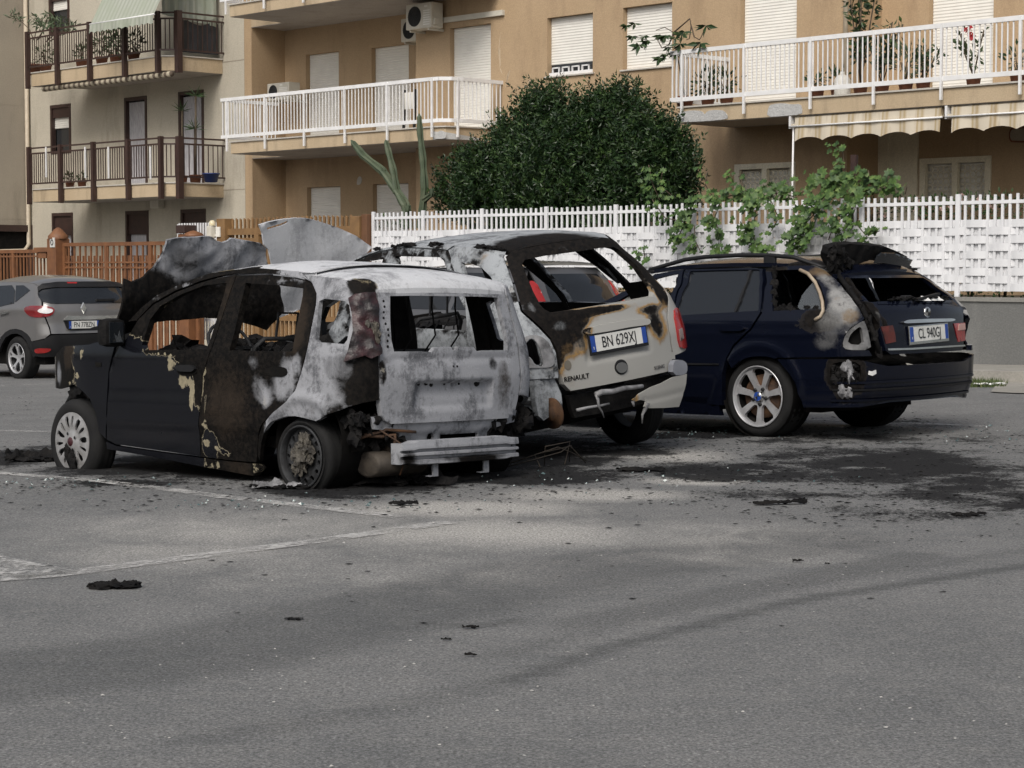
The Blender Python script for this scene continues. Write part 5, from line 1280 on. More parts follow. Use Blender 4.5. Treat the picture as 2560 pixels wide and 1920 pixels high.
wf = wearfn((.0, .06, .0), [b(3, Z1((330, 650))[0], .035, .62, .07), b(3, Z1((300, 800))[0], .06, .6, .04), b(3, Z1((250, 850))[0], .05, .6, .03), b(1, Z1((200, 740))[0], .30, .82), b(1, Z1((300, 680))[0], .10, .35), b(0, Z1((180, 800))[0], .12, .56), b(2, Z1((240, 660))[0], .12, .8), b(0, Z1((250, 610))[0], .15, .55, .03), b(0, Z1((500, 610))[0], .06, .42)])
PD.pan('front_fender', fe, [], M_PANDA, (1, -1), wear=wf, thick=.02)
PD.pan('sill', sill, [], M_PANDA, (1, -1), wear=wearfn((.0, .2, .0), [b(1, Z1((1350, 1420))[0], .25, .8), b(3, Z1((1240, 1395))[0], .05, .6), b(2, Z1((1400, 1420))[0], .2, .5)]), thick=.05)
PD.pan('roof_rail', cant, [], M_PANDA, (1, -1), wear=wearfn((.28, .8, .2), [b(0, Z3((1600, 530))[0], .3, .9), b(0, Z3((620, 610))[0], .25, .5), b(0, Z3((1200, 480))[0], .2, .2)]), thick=.05)
# tailgate
tg = PD.sym(P(Z2((652, 240), (657, 350), (662, 520), (668, 680), (666, 850), (668, 1000), (682, 1070), (705, 1105), (745, 1127))))
tgh = P(Z2((738, 268), (738, 420), (747, 560), (764, 640)))
zbm = tgh[-1][1]; tgh = [(.30, tgh[0][1]+.004)]+tgh+[(.27, zbm), (.19, zbm-.006), (.16, zbm+.022), (.035, zbm+.026), (.018, zbm+.004)]; tgh = PD.sym(tgh)
zs = [p[1] for p in P(Z2((905, 840), (905, 1040)))]; zs = [zs[0], zs[-1]]
def tdisp(u, v):
    a = smooth01((.335-abs(u))/.03); top = smooth01((zs[0]-v)/.012)*smooth01((v-zs[1])/.03)
    d = .040*a*top*(1-.5*smooth01((zs[0]-.05-v)/.08))
    d -= .006*smooth01(1-abs(math.hypot(u, v-.705)-.035)/.012)
    d += .010*smooth01(1-abs(v-(zbm-.045))/.03)*smooth01((.52-abs(u))/.05)
    d += .006*noise.noise(Vector((u*4, v*4, 1)))
    return d
wf = wearfn((1.1, .5, .0), [b(2, Z2((1500, 860))[0], .09, .55, .2), b(0, Z2((1430, 720))[0], .06, .45), b(2, Z2((1180, 1080))[0], .2, .30, .03), b(0, Z2((690, 780))[0], .04, .4, .08), b(2, Z2((700, 700))[0], .05, .45, .04), b(2, Z2((690, 450))[0], .05, .35, .2), b(2, Z2((780, 870))[0], .08, .22), b(0, Z2((1150, 920))[0], .2, 1.1)])
tgo = PD.pan('tailgate', tg, [tgh], M_PANDA, disp=tdisp, wear=wf, thick=.035, step=.02)
m = MB()
for px, r in ((Z2((955, 858))[0], .009), (Z2((1005, 850))[0], .014), (Z2((1040, 862))[0], .012), (Z2((1130, 858))[0], .006), (Z2((1228, 855))[0], .007), (Z2((1345, 848))[0], .022), (Z2((1158, 738))[0], .006), (Z2((1185, 738))[0], .006)):
    p = PD.hit(*px); d = tdisp(*PD.U(p)); m.lathe([(0, .002), (r, .002), (r*1.1, -.004)], 10, Matrix.Translation(p+Vector((d-.003, 0, 0))) @ Matrix.Rotation(-pi/2, 4, 'Y'))
m.build('screw_hole', M_CHAR, tgo)
m = MB()
for z in lin(tgh[1][1] if 0 else zbm+.03, 1.08, 9):
    u = P([Z2((700, 400))[0]])[0][0]; m.lathe([(0, .003), (.006, .003), (.009, 0)], 8, Matrix.Translation(PD.S(u+.01*sin(z*40), z, .0)) @ Matrix.Rotation(-pi/2, 4, 'Y'))
m.build('rivet', M_CHAR, tgo)
# roof with the tail spoiler lip
rp_ = Z3((870, 511), (980, 494), (1080, 481), (1240, 471), (1345, 479), (1500, 493), (1700, 513))+Z2((150, 119), (300, 136), (430, 154), (520, 168), (610, 190), (645, 226))
rw = wearfn((1.0, .5, .0), [b(0, Z2((560, 190))[0], .12, .25), b(0, Z3((1180, 476))[0], .10, .1, .04), b(0, Z3((980, 492))[0], .12, .3, .03), b(2, Z2((900, 180))[0], .25, .35, .06), b(0, Z2((330, 128))[0], .15, .6)])
M_PROOF = burnt('skylit_roof_burnt_paint', (.006, .0065, .009), ash=(.52, .53, .55), ash2=(.26, .265, .28), rust=(.2, .15, .10), sc=6.)  # whiter ash, with the sky light on the top painted into it
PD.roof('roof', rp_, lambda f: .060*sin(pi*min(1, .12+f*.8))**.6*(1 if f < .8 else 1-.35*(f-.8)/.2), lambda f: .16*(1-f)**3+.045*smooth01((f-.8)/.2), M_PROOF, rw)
q = [PD.S(u, z, .03) for u, z in P(Z2((948, 196), (1183, 208), (1183, 222), (948, 212)))]; MB().add(q, [(3, 2, 1, 0)]).build('brake_light_slot', M_DARK, tgo)
# melted tail lights (both sides)
tl = P(Z2((458, 278), (500, 252), (560, 240), (632, 236), (646, 300), (652, 480), (658, 655), (600, 690), (560, 668), (500, 690), (432, 712), (460, 610), (486, 500), (480, 380)))
def md(u, v): return -.012+.028*noise.noise(Vector((u*14, v*14, 3)))+.012*noise.noise(Vector((u*40, v*40, 3)))
PD.pan('tail_light', tl, [], M_MELT, (1,), off=.012, disp=md, thick=.03, step=.015)
lp_ = P(Z2((560, 430), (610, 420), (635, 500), (640, 600), (580, 610), (545, 560))); 
for k, sg in enumerate((1,)):
    m = MB()
    for i in range(9): u, z = lp_[i % 6]; lump(m, PD.S(sg*(u*.7+lp_[(i+2) % 6][0]*.3), z*.6+lp_[(i+3) % 6][1]*.4, .015), .016+.006*(i % 3), (1, 1, 1.5), .9, 6, i, 5)
    m.build('molten_lens', M_MELTB, PD.root)
# rear lower structure, beam, brackets, muffler
z0 = P([Z2((745, 1127))[0]])[0][1]
m_ = [(.62, z0+.05), (.60, z0-.028), (.48, z0-.04), (.40, z0-.06), (.36, z0-.14), (.30, z0-.17)]
PD.pan('rear_panel', PD.sym(m_)[:], [[(-.26, z0-.105), (-.26, z0-.078), (.06, z0-.078), (.06, z0-.105)], [(.14+.028*cos(k*pi/4), z0-.09+.028*sin(k*pi/4)) for k in range(8)]], M_PANDA, off=-.03, disp=lambda u, v: .02*smooth01((z0-.05-v)/.02)+.012*noise.noise(Vector((u*9, v*9, 0))), wear=wearfn((.9, .6, .25)), thick=.02, step=.025)
pr = [(-.045, .115), (-.05, .075), (-.05, .06), (-.024, .052), (-.024, .038), (-.05, .03), (-.05, .012), (-.026, .004), (-.026, -.016), (-.05, -.024), (-.05, -.05), (-.03, -.058), (.05, -.058), (.05, .115)]
zb_ = PD.hit(*Z2((1160, 1310))[0]).z
m = MB(); ys = lin(.49, -.49, 25); vs = []
for y in ys:
    bow = -.50-.035*(1-(y/.49)**2); k = 1 if abs(y) < .40 else .86
    vs += [(bow+p_[0], y, zb_-.01+p_[1]*.82*k) for p_ in pr]
n = len(pr); fs = [(i*n+j, i*n+(j+1) % n, (i+1)*n+(j+1) % n, (i+1)*n+j) for i in range(len(ys)-1) for j in range(n)]+[tuple(range(n)), tuple(range((len(ys)-1)*n, len(ys)*n))[::-1]]
m.add(vs, fs); bo = m.build('bumper_beam', M_PANDA, PD.root); paint_wear(bo, wearfn((.85, .8, .1), [(0, Vector((-.55, .0, zb_-.03)), .5, .02, .45), (0, Vector((-.53, .44, zb_-.03)), .07, .07, .3), (0, Vector((-.53, -.1, zb_-.05)), .2, .03, .1)]))
m = MB()
for y, z, r in ((.40, .03, .022), (.30, .0, .012), (-.22, .02, .012), (-.33, .02, .013), (-.425, .045, .03), (-.47, .045, .012)): m.lathe([(0, .001), (r, .001), (r*1.1, -.01)], 12, Matrix.Translation((-.556+.035*(y/.49)**2-.0, y, zb_-.01+z)) @ Matrix.Rotation(-pi/2, 4, 'Y'))
m.build('beam_hole', M_CHAR, bo)
for y in (.21, -.22):
    m = MB(); m.bb(-.535, -.525, y-.022, y+.022, zb_-.125, zb_-.05); m.bb(-.535, -.50, y-.022, y+.05, zb_-.132, zb_-.1255); o = m.build('tow_bracket', M_PANDA, PD.root); paint_wear(o, wearfn((.85, .6, .1)))
m = MB().cbox(-.47, -.30, .30, .44, zb_-.02, zb_+.06, .01).cbox(-.47, -.30, -.44, -.30, zb_-.02, zb_+.06, .01); o = m.build('beam_mount', M_PANDA, PD.root); paint_wear(o, wearfn((.3, .8, .5)))
MB().lathe([(0, -.2), (.07, -.2), (.085, -.19), (.085, .19), (.07, .2), (0, .2)], 20, Matrix.Translation((-.34, .38, .125)) @ Matrix.Rotation(pi/2, 4, 'X') @ Matrix.Diagonal((1.3, .9, 1, 1))).build('muffler', pm('scorched_muffler', (.07, .058, .045), (.025, .021, .018), .7, .3, 8, bump=.3), PD.root)
rr = random.Random(4); m = MB(); mR_ = MB()
for k in range(34):
    y = rr.uniform(.35, .74); lump(m, (-.28-rr.random()*.14, y, rr.uniform(.22, .42)), rr.uniform(.018, .04), (1, 1, 1.2), 1.1, 6, k, 8)
    if k % 2: lump(mR_, (-.28-rr.random()*.12, -y, rr.uniform(.22, .42)), rr.uniform(.03, .06), (1, 1, 1.2), .9, 6, k, 5)
m.build('charred_trim', M_CHAR, PD.root); mR_.build('charred_trim', M_CHAR, PD.root)
m = MB(); m.tube([(-.36, .62, .30), (-.40, .52, .29), (-.45, .46, .30), (-.45, .46, .2)], .012, 6); m.tube([(-.42, .55, .33), (-.5, .4, .22), (-.45, .42, .06)], .005, 5); m.tube([(-.35, .66, .28), (-.42, .5, .33), (-.46, .3, .31)], .010, 6); m.build('pipe', M_RUSTM, PD.root)
# underbody and burnt-out cabin
MB().bb(-.30, 2.55, -.66, .66, .20, .27).bb(-.30, .32, -.52, .52, .27, .42).bb(1.75, 1.80, -.68, .68, .27, .72).bb(1.85, 2.55, -.5, .5, .27, .55).build('floor_pan', M_DARK, PD.root)
m = MB(); heap(m, -.36, 1.75, -.70, .70, lambda x, y: .47+.10*smooth01((x-1.3)/.3)+.10*smooth01((.15-x)/.3), .09, 5, 2); m.build('cabin_debris', M_CHAR, PD.root)
m = MB(); heap(m, 1.25, 1.85, -.70, .70, lambda x, y: .74+.05*sin(y*5), .07, 7, 4, .035)
for k in range(26): lump(m, (rr.uniform(1.2, 1.75), rr.uniform(-.66, .66), rr.uniform(.70, .84)), rr.uniform(.03, .075), (1.2, 1.3, .8), .9, 6, k, 5)
m.build('dashboard_wreck', M_CHAR, PD.root)
def seat(x, y, w, h, par, lean=.28, z0=.36):
    m = MB(); tp = [(x, y-w/2, z0), (x-lean*.9, y-w/2, z0+h*.9), (x-lean, y-w/2+.05, z0+h), (x-lean, y+w/2-.05, z0+h), (x-lean*.9, y+w/2, z0+h*.9), (x, y+w/2, z0)]
    m.tube(tp, .016, 6)
    for f in (.2, .45, .7): m.bar((x-lean*f, y-w/2, z0+h*f), (x-lean*f, y+w/2, z0+h*f), .012)
    for k in range(5): yy = y-w/2+w*(k+.5)/5; m.tube([(x-lean*q, yy+.02*sin(q*25), z0+h*q) for q in lin(.1, .95, 9)], .006, 5)
    m.bb(x, x+.42, y-w/2, y+w/2, z0-.05, z0+.02)
    for yy in (y-.08, y+.08): m.bar((x-lean, yy, z0+h), (x-lean*1.1, yy, z0+h+.16), .012)
    m.bar((x-lean*1.1, y-.08, z0+h+.16), (x-lean*1.1, y+.08, z0+h+.16), .012)
    return m.build('seat_frame', M_STEEL, par)
for y in (.34, -.34): seat(.95, y, .44, .5, PD.root)
m = MB(); m.tube([(-.05+.0, y, .36+.42) for y in (-.6, .6)], .016, 6); m.bb(.12, .5, -.6, .6, .40, .46)
for y in lin(-.58, .58, 14): m.tube([(.12, y, .45), (.0, y, .62), (-.06, y, .79)], .007, 5)
m.build('rear_seat_frame', M_STEEL, PD.root)
m = MB(); m.tube([(1.22+.08*sin(a_*pi/10), .34+.17*cos(a_*pi/10), .80+.16*sin(a_*pi/10)) for a_ in range(21)], .011, 6, cap=False); m.bar((1.22, .17, .80), (1.22, .51, .80), .02); m.bar((1.22, .34, .80), (1.5, .34, .70), .03); m.build('steering_wheel', M_STEEL, PD.root)
m = MB()
for y, z in ((-.3, 1.2), (.1, 1.18), (-.1, 1.2)): m.tube([(-.2, y, z), (-.22, y+.03, z-.15), (-.2, y-.02, z-.32), (-.15, y+.05, z-.45)], .006, 5)
m.build('hanging_wire', M_CHAR, PD.root)
# bonnet thrown up against the windscreen
hx = 1.98; hn, hk = (1, 0, .34), 1.98+.34*.75
hood = Z3((562, 268), (620, 250), (700, 243), (860, 240), (930, 247), (962, 277), (1010, 289), (1048, 276), (1075, 255), (1180, 268), (1300, 290), (1337, 325), (1342, 440), (1420, 620), (1412, 800), (1285, 955), (1190, 920), (1090, 892), (900, 864), (720, 862), (560, 872), (370, 902), (250, 950), (120, 1010), (0, 1015), (12, 950), (55, 880), (78, 790), (100, 730), (128, 640), (150, 590), (182, 548), (240, 572), (330, 560), (390, 530), (450, 490), (520, 420), (548, 370), (556, 310))
hp = [PD.plane(*q, hn, hk) for q in hood]; hc = PD.plane(*Z3((800, 560))[0], hn, hk)
hv = Vector((-.34, 0, 1)).normalized(); hN = Vector((1, 0, .34)).normalized()
def hmap(u, v, o):
    base = hc+Vector((0, 1, 0))*u+hv*v
    return base+hN*(-o*1.0)+hN*(.05*sin(v*5+.6)-.06*u*u+.045*noise.noise(Vector((u*4, v*4, 2)))+.018*noise.noise(Vector((u*14, v*14, 2)))+.07*smooth01((u-.32)/.3)*sin(v*9))
hw = wearfn((.92, .8, .10), [(0, PD.plane(*Z3((60, 800))[0], hn, hk), .30, .5, .02), (0, PD.plane(*Z3((250, 650))[0], hn, hk), .20, .2, .12), (0, PD.plane(*Z3((430, 640))[0], hn, hk), .14, .15, .30), (0, PD.plane(*Z3((700, 390))[0], hn, hk), .22, .1, .48), (0, PD.plane(*Z3((800, 780))[0], hn, hk), .9, .24, .15), (0, PD.plane(*Z3((1250, 760))[0], hn, hk), .3, .25, .25), (0, PD.plane(*Z3((1260, 380))[0], hn, hk), .08, .1, .55), (2, PD.plane(*Z3((1150, 300))[0], hn, hk), .3, .08, .22)])
panel('bonnet', hmap, [((p-hc).y, (p-hc).dot(hv)) for p in hp], [], M_PANDA, PD.root, step=.03, thick=.018, wear=hw)
# mirror, handles, side repeater
pmr = PD.hit(*Z1((590, 520))[0])
m = MB().cbox(-.055, .06, -.02, .15, -.085, .10, .05); m.v = [tuple(Vector(v)+pmr+Vector((-.04, .03, 0))) for v in m.v]
mo = m.build('door_mirror', M_CHAR, PD.root)
m = MB().cbox(-.004, .004, .015, .125, -.06, .075, .003); m.v = [tuple(Vector(v)+pmr+Vector((-.0975, .03, 0))) for v in m.v]; g = m.build('mirror_glass', M_DGLASS, mo)
m = MB(); m.prism([(.03, -.05), (.07, -.055), (.09, .0), (.06, -.02), (.05, .02)], lambda u, v: pmr+Vector((-.105, u+.03, v)), lambda u, v: pmr+Vector((-.1015, u+.03, v))); m.build('mirror_shard', M_SHARD, mo)
ho = chaikin(P(Z1((968, 745), (985, 712), (1030, 703), (1095, 712), (1113, 745), (1105, 785), (1060, 803), (1000, 800), (975, 780))), 1)
PD.pan('handle_recess', ho, [], M_DARK, (1, -1), off=.004, thick=.006, gap=0); h2 = chaikin(P(Z1((972, 745), (1000, 728), (1085, 728), (1112, 750), (1090, 775), (1000, 772))), 1); PD.pan('door_handle', h2, [], M_BPLAS, (1, -1), off=.026, thick=.02, gap=0)
ho = chaikin(P(Z1((1548, 775), (1590, 745), (1650, 738), (1705, 750), (1712, 790), (1680, 810), (1600, 805))), 1); PD.pan('handle_hole', ho, [], M_DARK, (1, -1), off=.004, thick=.006, gap=0)
PD.pan('side_lamp', P(Z1((424, 712), (466, 714), (464, 742), (428, 740))), [], M_DARK, (1, -1), off=.004, thick=.01, gap=0)
m = MB()
for k in range(14): p = PD.S(PD.ux(2.30+.31*cos(.25+k*.17), .24), .20+.33*sin(.25+k*.17), -.06); lump(m, p, .055, (1, .8, 1), .7, 5, k, 5)
m.build('wheel_arch_liner', M_CHAR, PD.root); m = MB()
for k in range(14): p = PD.S(-PD.ux(2.30+.31*cos(.25+k*.17), .24), .20+.33*sin(.25+k*.17), -.06); lump(m, p, .055, (1, .8, 1), .7, 5, k, 5)
m.build('wheel_arch_liner', M_CHAR, PD.root); m = MB()
for k in range(10): lump(m, (2.48+.03*k, .66-.05*k, .40), .06, (1, 1, .8), .8, 6, k, 5)
m.build('burnt_headlamp', M_CHAR, PD.root)
for sg in (1, -1): MB().lathe([(.30, 0), (.30, -.25), (0, -.26)], 24, Matrix.Translation((0, .735*sg, .24)) @ Matrix.Rotation(-pi/2*sg, 4, 'X')).build('wheel_housing', M_DARK, PD.root)
yw = PD.hit(750, 1143); cw = PD.plane(750, 1143, (0, 1, 0), .785); cf = PD.plane(180, 1104, (0, 1, 0), .785)
wheel(PD, cw.x, .775, cw.z, .235, .19, .19, 1, 'steel', PD.root, flat=.035); wheel(PD, cw.x, .775, cw.z, .235, .19, .19, -1, 'steel', PD.root, flat=.035)
wheel(PD, cf.x, .785, cf.z, .285, .197, .18, 1, 'cover8', PD.root, flat=.075); wheel(PD, cf.x, .785, cf.z, .285, .197, .18, -1, 'cover8', PD.root, flat=.075)
# ================================================================== burnt champagne people carrier (middle)
def sY(x, z):
    y = .815
    if z > .98: y -= .245*((z-.98)/.57)**1.25
    if z < .45: y -= .05*((.45-z)/.3)
    return y
sX = interp([.2, .45, .60, .85, 1.10, 1.30, 1.50, 1.60], [-.66, -.69, -.69, -.67, -.60, -.46, -.29, -.18])
SN = Car('burnt_people_carrier', 'burnt champagne people carrier with a half-scorched tailgate and raised pale bonnet, leaning left', (.346, 14.297, -.085), 40, 6.3, -.4, sY, sX, .24, .055)
P = SN.P; b = SN.blob
half = P(Z5((470, 101), (360, 140), (303, 182), (350, 320), (400, 470), (432, 585), (560, 700), (645, 790), (688, 880), (715, 1050), (740, 1130), (790, 1180)))
hh = P(Z5((600, 176), (450, 206), (430, 238), (470, 340), (510, 435), (565, 540), (600, 575), (650, 600)))
def hdisp(u, v):
    d = .022*smooth01((.31-abs(u))/.03)*smooth01((.955-v)/.015)*smooth01((v-.755)/.03)
    d -= .012*smooth01(1-abs(v-1.06)/.05)*0
    return d
wf = wearfn((.0, .05, .0), [b(1, p, r, v, rz) for p, r, v, rz in ((Z5((800, 110))[0], .5, .98, .10), (Z5((400, 330))[0], .18, .98, .30), (Z5((560, 640))[0], .22, .98, .14), (Z5((720, 750))[0], .20, .95, .16), (Z5((800, 660))[0], .16, .92, .05), (Z5((700, 900))[0], .05, .66, .16), (Z5((860, 850))[0], .09, .52, .06), (Z5((1430, 680))[0], .11, .60, .14), (Z5((1380, 570))[0], .16, .62, .035), (Z5((1500, 480))[0], .05, .5, .1), (Z5((1200, 150))[0], .28, .98, .2), (Z5((1380, 320))[0], .12, .98, .16), (Z5((1450, 450))[0], .06, .85, .10), (Z5((900, 600))[0], .4, .9, .03))]+
    [b(2, p, r, v, rz) for p, r, v, rz in ((Z5((850, 840))[0], .12, .42, .12), (Z5((760, 960))[0], .07, .45, .14), (Z5((960, 640))[0], .14, .40, .045), (Z5((1000, 780))[0], .2, .22, .1), (Z5((780, 1120))[0], .08, .34, .1), (Z5((1470, 720))[0], .06, .4, .1), (Z5((1490, 560))[0], .05, .5, .08))]+[b(0, Z5((370, 280))[0], .07, .44, .25), b(0, Z5((480, 560))[0], .09, .42, .10), b(0, Z5((700, 690))[0], .10, .40, .06), b(0, Z5((800, 120))[0], .3, .36, .05), b(0, Z5((1380, 300))[0], .1, .36, .2)])
ht = SN.pan('tailgate', SN.sym(half), [SN.sym(hh)], M_SCEN, disp=hdisp, wear=wf, thick=.05, step=.025)
# handle strip, keyhole hollow, plate, badges on the hatch
hs_ = chaikin(P(Z5((875, 745), (885, 722), (960, 695), (1100, 668), (1250, 645), (1350, 640), (1365, 665), (1350, 685), (1200, 705), (1050, 735), (900, 758))), 1)
SN.pan('hatch_strip', hs_, [], M_SCEN, off=.030, thick=.03, parent=ht, wear=wearfn((0, .1, 0), [b(1, Z5((890, 730))[0], .06, .6)]), gap=0)
pc = SN.hit(*Z5((1140, 808))[0]); plate(SN, Vector((pc.x-.012, pc.y, pc.z+.012)), 'BN 629XJ', tilt=-.10, skew=.0, parent=ht)
kc = SN.U(SN.hit(*Z5((1163, 1000))[0])); SN.pan('lock_hollow', [(kc[0]+.060*cos(k*pi/10), kc[1]+.052*sin(k*pi/10)) for k in range(20)], [], M_BPLAS, off=.004, thick=.006, gap=0, parent=ht)
SN.pan('lock_button', chaikin([(kc[0]+.050*cos(k*pi/10), kc[1]-.004+.036*sin(k*pi/10)) for k in range(20)], 1), [], pm('dull_metal', (.18, .18, .175), None, .45, .5), off=.012, thick=.01, gap=0, parent=ht)
kc = SN.U(SN.hit(*Z5((768, 987))[0])); SN.pan('logo_mark', [(kc[0]+.028*cos(k*pi/8), kc[1]+.034*sin(k*pi/8)) for k in range(16)], [], pm('scorched_badge', (.14, .125, .10), None, .6), off=.003, thick=.005, gap=0, parent=ht)
def badge(px, txt, sz, mt, tw=1.):
    u, z = SN.U(SN.hit(*px)); p = SN.S(u, z, .004); q = SN.S(u-.05, z, .004); d = (q-p).normalized(); up = Vector((0, 0, 1)); n = d.cross(up)*1
    M = Matrix(((d.x, up.x, n.x, p.x), (d.y, up.y, n.y, p.y), (d.z, up.z, n.z, p.z), (0, 0, 0, 1)))
    text_mesh(txt, sz, mt, ht, M, 'badge_lettering', tw, .002)
badge(Z5((832, 1080))[0], 'RENAULT', .048, M_CHAR, 1.0); badge(Z5((1445, 1000))[0], 'SCENIC', .034, pm('grey_badge', (.12, .12, .12), None, .5), 1.)
# quarter panel and doors
qp = P(Z6((1218, 690), (1300, 640), (1480, 645), (1650, 668), (1850, 688), (2030, 712))+Z5((296, 192), (342, 322), (392, 472), (424, 590), (552, 706), (638, 796), (682, 890), (704, 1040), (700, 1085), (560, 1092), (400, 1100), (200, 1110), (40, 1110))+Z6((1440, 1260), (1345, 1105), (1255, 860)))
qh1 = P(Z5((-20, 226), (60, 236), (130, 264), (198, 332), (238, 412), (249, 460), (236, 508), (190, 545), (60, 560), (30, 440)))
qh2 = P(chaikin(Z5((448, 850), (475, 805), (505, 788), (545, 830), (565, 920), (583, 988), (530, 988), (495, 930), (470, 925)), 1))
wf = wearfn((.92, .5, .0), [b(0, Z5((100, 205))[0], .12, .5), b(2, Z5((20, 160))[0], .2, .3, .05), b(0, Z5((340, 480))[0], .08, .55, .25), b(2, Z5((470, 1060))[0], .1, .35), b(0, Z5((640, 980))[0], .1, .5), b(2, Z5((600, 840))[0], .06, .35)])
SN.pan('quarter_panel', qp, [qh1, qh2], M_SCEN, (1,), wear=wf, thick=.03, step=.03)
SN.pan('quarter_panel', qp, [qh1], M_SCEN, (-1,), wear=wearfn((0, .1, 0), [(1, SN.S(-1.0, 1.35), .5, .35, .9)]), thick=.03, step=.04)
lb = P(chaikin(Z5((400, 900), (420, 800), (470, 760), (560, 760), (640, 840), (670, 960), (650, 1000), (600, 1010), (440, 1010)), 1)); lh = P(chaikin(Z5((442, 850), (470, 800), (505, 782), (548, 830), (570, 920), (590, 995), (530, 992), (490, 930), (465, 928)), 1))
SN.pan('lamp_bowl', lb, [lh], M_ASHM, (1,), off=.012, thick=.02, disp=lambda u, v: .014*noise.noise(Vector((u*10, v*10, 4))), step=.02)
rdp = P(Z6((440, 684), (480, 660), (800, 668), (1140, 692), (1212, 704), (1250, 862), (1340, 1105), (1436, 1262))+Z5((40, 1110)))
rdp += [(rdp[-1][0]+.75, rdp[-1][1]), (P(Z6((300, 1010)))[0][0], 1.03)]
rh = P(Z6((492, 776), (1105, 792), (1160, 842), (1245, 1060)))+[(P(Z6((1290, 1150)))[0][0], 1.03), (P(Z6((330, 1010)))[0][0], 1.04)]+P(Z6((440, 930)))
SN.pan('rear_door', rdp, [rh], M_SCEN, (1, -1), wear=wearfn((.75, .7, .0), [b(0, Z6((800, 720))[0], .5, .6, .1), b(0, Z6((440, 830))[0], .1, .35, .3)]), thick=.05)
fp = P(Z6((432, 692), (250, 720), (60, 790), (-160, 890)))+[(rdp[-1][0]+.95, 1.0), (rdp[-1][0]+.95, .4), (rdp[-2][0], .4), rdp[-1]]
fh = P(Z6((320, 818), (60, 858), (-120, 935)))+[(rdp[-1][0]+.72, 1.03), (rdp[-1][0]+.05, 1.04)]+P(Z6((270, 960)))
SN.pan('front_door', fp, [fh], M_SCEN, (1, -1), wear=wearfn((.6, .8, .0)), thick=.05)
cn = P(Z6((-200, 890), (0, 768), (200, 695), (450, 652), (700, 642), (1000, 631), (1295, 632), (1212, 696), (1140, 684), (800, 660), (480, 652), (430, 684), (250, 712), (60, 782), (-160, 882)))
SN.pan('roof_rail', cn, [], M_SCEN, (1, -1), wear=wearfn((.8, .7, .1)), thick=.05)
rp_ = Z6((-40, 775), (0, 768), (200, 695), (450, 652), (700, 642), (1000, 631), (1300, 633), (1650, 662), (1850, 683), (2040, 708))+Z5((330, 160), (380, 132))
SN.roof('roof', rp_, lambda f: .035*sin(pi*min(1, .15+f*.72))**.7, lambda f: .25*(1-f)**3+.05*smooth01((f-.75)/.25), M_SCEN, wearfn((1., .9, .12), [b(0, Z5((700, 70))[0], .5, .1, .10), b(0, Z5((380, 120))[0], .2, .1, .1), b(2, Z6((1200, 560))[0], .5, .22, .1)]))
rr = random.Random(8)
for px, n in ((Z6((520, 648)), 4), (Z6((600, 636)), 5), (Z6((710, 636)), 5), (Z6((1040, 628)), 4), (Z6((1640, 650)), 5), (Z6((1800, 670)), 5), (Z6((1920, 690)), 5), (Z6((215, 690)), 3)):
    p = SN.hit(*px[0]); m = MB()
    for k in range(n): lump(m, p+Vector((rr.uniform(-.05, .05), -.01, rr.uniform(.0, .014))), rr.uniform(.012, .022), (2, 1, .8), .8, 6, k, 5)
    m.build('burnt_roof_trim', M_CHAR, SN.root)
# rear right: lamp, corner, half-melted bumper
SN.pan('tail_light', chaikin([(-.625, .995), (-.72, 1.02), (-.80, .95), (-.82, .74), (-.62, .72), (-.60, .82)], 1), [], M_RED, off=.012, thick=.03, gap=0, step=.02)
SN.pan('reversing_lamp', [(-.625, .87), (-.67, .875), (-.675, .80), (-.62, .79)], [], pm('grey_lens', (.26, .20, .19), None, .25), off=.016, thick=.01, gap=0, step=.02)
SN.pan('rear_corner', P(Z5((1496, 890), (1560, 890), (1565, 940), (1500, 950))), [], M_SCEN, off=.0, thick=.02, gap=0)
SN.pan('bumper_corner', P(chaikin(Z5((1505, 955), (1565, 942), (1600, 965), (1608, 1010), (1598, 1055), (1505, 1062)), 1)), [], pm('grey_bumper_plastic', (.22, .23, .26), None, .45), off=.06, thick=.05, gap=0)
bp = P(Z5((1205, 1240), (1255, 1195), (1340, 1148), (1420, 1118), (1500, 1075), (1604, 1050), (1600, 1120), (1585, 1190), (1548, 1292), (1440, 1300), (1330, 1302), (1290, 1290), (1310, 1250), (1260, 1240), (1225, 1255)))
SN.pan('bumper', bp, [], M_SCEN, off=.06, thick=.012, gap=0, wear=wearfn((0, .0, 0), [b(1, Z5((1215, 1240))[0], .08, .55), b(0, Z5((1260, 1210))[0], .08, .4)]), disp=lambda u, v: .012*smooth01(1-abs(v-.44)/.02), step=.025)
def strand(name, pts, r, tp, off, mt):
    m = MB(); m.tube([SN.S(*SN.U(SN.hit(*p)), off) for p in pts], r, 7, tp); return m.build(name, mt, SN.root)
strand('melted_strip', Z5((955, 1205), (1000, 1185), (1080, 1180), (1170, 1155), (1240, 1150), (1300, 1140)), .022, .014, .03, M_ASHM); strand('melted_drip', Z5((958, 1200), (970, 1240), (975, 1290), (1000, 1330), (1015, 1375)), .013, .004, .03, M_ASHM)
strand('melted_drip', Z5((1320, 1262), (1305, 1310), (1285, 1350), (1282, 1415)), .020, .004, .05, M_ASHM); strand('melted_drip', Z5((1212, 1250), (1218, 1275), (1222, 1290)), .012, .005, .05, M_ASHM); strand('melted_strip', Z5((820, 1320), (900, 1300), (1000, 1285), (1060, 1270)), .012, .007, .02, M_ASHM)
lowz = P(Z5((770, 1200), (1470, 1100)))
SN.pan('bumper_support', [(.46, .56), (-.60, .56), (-.58, .40), (.40, .40)], [], M_CHAR, off=-.05, thick=.04, disp=lambda u, v: .03*noise.noise(Vector((u*6, v*8, 2))), gap=0)
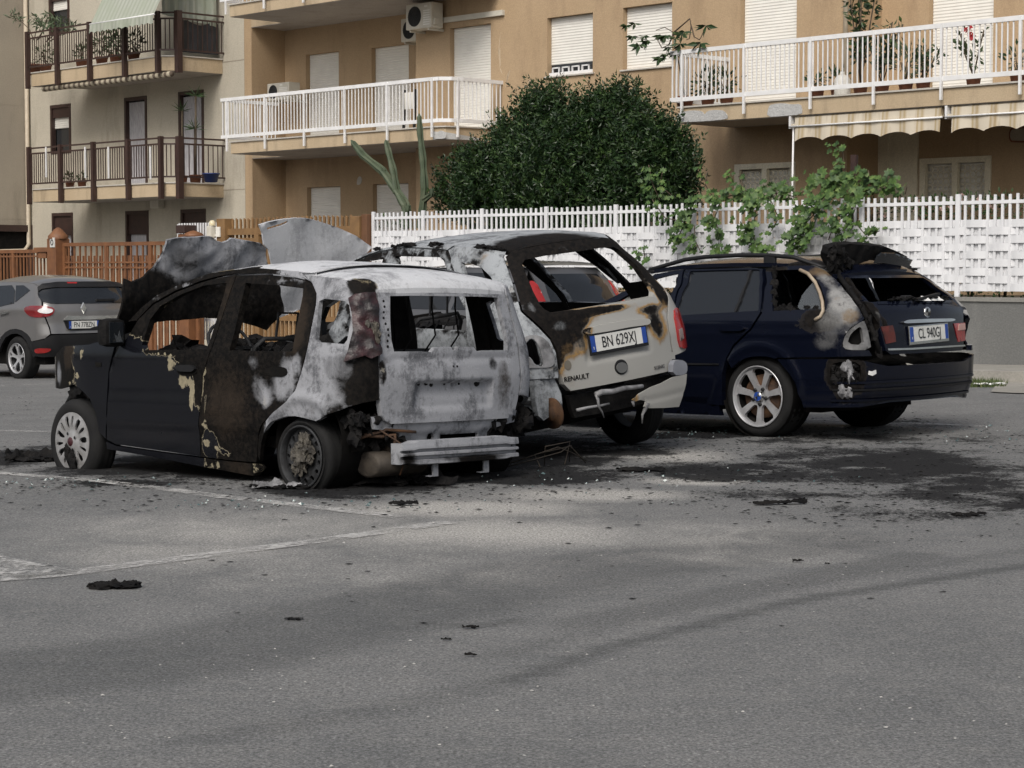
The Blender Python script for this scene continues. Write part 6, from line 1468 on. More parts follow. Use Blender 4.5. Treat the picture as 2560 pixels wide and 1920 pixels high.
# bare sheet metal below the lost left tail lamp
lp_ = P(Z5((395, 1105), (560, 1095), (690, 1090), (712, 1130), (738, 1200), (735, 1300), (705, 1390), (665, 1398), (650, 1330), (605, 1340), (590, 1395), (545, 1390), (510, 1330), (470, 1300), (395, 1290)))
SN.pan('rear_chassis_leg', lp_, [P(Z5((405, 1140), (480, 1150), (510, 1180), (500, 1230), (410, 1245)))], M_SCEN, off=-.02, thick=.04, gap=0, wear=wearfn((.85, .6, .1)), disp=lambda u, v: .03*noise.noise(Vector((u*7, v*5, 8)))+.02*smooth01(1-abs(u-.66)/.03), step=.022)
pq = [SN.hit(*p)+Vector((-.03, 0, 0)) for p in Z5((500, 1100), (560, 1105), (605, 1230), (605, 1370), (570, 1395), (530, 1360), (505, 1230))]
n = len(pq); m = MB().add(pq+[p+Vector((.05, 0, 0)) for p in pq], [tuple(range(n)), tuple(range(n, 2*n))[::-1]]+[((i+1) % n, i, n+i, n+(i+1) % n) for i in range(n)]); o = m.build('tow_eye_bracket', M_SCEN, SN.root); paint_wear(o, wearfn((.7, .6, 0)))
q = P(Z5((380, 1245), (500, 1255), (500, 1275), (380, 1275))); SN.pan('cross_tube', q, [], M_STEEL, off=.01, thick=.04, gap=0)
# inside, wheels, bonnet
MB().bb(-.15, 2.9, -.60, .66, .36, .42).bb(-.30, .30, -.55, .55, .30, .44).bb(2.2, 2.25, -.75, .75, .3, .95).bb(2.3, 2.95, -.55, .55, .3, .75).build('floor_pan', M_DARK, SN.root)
m = MB(); heap(m, -.50, 2.0, -.74, .74, lambda x, y: .52+.12*smooth01((x-1.5)/.3), .10, 4, 12); heap(m, 1.6, 2.2, -.74, .74, lambda x, y: .92, .06, 6, 3)
m.build('cabin_debris', M_CHAR, SN.root)
for y in (.36, -.36): seat(1.1, y, .46, .62, SN.root, .3, .45)
m = MB(); m.tube([(-.40, .62, 1.05), (-.35, .60, .78), (-.3, .4, .70), (-.3, -.4, .70), (-.35, -.60, .78), (-.40, -.62, 1.0)], .03, 7)
for y in lin(-.2, .45, 8): m.tube([(-.25, y, .70), (-.2, y, 1.0)], .008, 5)
m.tube([(-.2, .48, .70), (-.18, .46, .98), (-.18, .40, 1.02), (-.18, -.16, 1.02), (-.2, -.2, .98)], .016, 6); m.build('luggage_guard', M_CHAR, SN.root)
hx = Z3((1255, 132), (1330, 112), (1450, 92), (1550, 80), (1630, 82), (1700, 95), (1800, 125), (1900, 160), (2020, 215), (2130, 300), (2040, 400), (1900, 520), (1800, 640), (1620, 780), (1400, 860), (1345, 640), (1342, 440), (1325, 330), (1288, 290), (1282, 200))
hn = (1, 0, .25); hk = 2.28+.25*1.0
hp = [SN.plane(*q, hn, hk) for q in hx]; hc = SN.plane(*Z3((1650, 300))[0], hn, hk); hv = Vector((-.25, 0, 1)).normalized(); hN = Vector((1, 0, .25)).normalized()
hole = [SN.plane(*q, hn, hk) for q in Z3((1322, 158), (1360, 150), (1440, 128), (1500, 100), (1495, 122), (1440, 146), (1370, 165), (1330, 178))]
panel('bonnet', lambda u, v, o: hc+Vector((0, 1, 0))*u+hv*v-hN*o+hN*(.03*sin(v*4)-.09*u*u+.012*noise.noise(Vector((u*5, v*5, 7)))), [((p-hc).y, (p-hc).dot(hv)) for p in hp], [[((p-hc).y, (p-hc).dot(hv)) for p in hole]],
      burnt('bonnet_burnt_paint', (.46, .44, .38), ash=(.46, .47, .49), ash2=(.30, .305, .32), sc=5.), SN.root, step=.035, thick=.018, wear=wearfn((1.1, .5, .0), [(0, SN.plane(*Z3((1720, 190))[0], hn, hk), .05, .05, .5)]))
gl = gz(.3, 14.3); zg = -(-.085-gl)
wheel(SN, 0, -.80+.0, .335, .305, .20, .20, 1, 'none', SN.root) if 0 else None
mR = MB(); mR.lathe([(.19, -.1), (.2, -.004), (.25, .006), (.29, -.01), (.312, -.045), (.313, -.10), (.312, -.155), (.29, -.19), (.2, -.2)], 48, Matrix.Translation((0, -.80, .312)) @ Matrix.Rotation(pi/2, 4, 'X'))
for k in range(4): mR.lathe([(.317, -.055-.03*k), (.3175, -.062-.03*k), (.317, -.069-.03*k)], 48, Matrix.Translation((0, -.80, .312)) @ Matrix.Rotation(pi/2, 4, 'X'))
mR.build('wheel', M_RUB, SN.root)
rc = SN.plane(*(1377, 1050), (0, 1, 0), .70)
MB().lathe([(0, .02), (.05, .02), (.05, .0), (.105, 0), (.105, -.02), (0, -.02)], 28, Matrix.Translation((rc.x+.06, .64, rc.z+.03)) @ Matrix.Rotation(-pi/2, 4, 'X')).build('brake_drum', M_RUSTM, SN.root)
for sg in (1, -1): wheel(SN, 2.58, .80*sg*sg, .30+(.0 if sg > 0 else .09), .29, .19, .18, sg, 'steel', SN.root)

# ================================================================== navy estate (right)
def bY(x, z):
    y = .865
    if z > .88: y -= .19*((z-.88)/.42)**1.15
    if z < .45: y -= .05*((.45-z)/.3)
    if x > 2.6: y -= .3*((x-2.6)/.8)**2
    return y
bX = interp([.2, .4, .62, .80, .95, 1.03, 1.16, 1.30, 1.38], [-.90, -.955, -.965, -.95, -.925, -.86, -.70, -.50, -.40])
BW_ = Car('burnt_estate_car', 'navy estate car with scorched rear corner, silver alloy wheels and raised rear window flap', (2.454, 15.89, gz(2.454, 15.89)), 46, 0, -1.2, bY, bX, .22, .07)
P = BW_.P; b = BW_.blob
wd = wearfn((0, .04, 0), [])
rd = P(Z7((285, 233), (500, 228), (700, 226), (775, 230), (770, 380), (757, 505), (692, 612), (585, 712), (545, 790), (522, 900), (515, 1000), (518, 1092), (215, 1062), (160, 1055), (150, 900), (150, 640), (190, 540), (240, 370)))
rh = P(Z7((318, 246), (500, 240), (690, 236), (735, 236), (752, 240), (750, 380), (744, 494), (600, 503), (400, 514), (226, 526), (260, 400)))
aB_ = arch(BW_, .395, .016, .31)
def bcr(u, v): return aB_(u, v)-.009*smooth01(1-abs(v-.79)/.03)-.004*smooth01(1-abs(v-.875)/.012)
BW_.pan('rear_door', rd, [rh], M_BMW, (1, -1), wear=wd, thick=.05, disp=bcr)
g1 = P(Z7((322, 249), (500, 243), (682, 239), (640, 370), (588, 501), (400, 511), (232, 522), (270, 390))); g2 = P(Z7((704, 239), (748, 242), (746, 380), (740, 491), (604, 500), (655, 370)))
BW_.pan('window_pane', inset(rh, -.012), [], M_DGLASS, (1, -1), off=-.014, thick=.005, gap=0)
BW_.pan('window_bar', P(Z7((684, 238), (703, 238), (655, 370), (603, 501), (589, 502), (640, 370))), [], M_BPLAS, (1, -1), off=.002, thick=.03, gap=0)
fd = P(Z7((280, 234), (200, 245), (90, 262), (40, 300)))+[(BW_.ux(2.0, .95), .92), (BW_.ux(2.05, .5), .5), (BW_.ux(2.0, .3), .3)]+P(Z7((155, 1055), (145, 900), (145, 640), (185, 540), (236, 370)))
fh = P(Z7((240, 262), (160, 278), (90, 296)))+[(BW_.ux(1.75, .95), .93)]+P(Z7((110, 535), (165, 470), (205, 370)))
BW_.pan('front_door', fd, [fh], M_BMW, (1, -1), wear=wd, thick=.05)
q = P(Z7((790, 228), (900, 214), (1000, 208), (1090, 210), (1170, 245), (1240, 305), (1310, 390), (1370, 470), (1412, 545), (1392, 566), (1330, 600), (1290, 645), (1272, 712), (1296, 740), (1440, 742), (1462, 782), (1200, 788), (862, 792), (848, 800), (800, 785), (740, 783), (680, 790), (620, 815), (575, 860), (550, 800), (590, 718), (697, 616), (765, 508), (778, 380)))
qh = P(Z7((822, 242), (1000, 236), (1050, 246), (1100, 285), (1140, 350), (1162, 430), (1160, 488), (1100, 484), (960, 490), (834, 496), (826, 380)))
wf = wearfn((.0, .05, .0), [b(0, p, r, v, rz) for p, r, v, rz in ((Z7((1300, 470))[0], .17, .85, .15), (Z7((1200, 560))[0], .17, .55, .09), (Z7((1200, 280))[0], .16, .66, .10), (Z7((1180, 680))[0], .16, .48, .1), (Z7((1240, 400))[0], .12, .8, .15))]+[b(2, Z7((1320, 530))[0], .09, .55), b(2, Z7((1150, 250))[0], .14, .6, .06), b(2, Z7((1250, 420))[0], .06, .4), b(1, Z7((1120, 560))[0], .22, .55, .1), b(1, Z7((850, 230))[0], .15, .55, .03)])
BW_.pan('quarter_panel', q, [qh], M_BMW, (1, -1), wear=wf, thick=.04, step=.022, disp=bcr)
gs_ = P(Z7((985, 470), (1010, 400), (1050, 350), (1085, 310), (1120, 380), (1130, 488), (1000, 486))); BW_.pan('far_window_pane', qh, [], M_DGLASS, (-1,), off=-.02, thick=.005, gap=0); BW_.pan('far_window_pane', fh, [], M_DGLASS, (-1,), off=-.02, thick=.005, gap=0)
BW_.pan('broken_pane', gs_, [], M_SHARD, (1,), off=-.012, thick=.004, gap=0)
tr = [BW_.S(*BW_.U(BW_.hit(*p)), .012) for p in Z7((1010, 238), (1060, 262), (1105, 315), (1135, 380), (1152, 440), (1156, 495), (1140, 530), (1105, 552))]
MB().tube(tr, .014, 7).build('hanging_trim', pm('scorched_trim', (.42, .35, .26), (.25, .19, .13), .5), BW_.root)
m = MB(); rr = random.Random(5)
for k in range(34):
    x, y = rr.choice([(826, rr.uniform(240, 490)), (rr.uniform(830, 960), 490), (835, rr.uniform(240, 490)), (rr.uniform(990, 1100), rr.uniform(475, 490)), (rr.uniform(860, 950), rr.uniform(470, 500))]); p = BW_.hit(*Z7((x, y))[0]); lump(m, p+Vector((0, -.02, 0)), rr.uniform(.012, .03), (1, .6, 1.2), .9, 6, k, 5)
m.build('charred_seal', M_CHAR, BW_.root)
hp_ = chaikin(P(Z7((500, 600), (535, 588), (620, 585), (662, 598), (668, 612), (640, 622), (530, 622))), 1); BW_.pan('door_handle', hp_, [], M_BMW, (1, -1), off=.028, thick=.03, gap=0)
BW_.pan('side_moulding', P(Z7((216, 822), (498, 826), (496, 836), (216, 834))), [], M_BPLAS, (1, -1), off=.008, thick=.01, gap=0)
BW_.pan('sill', [(BW_.ux(x, z), z) for x, z in ((.36, .30), (2.1, .30), (2.1, .16), (.36, .15))], [], M_BMW, (1, -1), wear=wd, thick=.05)
fl = [(BW_.ux(x, z), z) for x, z in ((2.06, .92), (2.3, .90), (2.9, .80), (3.3, .66), (3.3, .35), (3.1, .35), (3.02, .50), (2.85, .62), (2.6, .64), (2.42, .56), (2.34, .40), (2.3, .25), (2.06, .25))]; BW_.pan('front_fender', fl, [], M_BMW, (1, -1), wear=wd, thick=.03)
V, F = grid(lin(2.0, 3.3, 8), lin(-.62, .62, 9), lambda x, y: (x, y*(1-.25*((x-2.)/1.3)**3), .97-.2*((x-2.)/1.3)**1.6-.05*y*y)); o = MB().add(V, F, True).build('bonnet', M_BMW, BW_.root)
rp_ = Z7((60, 240), (150, 224), (270, 209), (400, 200), (600, 194), (800, 194), (950, 199), (1085, 209), (1165, 240), (1215, 275))
BW_.roof('roof', rp_, lambda f: .055*sin(pi*min(1, .15+f*.7))**.7, lambda f: .2*(1-f)**3+.06*smooth01((f-.7)/.3), M_BMW, wearfn((0, .05, 0), [b(0, Z7((1130, 226))[0], .12, .5, .08), b(1, Z7((1100, 215))[0], .3, .6, .1)]))
rl = [BW_.hit(*p) for p in Z7((45, 250), (270, 209), (400, 200), (600, 194), (800, 194), (950, 199), (1150, 235))]
for sg in (1, -1):
    m = MB(); pts = []
    for p, y in zip(rl, (236, 172, 156, 146, 147, 158, 200)):
        up_ = max(0, (BW_.plane(*Z7((0, y))[0], (0, 1, 0), p.y).z if 0 else 0)); pts.append(p)
    hs2 = [.015, .045, .055, .060, .058, .05, .01]
    P3 = [Vector((p.x, sg*(p.y-.03), p.z+h)) for p, h in zip(pts, hs2)]; D = []
    for i in range(len(P3)-1): D += [P3[i].lerp(P3[i+1], k/4) for k in range(4)]
    m.tube(D+[P3[-1]], .017, 8)
    for i in (0, 4, 6): m.cbox(P3[i].x-.06, P3[i].x+.05, P3[i].y-.014, P3[i].y+.014, pts[i].z-.01, P3[i].z, .008)
    m.build('roof_bar', M_BPLAS, BW_.root)
# tailgate (lower part), lamps, plate
half = P(Z7((1285, 270), (1345, 352), (1432, 470), (1498, 580), (1530, 690), (1545, 748), (1575, 772)))
top = half[0]; hwin = P(Z7((1318, 290), (1372, 365), (1440, 440)))
wt = wearfn((0, .1, 0), [b(1, Z7((1460, 490))[0], .06, .9, .2), b(0, Z7((1490, 520))[0], .05, .5, .06), b(1, Z7((1540, 600))[0], .03, .8, .1), b(1, Z7((1330, 340))[0], .1, .95, .2)])
tgB = BW_.pan('tailgate', BW_.sym(half), [BW_.sym(hwin)], M_BMW, wear=wt, thick=.05, step=.03)
BW_.pan('waist_strip', [(u, z) for u, z in ((.50, 1.028), (-.50, 1.028), (-.52, 1.006), (.52, 1.006))], [], M_BMW, wear=None, off=.006, thick=.01, gap=0, parent=tgB)
for nm, px, mt in (('tail_light', ((1512, 595), (1585, 586), (1600, 640), (1606, 690), (1545, 702), (1530, 650)), pm('scorched_lamp', (.12, .02, .014), (.03, .012, .01), .35, scale=12)), ('tail_light', ((1968, 575), (2038, 570), (2041, 682), (1998, 690), (1985, 640)), M_RED)):
    BW_.pan(nm, P(Z7(*px)), [], mt, off=.006, thick=.012, gap=0, parent=tgB, step=.02)
BW_.pan('lamp_stripe', P(Z7((1998, 578), (2037, 574), (2040, 612), (1994, 618))), [], pm('pinkish_lamp', (.50, .28, .24), None, .2), off=.010, thick=.01, gap=0, parent=tgB)
BW_.pan('handle_strip', chaikin(P(Z7((1632, 566), (1660, 552), (1800, 545), (1950, 543), (1966, 552), (1940, 562), (1800, 568), (1650, 574))), 1), [], M_CHROME, off=.03, thick=.03, gap=0, parent=tgB)
BW_.pan('lower_strip', P(Z7((1552, 732), (1700, 728), (2038, 708), (2040, 718), (1700, 740), (1556, 744))), [], M_CHROME, off=.008, thick=.01, gap=0, parent=tgB)
pc = BW_.hit(*Z7((1812, 634))[0]); plate(BW_, Vector((pc.x-.01, pc.y, pc.z)), 'CL 940GJ', tilt=-.06, frame='chrome', skew=.03, parent=tgB)
pe = BW_.hit(*Z7((1805, 505))[0]); Me = Matrix.Translation(pe) @ Matrix.Rotation(-pi/2, 4, 'Y') @ Matrix.Rotation(pi/2, 4, 'Z')
em = MB().lathe([(0, .010), (.038, .009), (.043, .0)], 24, Me).build('roundel', M_CHROME, tgB); m = MB()
for k in range(4):
    vs = [Me @ Vector((0, 0, .012))]+[Me @ Vector((.033*cos(k*pi/2+q*pi/12), .033*sin(k*pi/2+q*pi/12), .0115)) for q in range(7)]
    if k % 2: m.add(vs, [(0, q, q+1) for q in range(1, 7)])
m.build('roundel_quarters', M_INK, em)
zt_ = 1.045
m = MB(); m.bar(BW_.S(.08, zt_-.01, .03), BW_.S(-.30, zt_+.03, .05), .03, .02); m.cbox(-.90, -.84, .05, .14, 1.02, 1.07, .012); m.build('rear_wiper', M_BPLAS, tgB)
m = MB()
for k in range(30): u = rr.uniform(-.45, .40); p = BW_.S(u, 1.035+rr.random()*.02, rr.uniform(-.02, .05)); lump(m, p, rr.uniform(.006, .016), (1.6, 1.6, .7), .9, 6, k, 5)
m.build('glass_crumbs', M_CHAR, tgB); m = MB()
for u, w_ in ((-.22, .07), (-.04, .06)): p = BW_.S(u, 1.036, .02); m.add([p+Vector((0, w_, -.01)), p+Vector((-.03, -w_, -.012)), p+Vector((.0, -w_*.7, .018)), p+Vector((.02, w_*.2, .028))], [(0, 1, 2, 3)])
m.build('ash_flake', M_PAPER, tgB)
# open, charred rear window flap hinged at the roof edge
fp_ = Z7((1195, 150), (1210, 112), (1265, 86), (1330, 78), (1400, 78), (1480, 84), (1560, 98), (1640, 130), (1712, 166), (1690, 198), (1670, 224), (1600, 205), (1500, 190), (1440, 178), (1380, 200), (1300, 235), (1240, 240), (1205, 220))
kz = 1.40; hcB = BW_.plane(*Z7((1450, 150))[0], (.35, 0, 1), kz-.35*.6); nB = Vector((.35, 0, 1)).normalized(); eB = nB.cross(Vector((0, 1, 0))).normalized()
fl_ = [BW_.plane(*q, (.93, 0, .37), hcB.dot(Vector((.93, 0, .37)))) for q in fp_]; nB = Vector((.93, 0, .37)).normalized(); vB = Vector((-.37, 0, .93)).normalized()
panel('rear_window_flap', lambda u, v, o: hcB+Vector((0, 1, 0))*u+vB*v-nB*o+nB*(.02*noise.noise(Vector((u*12, v*12, 1)))+.06*(abs(u)*1.6)**2), [((p-hcB).y, (p-hcB).dot(vB)) for p in fl_], [], M_CHAR, BW_.root, step=.02, thick=.06)
gl_ = Z7((1440, 130), (1470, 108), (1560, 112), (1640, 140), (1700, 168), (1668, 218), (1600, 198), (1480, 176), (1420, 178)); fl2 = [BW_.plane(*q, tuple(nB), hcB.dot(nB)) for q in gl_]
panel('flap_glass', lambda u, v, o: hcB+Vector((0, 1, 0))*u+vB*v-nB*(o+.075)+nB*(.06*(abs(u)*1.6)**2), [((p-hcB).y, (p-hcB).dot(vB)) for p in fl2], [], M_DGLASS, BW_.root, step=.03, thick=.006)
m = MB()
for k in range(20): x = rr.uniform(1200, 1330); y = 150+rr.uniform(-50, 75); p = BW_.plane(*Z7((x, y))[0], tuple(nB), hcB.dot(nB)-.05); lump(m, p, rr.uniform(.012, .032), (1, 1, 1.4), .9, 6, k, 5)
m.build('charred_hinge', M_CHAR, BW_.root)
gp = [BW_.S(*BW_.U(BW_.hit(*p)), -.02) for p in Z7((1250, 262), (1330, 370), (1400, 470), (1450, 560), (1490, 660), (1520, 760))]; m = MB(); m.tube(gp, .020, 7)
for k, p in enumerate(gp): lump(m, p, .024, (1, 1, 1.9), .8, 6, k, 5)
m.build('charred_seal', M_CHAR, BW_.root)
# empty lamp hole on the left flank
lo = P(chaikin(Z7((1270, 715), (1292, 640), (1335, 600), (1395, 560), (1412, 560), (1440, 660), (1452, 742), (1300, 742)), 1)); li = P(chaikin(Z7((1302, 704), (1318, 650), (1350, 615), (1388, 590), (1398, 640), (1408, 712)), 1))
BW_.pan('lamp_frame', lo, [li], pm('sooty_steel', (.20, .20, .20), (.05, .05, .05), .6, .2, 9), (1,), off=.004, thick=.04, gap=0, step=.02); BW_.pan('lamp_cavity', lo, [], M_DARK, (1, -1), off=-.05, thick=.01, gap=0)
# rear bumper
bl = P(Z7((862, 798), (1000, 797), (1240, 797), (1400, 806), (1480, 826), (1560, 840))); bb_ = P(Z7((1560, 1072), (1380, 1104), (1200, 1106), (1030, 1104), (1010, 1040), (985, 960), (940, 890)))
Bu = bl+[(0.0, bl[-1][1])]; full = bl+[(-u, z) for u, z in bl[::-1]]+[(-u, z) for u, z in bb_[::-1]]+bb_
zz1, zz2, zz3 = [P([q_])[0][1] for q_ in Z7((1600, 940), (1600, 985), (1600, 1050))]
def bdisp(u, v):
    d = .015*smooth01(1-abs(v-zz1)/.012)+.018*smooth01(1-abs(v-zz2)/.014)+.02*smooth01(1-abs(v-zz3)/.012)
    return d*(1 if abs(u) < .95 else .2)
hb = P(chaikin(Z7((1205, 830), (1260, 815), (1380, 818), (1392, 900), (1370, 950), (1300, 965), (1215, 950), (1195, 900)), 1))
BW_.pan('rear_bumper', full, [hb], M_BMW, off=.008, thick=.03, disp=lambda u, v: bdisp(u, v)+aB_(u, v), step=.022, wear=wearfn((0, .08, 0), [b(1, Z7((1290, 900))[0], .16, .95, .16), b(0, Z7((1280, 1000))[0], .06, .5, .05), b(1, Z7((1290, 1040))[0], .06, .6, .05)]))
for zc3, hh_ in ((zz1, .012), (zz2, .010), (zz3, .012)): BW_.pan('bumper_strip', [(.98, zc3+hh_), (-.98, zc3+hh_), (-.98, zc3-hh_*.4), (.98, zc3-hh_*.4)], [], M_BPLAS if zc3 == zz2 else M_BMW, off=.015, thick=.012, gap=0, wear=wearfn((0, .05, 0)))
m = MB()
for k in range(44): x, y = rr.uniform(1210, 1380), rr.uniform(825, 950); p = BW_.S(*BW_.U(BW_.hit(*Z7((x, y))[0])), rr.uniform(-.06, -.01)); lump(m, p, rr.uniform(.02, .04), (1, 1, 1.3), .9, 6, k, 5)
m.build('charred_filler', M_CHAR, BW_.root); m = MB()
for x, y in ((1300, 850), (1320, 900), (1300, 1010), (1270, 990)): lump(m, BW_.S(*BW_.U(BW_.hit(*Z7((x, y))[0])), -.005), .05, (.7, .7, 1.2), .7, 5, x, 8)
m.build('bare_metal', M_ASHM, BW_.root)
u, z = P([Z7((1447, 886))[0]])[0]; m = MB(); m.prism([(u+.035, z-.01), (u+.03, z+.018), (u+.005, z+.012), (u-.03, z+.022), (u-.034, z-.006), (u, z-.02)], lambda a, c: BW_.S(a, c, .028), lambda a, c: BW_.S(a, c, .023)); m.build('paper_scrap', M_PAPER, BW_.root)
MB().bb(-.45, 3.1, -.62, .62, .19, .28).bb(-.84, -.4, -.6, .6, .36, .5).bb(2.2, 3.1, -.6, .6, .28, .7).build('floor_pan', M_DARK, BW_.root)
m = MB(); heap(m, -.80, 2.1, -.72, .72, lambda x, y: .55+.2*smooth01((x-1.4)/.3), .06, 4, 5); m.build('cabin_debris', M_DARK, BW_.root)
m = MB()
for y in (.36, -.36): m.cbox(.95, 1.12, y-.22, y+.22, .5, 1.12, .05); m.cbox(1.0, 1.08, y-.12, y+.12, 1.1, 1.25, .03)
m.cbox(-.05, .1, -.6, .6, .5, 1.0, .05); m.build('seats', M_CHAR, BW_.root)
for sg in (1, -1): MB().lathe([(.335, -.02), (.335, -.28), (0, -.28)], 28, Matrix.Translation((0, .835*sg, .33)) @ Matrix.Rotation(-pi/2*sg, 4, 'X')).build('wheel_housing', M_DARK, BW_.root)
for sg in (1, -1):
    cw = BW_.plane(1894.4, 997.7, (0, 1, 0), .82); wheel(BW_, cw.x, .82, .312, .318, .236, .235, sg, 'alloy7', BW_.root); wheel(BW_, cw.x+2.725, .80, .312+.03, .318, .236, .225, sg, 'alloy7', BW_.root)

# ================================================================== silver-taupe crossover (far left, undamaged)
def cY(x, z):
    y = .87
    if z > 1.02: y -= .20*((z-1.02)/.5)**1.1
    if z < .5: y -= .05*((.5-z)/.3)
    if x > 2.5: y -= .3*((x-2.5)/.8)**2
    return y
cX = interp([.2, .45, .62, .80, 1.0, 1.10, 1.30, 1.45, 1.56], [-.70, -.80, -.83, -.80, -.80, -.76, -.62, -.50, -.42])
CP = Car('parked_crossover', 'undamaged taupe crossover car with clear-edged red tail lights parked at the far left', (-6.736, 30.2, -.357), 45, 0, -1.2, cY, cX, .26, .09)
P = CP.P
sp_ = P(Z9((-200, 690), (0, 652), (150, 650), (330, 668), (384, 700), (372, 770), (408, 838), (412, 905), (440, 1000), (482, 1100), (498, 1165), (440, 1212), (310, 1240), (295, 1200), (265, 1165), (215, 1130), (160, 1115), (100, 1122), (50, 1150), (10, 1195), (-20, 1260), (-40, 1340), (-200, 1300), (-500, 1280)))
fr_ = [(CP.ux(x, z), z) for x, z in ((2.05, .3), (2.9, .5), (3.2, .75), (2.3, 1.0), (1.9, 1.05), (1.2, 1.45))]
CP.pan('body_side', sp_+fr_, [], M_CAPT, (1, -1), thick=.03)
CP.pan('side_window', P(Z9((-300, 745), (-80, 700), (0, 690), (118, 682), (150, 740), (140, 862), (0, 895), (-300, 930))), [], M_DGLASS, (1, -1), off=.006, thick=.01, gap=0)
CP.pan('side_window', P(Z9((160, 686), (235, 684), (300, 735), (200, 812), (152, 852))), [], M_DGLASS, (1, -1), off=.006, thick=.01, gap=0)
CP.pan('arch_trim', P(Z9((310, 1242), (295, 1200), (265, 1165), (215, 1130), (160, 1115), (100, 1122), (50, 1150), (10, 1195), (-20, 1260), (-40, 1340), (-10, 1340), (15, 1270), (55, 1200), (110, 1165), (170, 1160), (220, 1185), (262, 1230), (300, 1320), (330, 1400), (352, 1380))), [], M_BPLAS, (1, -1), off=.004, thick=.04, gap=0)
half = P(Z9((500, 655), (400, 690), (388, 770), (424, 838), (428, 905), (452, 1000), (492, 1100), (506, 1166)))
tgC = CP.pan('tailgate', CP.sym(half), [], M_CAPT, thick=.04, step=.05)
CP.pan('rear_window', CP.sym(P(Z9((540, 708), (400, 722), (378, 760), (384, 800), (420, 845), (500, 862), (560, 866)))), [], M_DGLASS, off=.008, thick=.01, gap=0, parent=tgC)
CP.pan('spoiler', CP.sym(P(Z9((560, 648), (420, 668), (380, 700), (384, 745), (420, 718), (540, 702)))), [], M_BPLAS, off=.03, thick=.05, gap=0, parent=tgC)
CP.pan('brake_light', P(Z9((650, 650), (748, 652), (746, 666), (652, 664))), [], M_RED, off=.034, thick=.02, gap=0, parent=tgC)
rp_ = Z9((-420, 735), (-200, 684), (0, 650), (150, 648), (330, 664), (384, 690))
CP.roof('roof', rp_, lambda f: .10*sin(pi*min(1, .15+f*.7))**.7, lambda f: .2*(1-f)**3+.08*smooth01((f-.7)/.3), M_CAPT, None)
for sg in (1, -1):
    L = P(chaikin(Z9((238, 920), (270, 888), (360, 884), (460, 888), (525, 902), (542, 935), (512, 980), (440, 1002), (320, 1000), (268, 968)), 1)); R_ = P(chaikin(Z9((400, 912), (470, 910), (520, 920), (520, 945), (480, 965), (410, 960), (370, 940)), 1)); 
    tl_ = CP.pan('tail_light', L, [], pm('dark_red_lamp', (.20, .012, .016), (.14, .01, .012), .12, coat=.8), (sg,), off=.012, thick=.03, gap=0, step=.04); CP.pan('clear_lens', R_, [], M_WLAMP, (sg,), off=.017, thick=.01, gap=0, step=.04, parent=tl_)
    CP.pan('reflector', chaikin(P(Z9((362, 1318), (400, 1305), (500, 1308), (505, 1325), (470, 1350), (390, 1358), (365, 1345))), 1), [], M_RED, (sg,), off=.045, thick=.02, gap=0, step=.04)
CP.pan('chrome_strip', chaikin(CP.sym(P(Z9((800, 988), (660, 985), (622, 1028), (680, 1026), (800, 1024)))), 0), [], M_CHROME, off=.02, thick=.03, gap=0, parent=tgC)
CP.pan('plate_recess', CP.sym(P(Z9((800, 1028), (624, 1032), (660, 1112), (700, 1130), (800, 1132)))), [], M_BPLAS, off=.003, thick=.01, gap=0, parent=tgC)
pc = CP.hit(*Z9((825, 1072))[0]); plate(CP, Vector((pc.x-.02, pc.y, pc.z)), 'FN 778ZN', parent=tgC)
pe = CP.hit(*Z9((822, 910))[0]); MB().prism([(0, .075), (.045, 0), (0, -.075), (-.045, 0)], lambda u, v: pe+Vector((-.02, u, v)), lambda u, v: pe+Vector((.0, u*1.2, v*1.2))).build('diamond_badge', M_CHROME, tgC)
bl = P(Z9((312, 1244), (440, 1218), (505, 1176), (600, 1170))); bb_ = P(Z9((560, 1392), (420, 1396), (352, 1380), (330, 1320)))
CP.pan('rear_bumper', bl+[(-u, z) for u, z in bl[::-1]]+[(-u, z) for u, z in bb_[::-1]]+bb_, [], M_BPLAS, off=.035, thick=.04, step=.06)
m = MB(); m.bar(CP.S(.0, 1.135, .02), CP.S(-.34, 1.14, .03), .03, .03); m.build('rear_wiper', M_BPLAS, tgC)
CP.pan('door_handle', P(Z9((10, 965), (60, 945), (96, 945), (90, 960), (15, 978))), [], M_CHROME, (1, -1), off=.03, thick=.03, gap=0)
MB().bb(-.60, 3.1, -.74, .74, .2, .9).bb(-.3, 1.8, -.6, .6, .9, 1.3).build('floor_pan', M_DARK, CP.root)
for sg in (1, -1):
    cw = CP.plane(41.8, 895.8, (0, 1, 0), .86); wheel(CP, cw.x, .86, cw.z, .325, .228, .22, sg, 'alloyY', CP.root); wheel(CP, cw.x+2.6, .86, cw.z+.03, .325, .228, .22, sg, 'alloyY', CP.root)

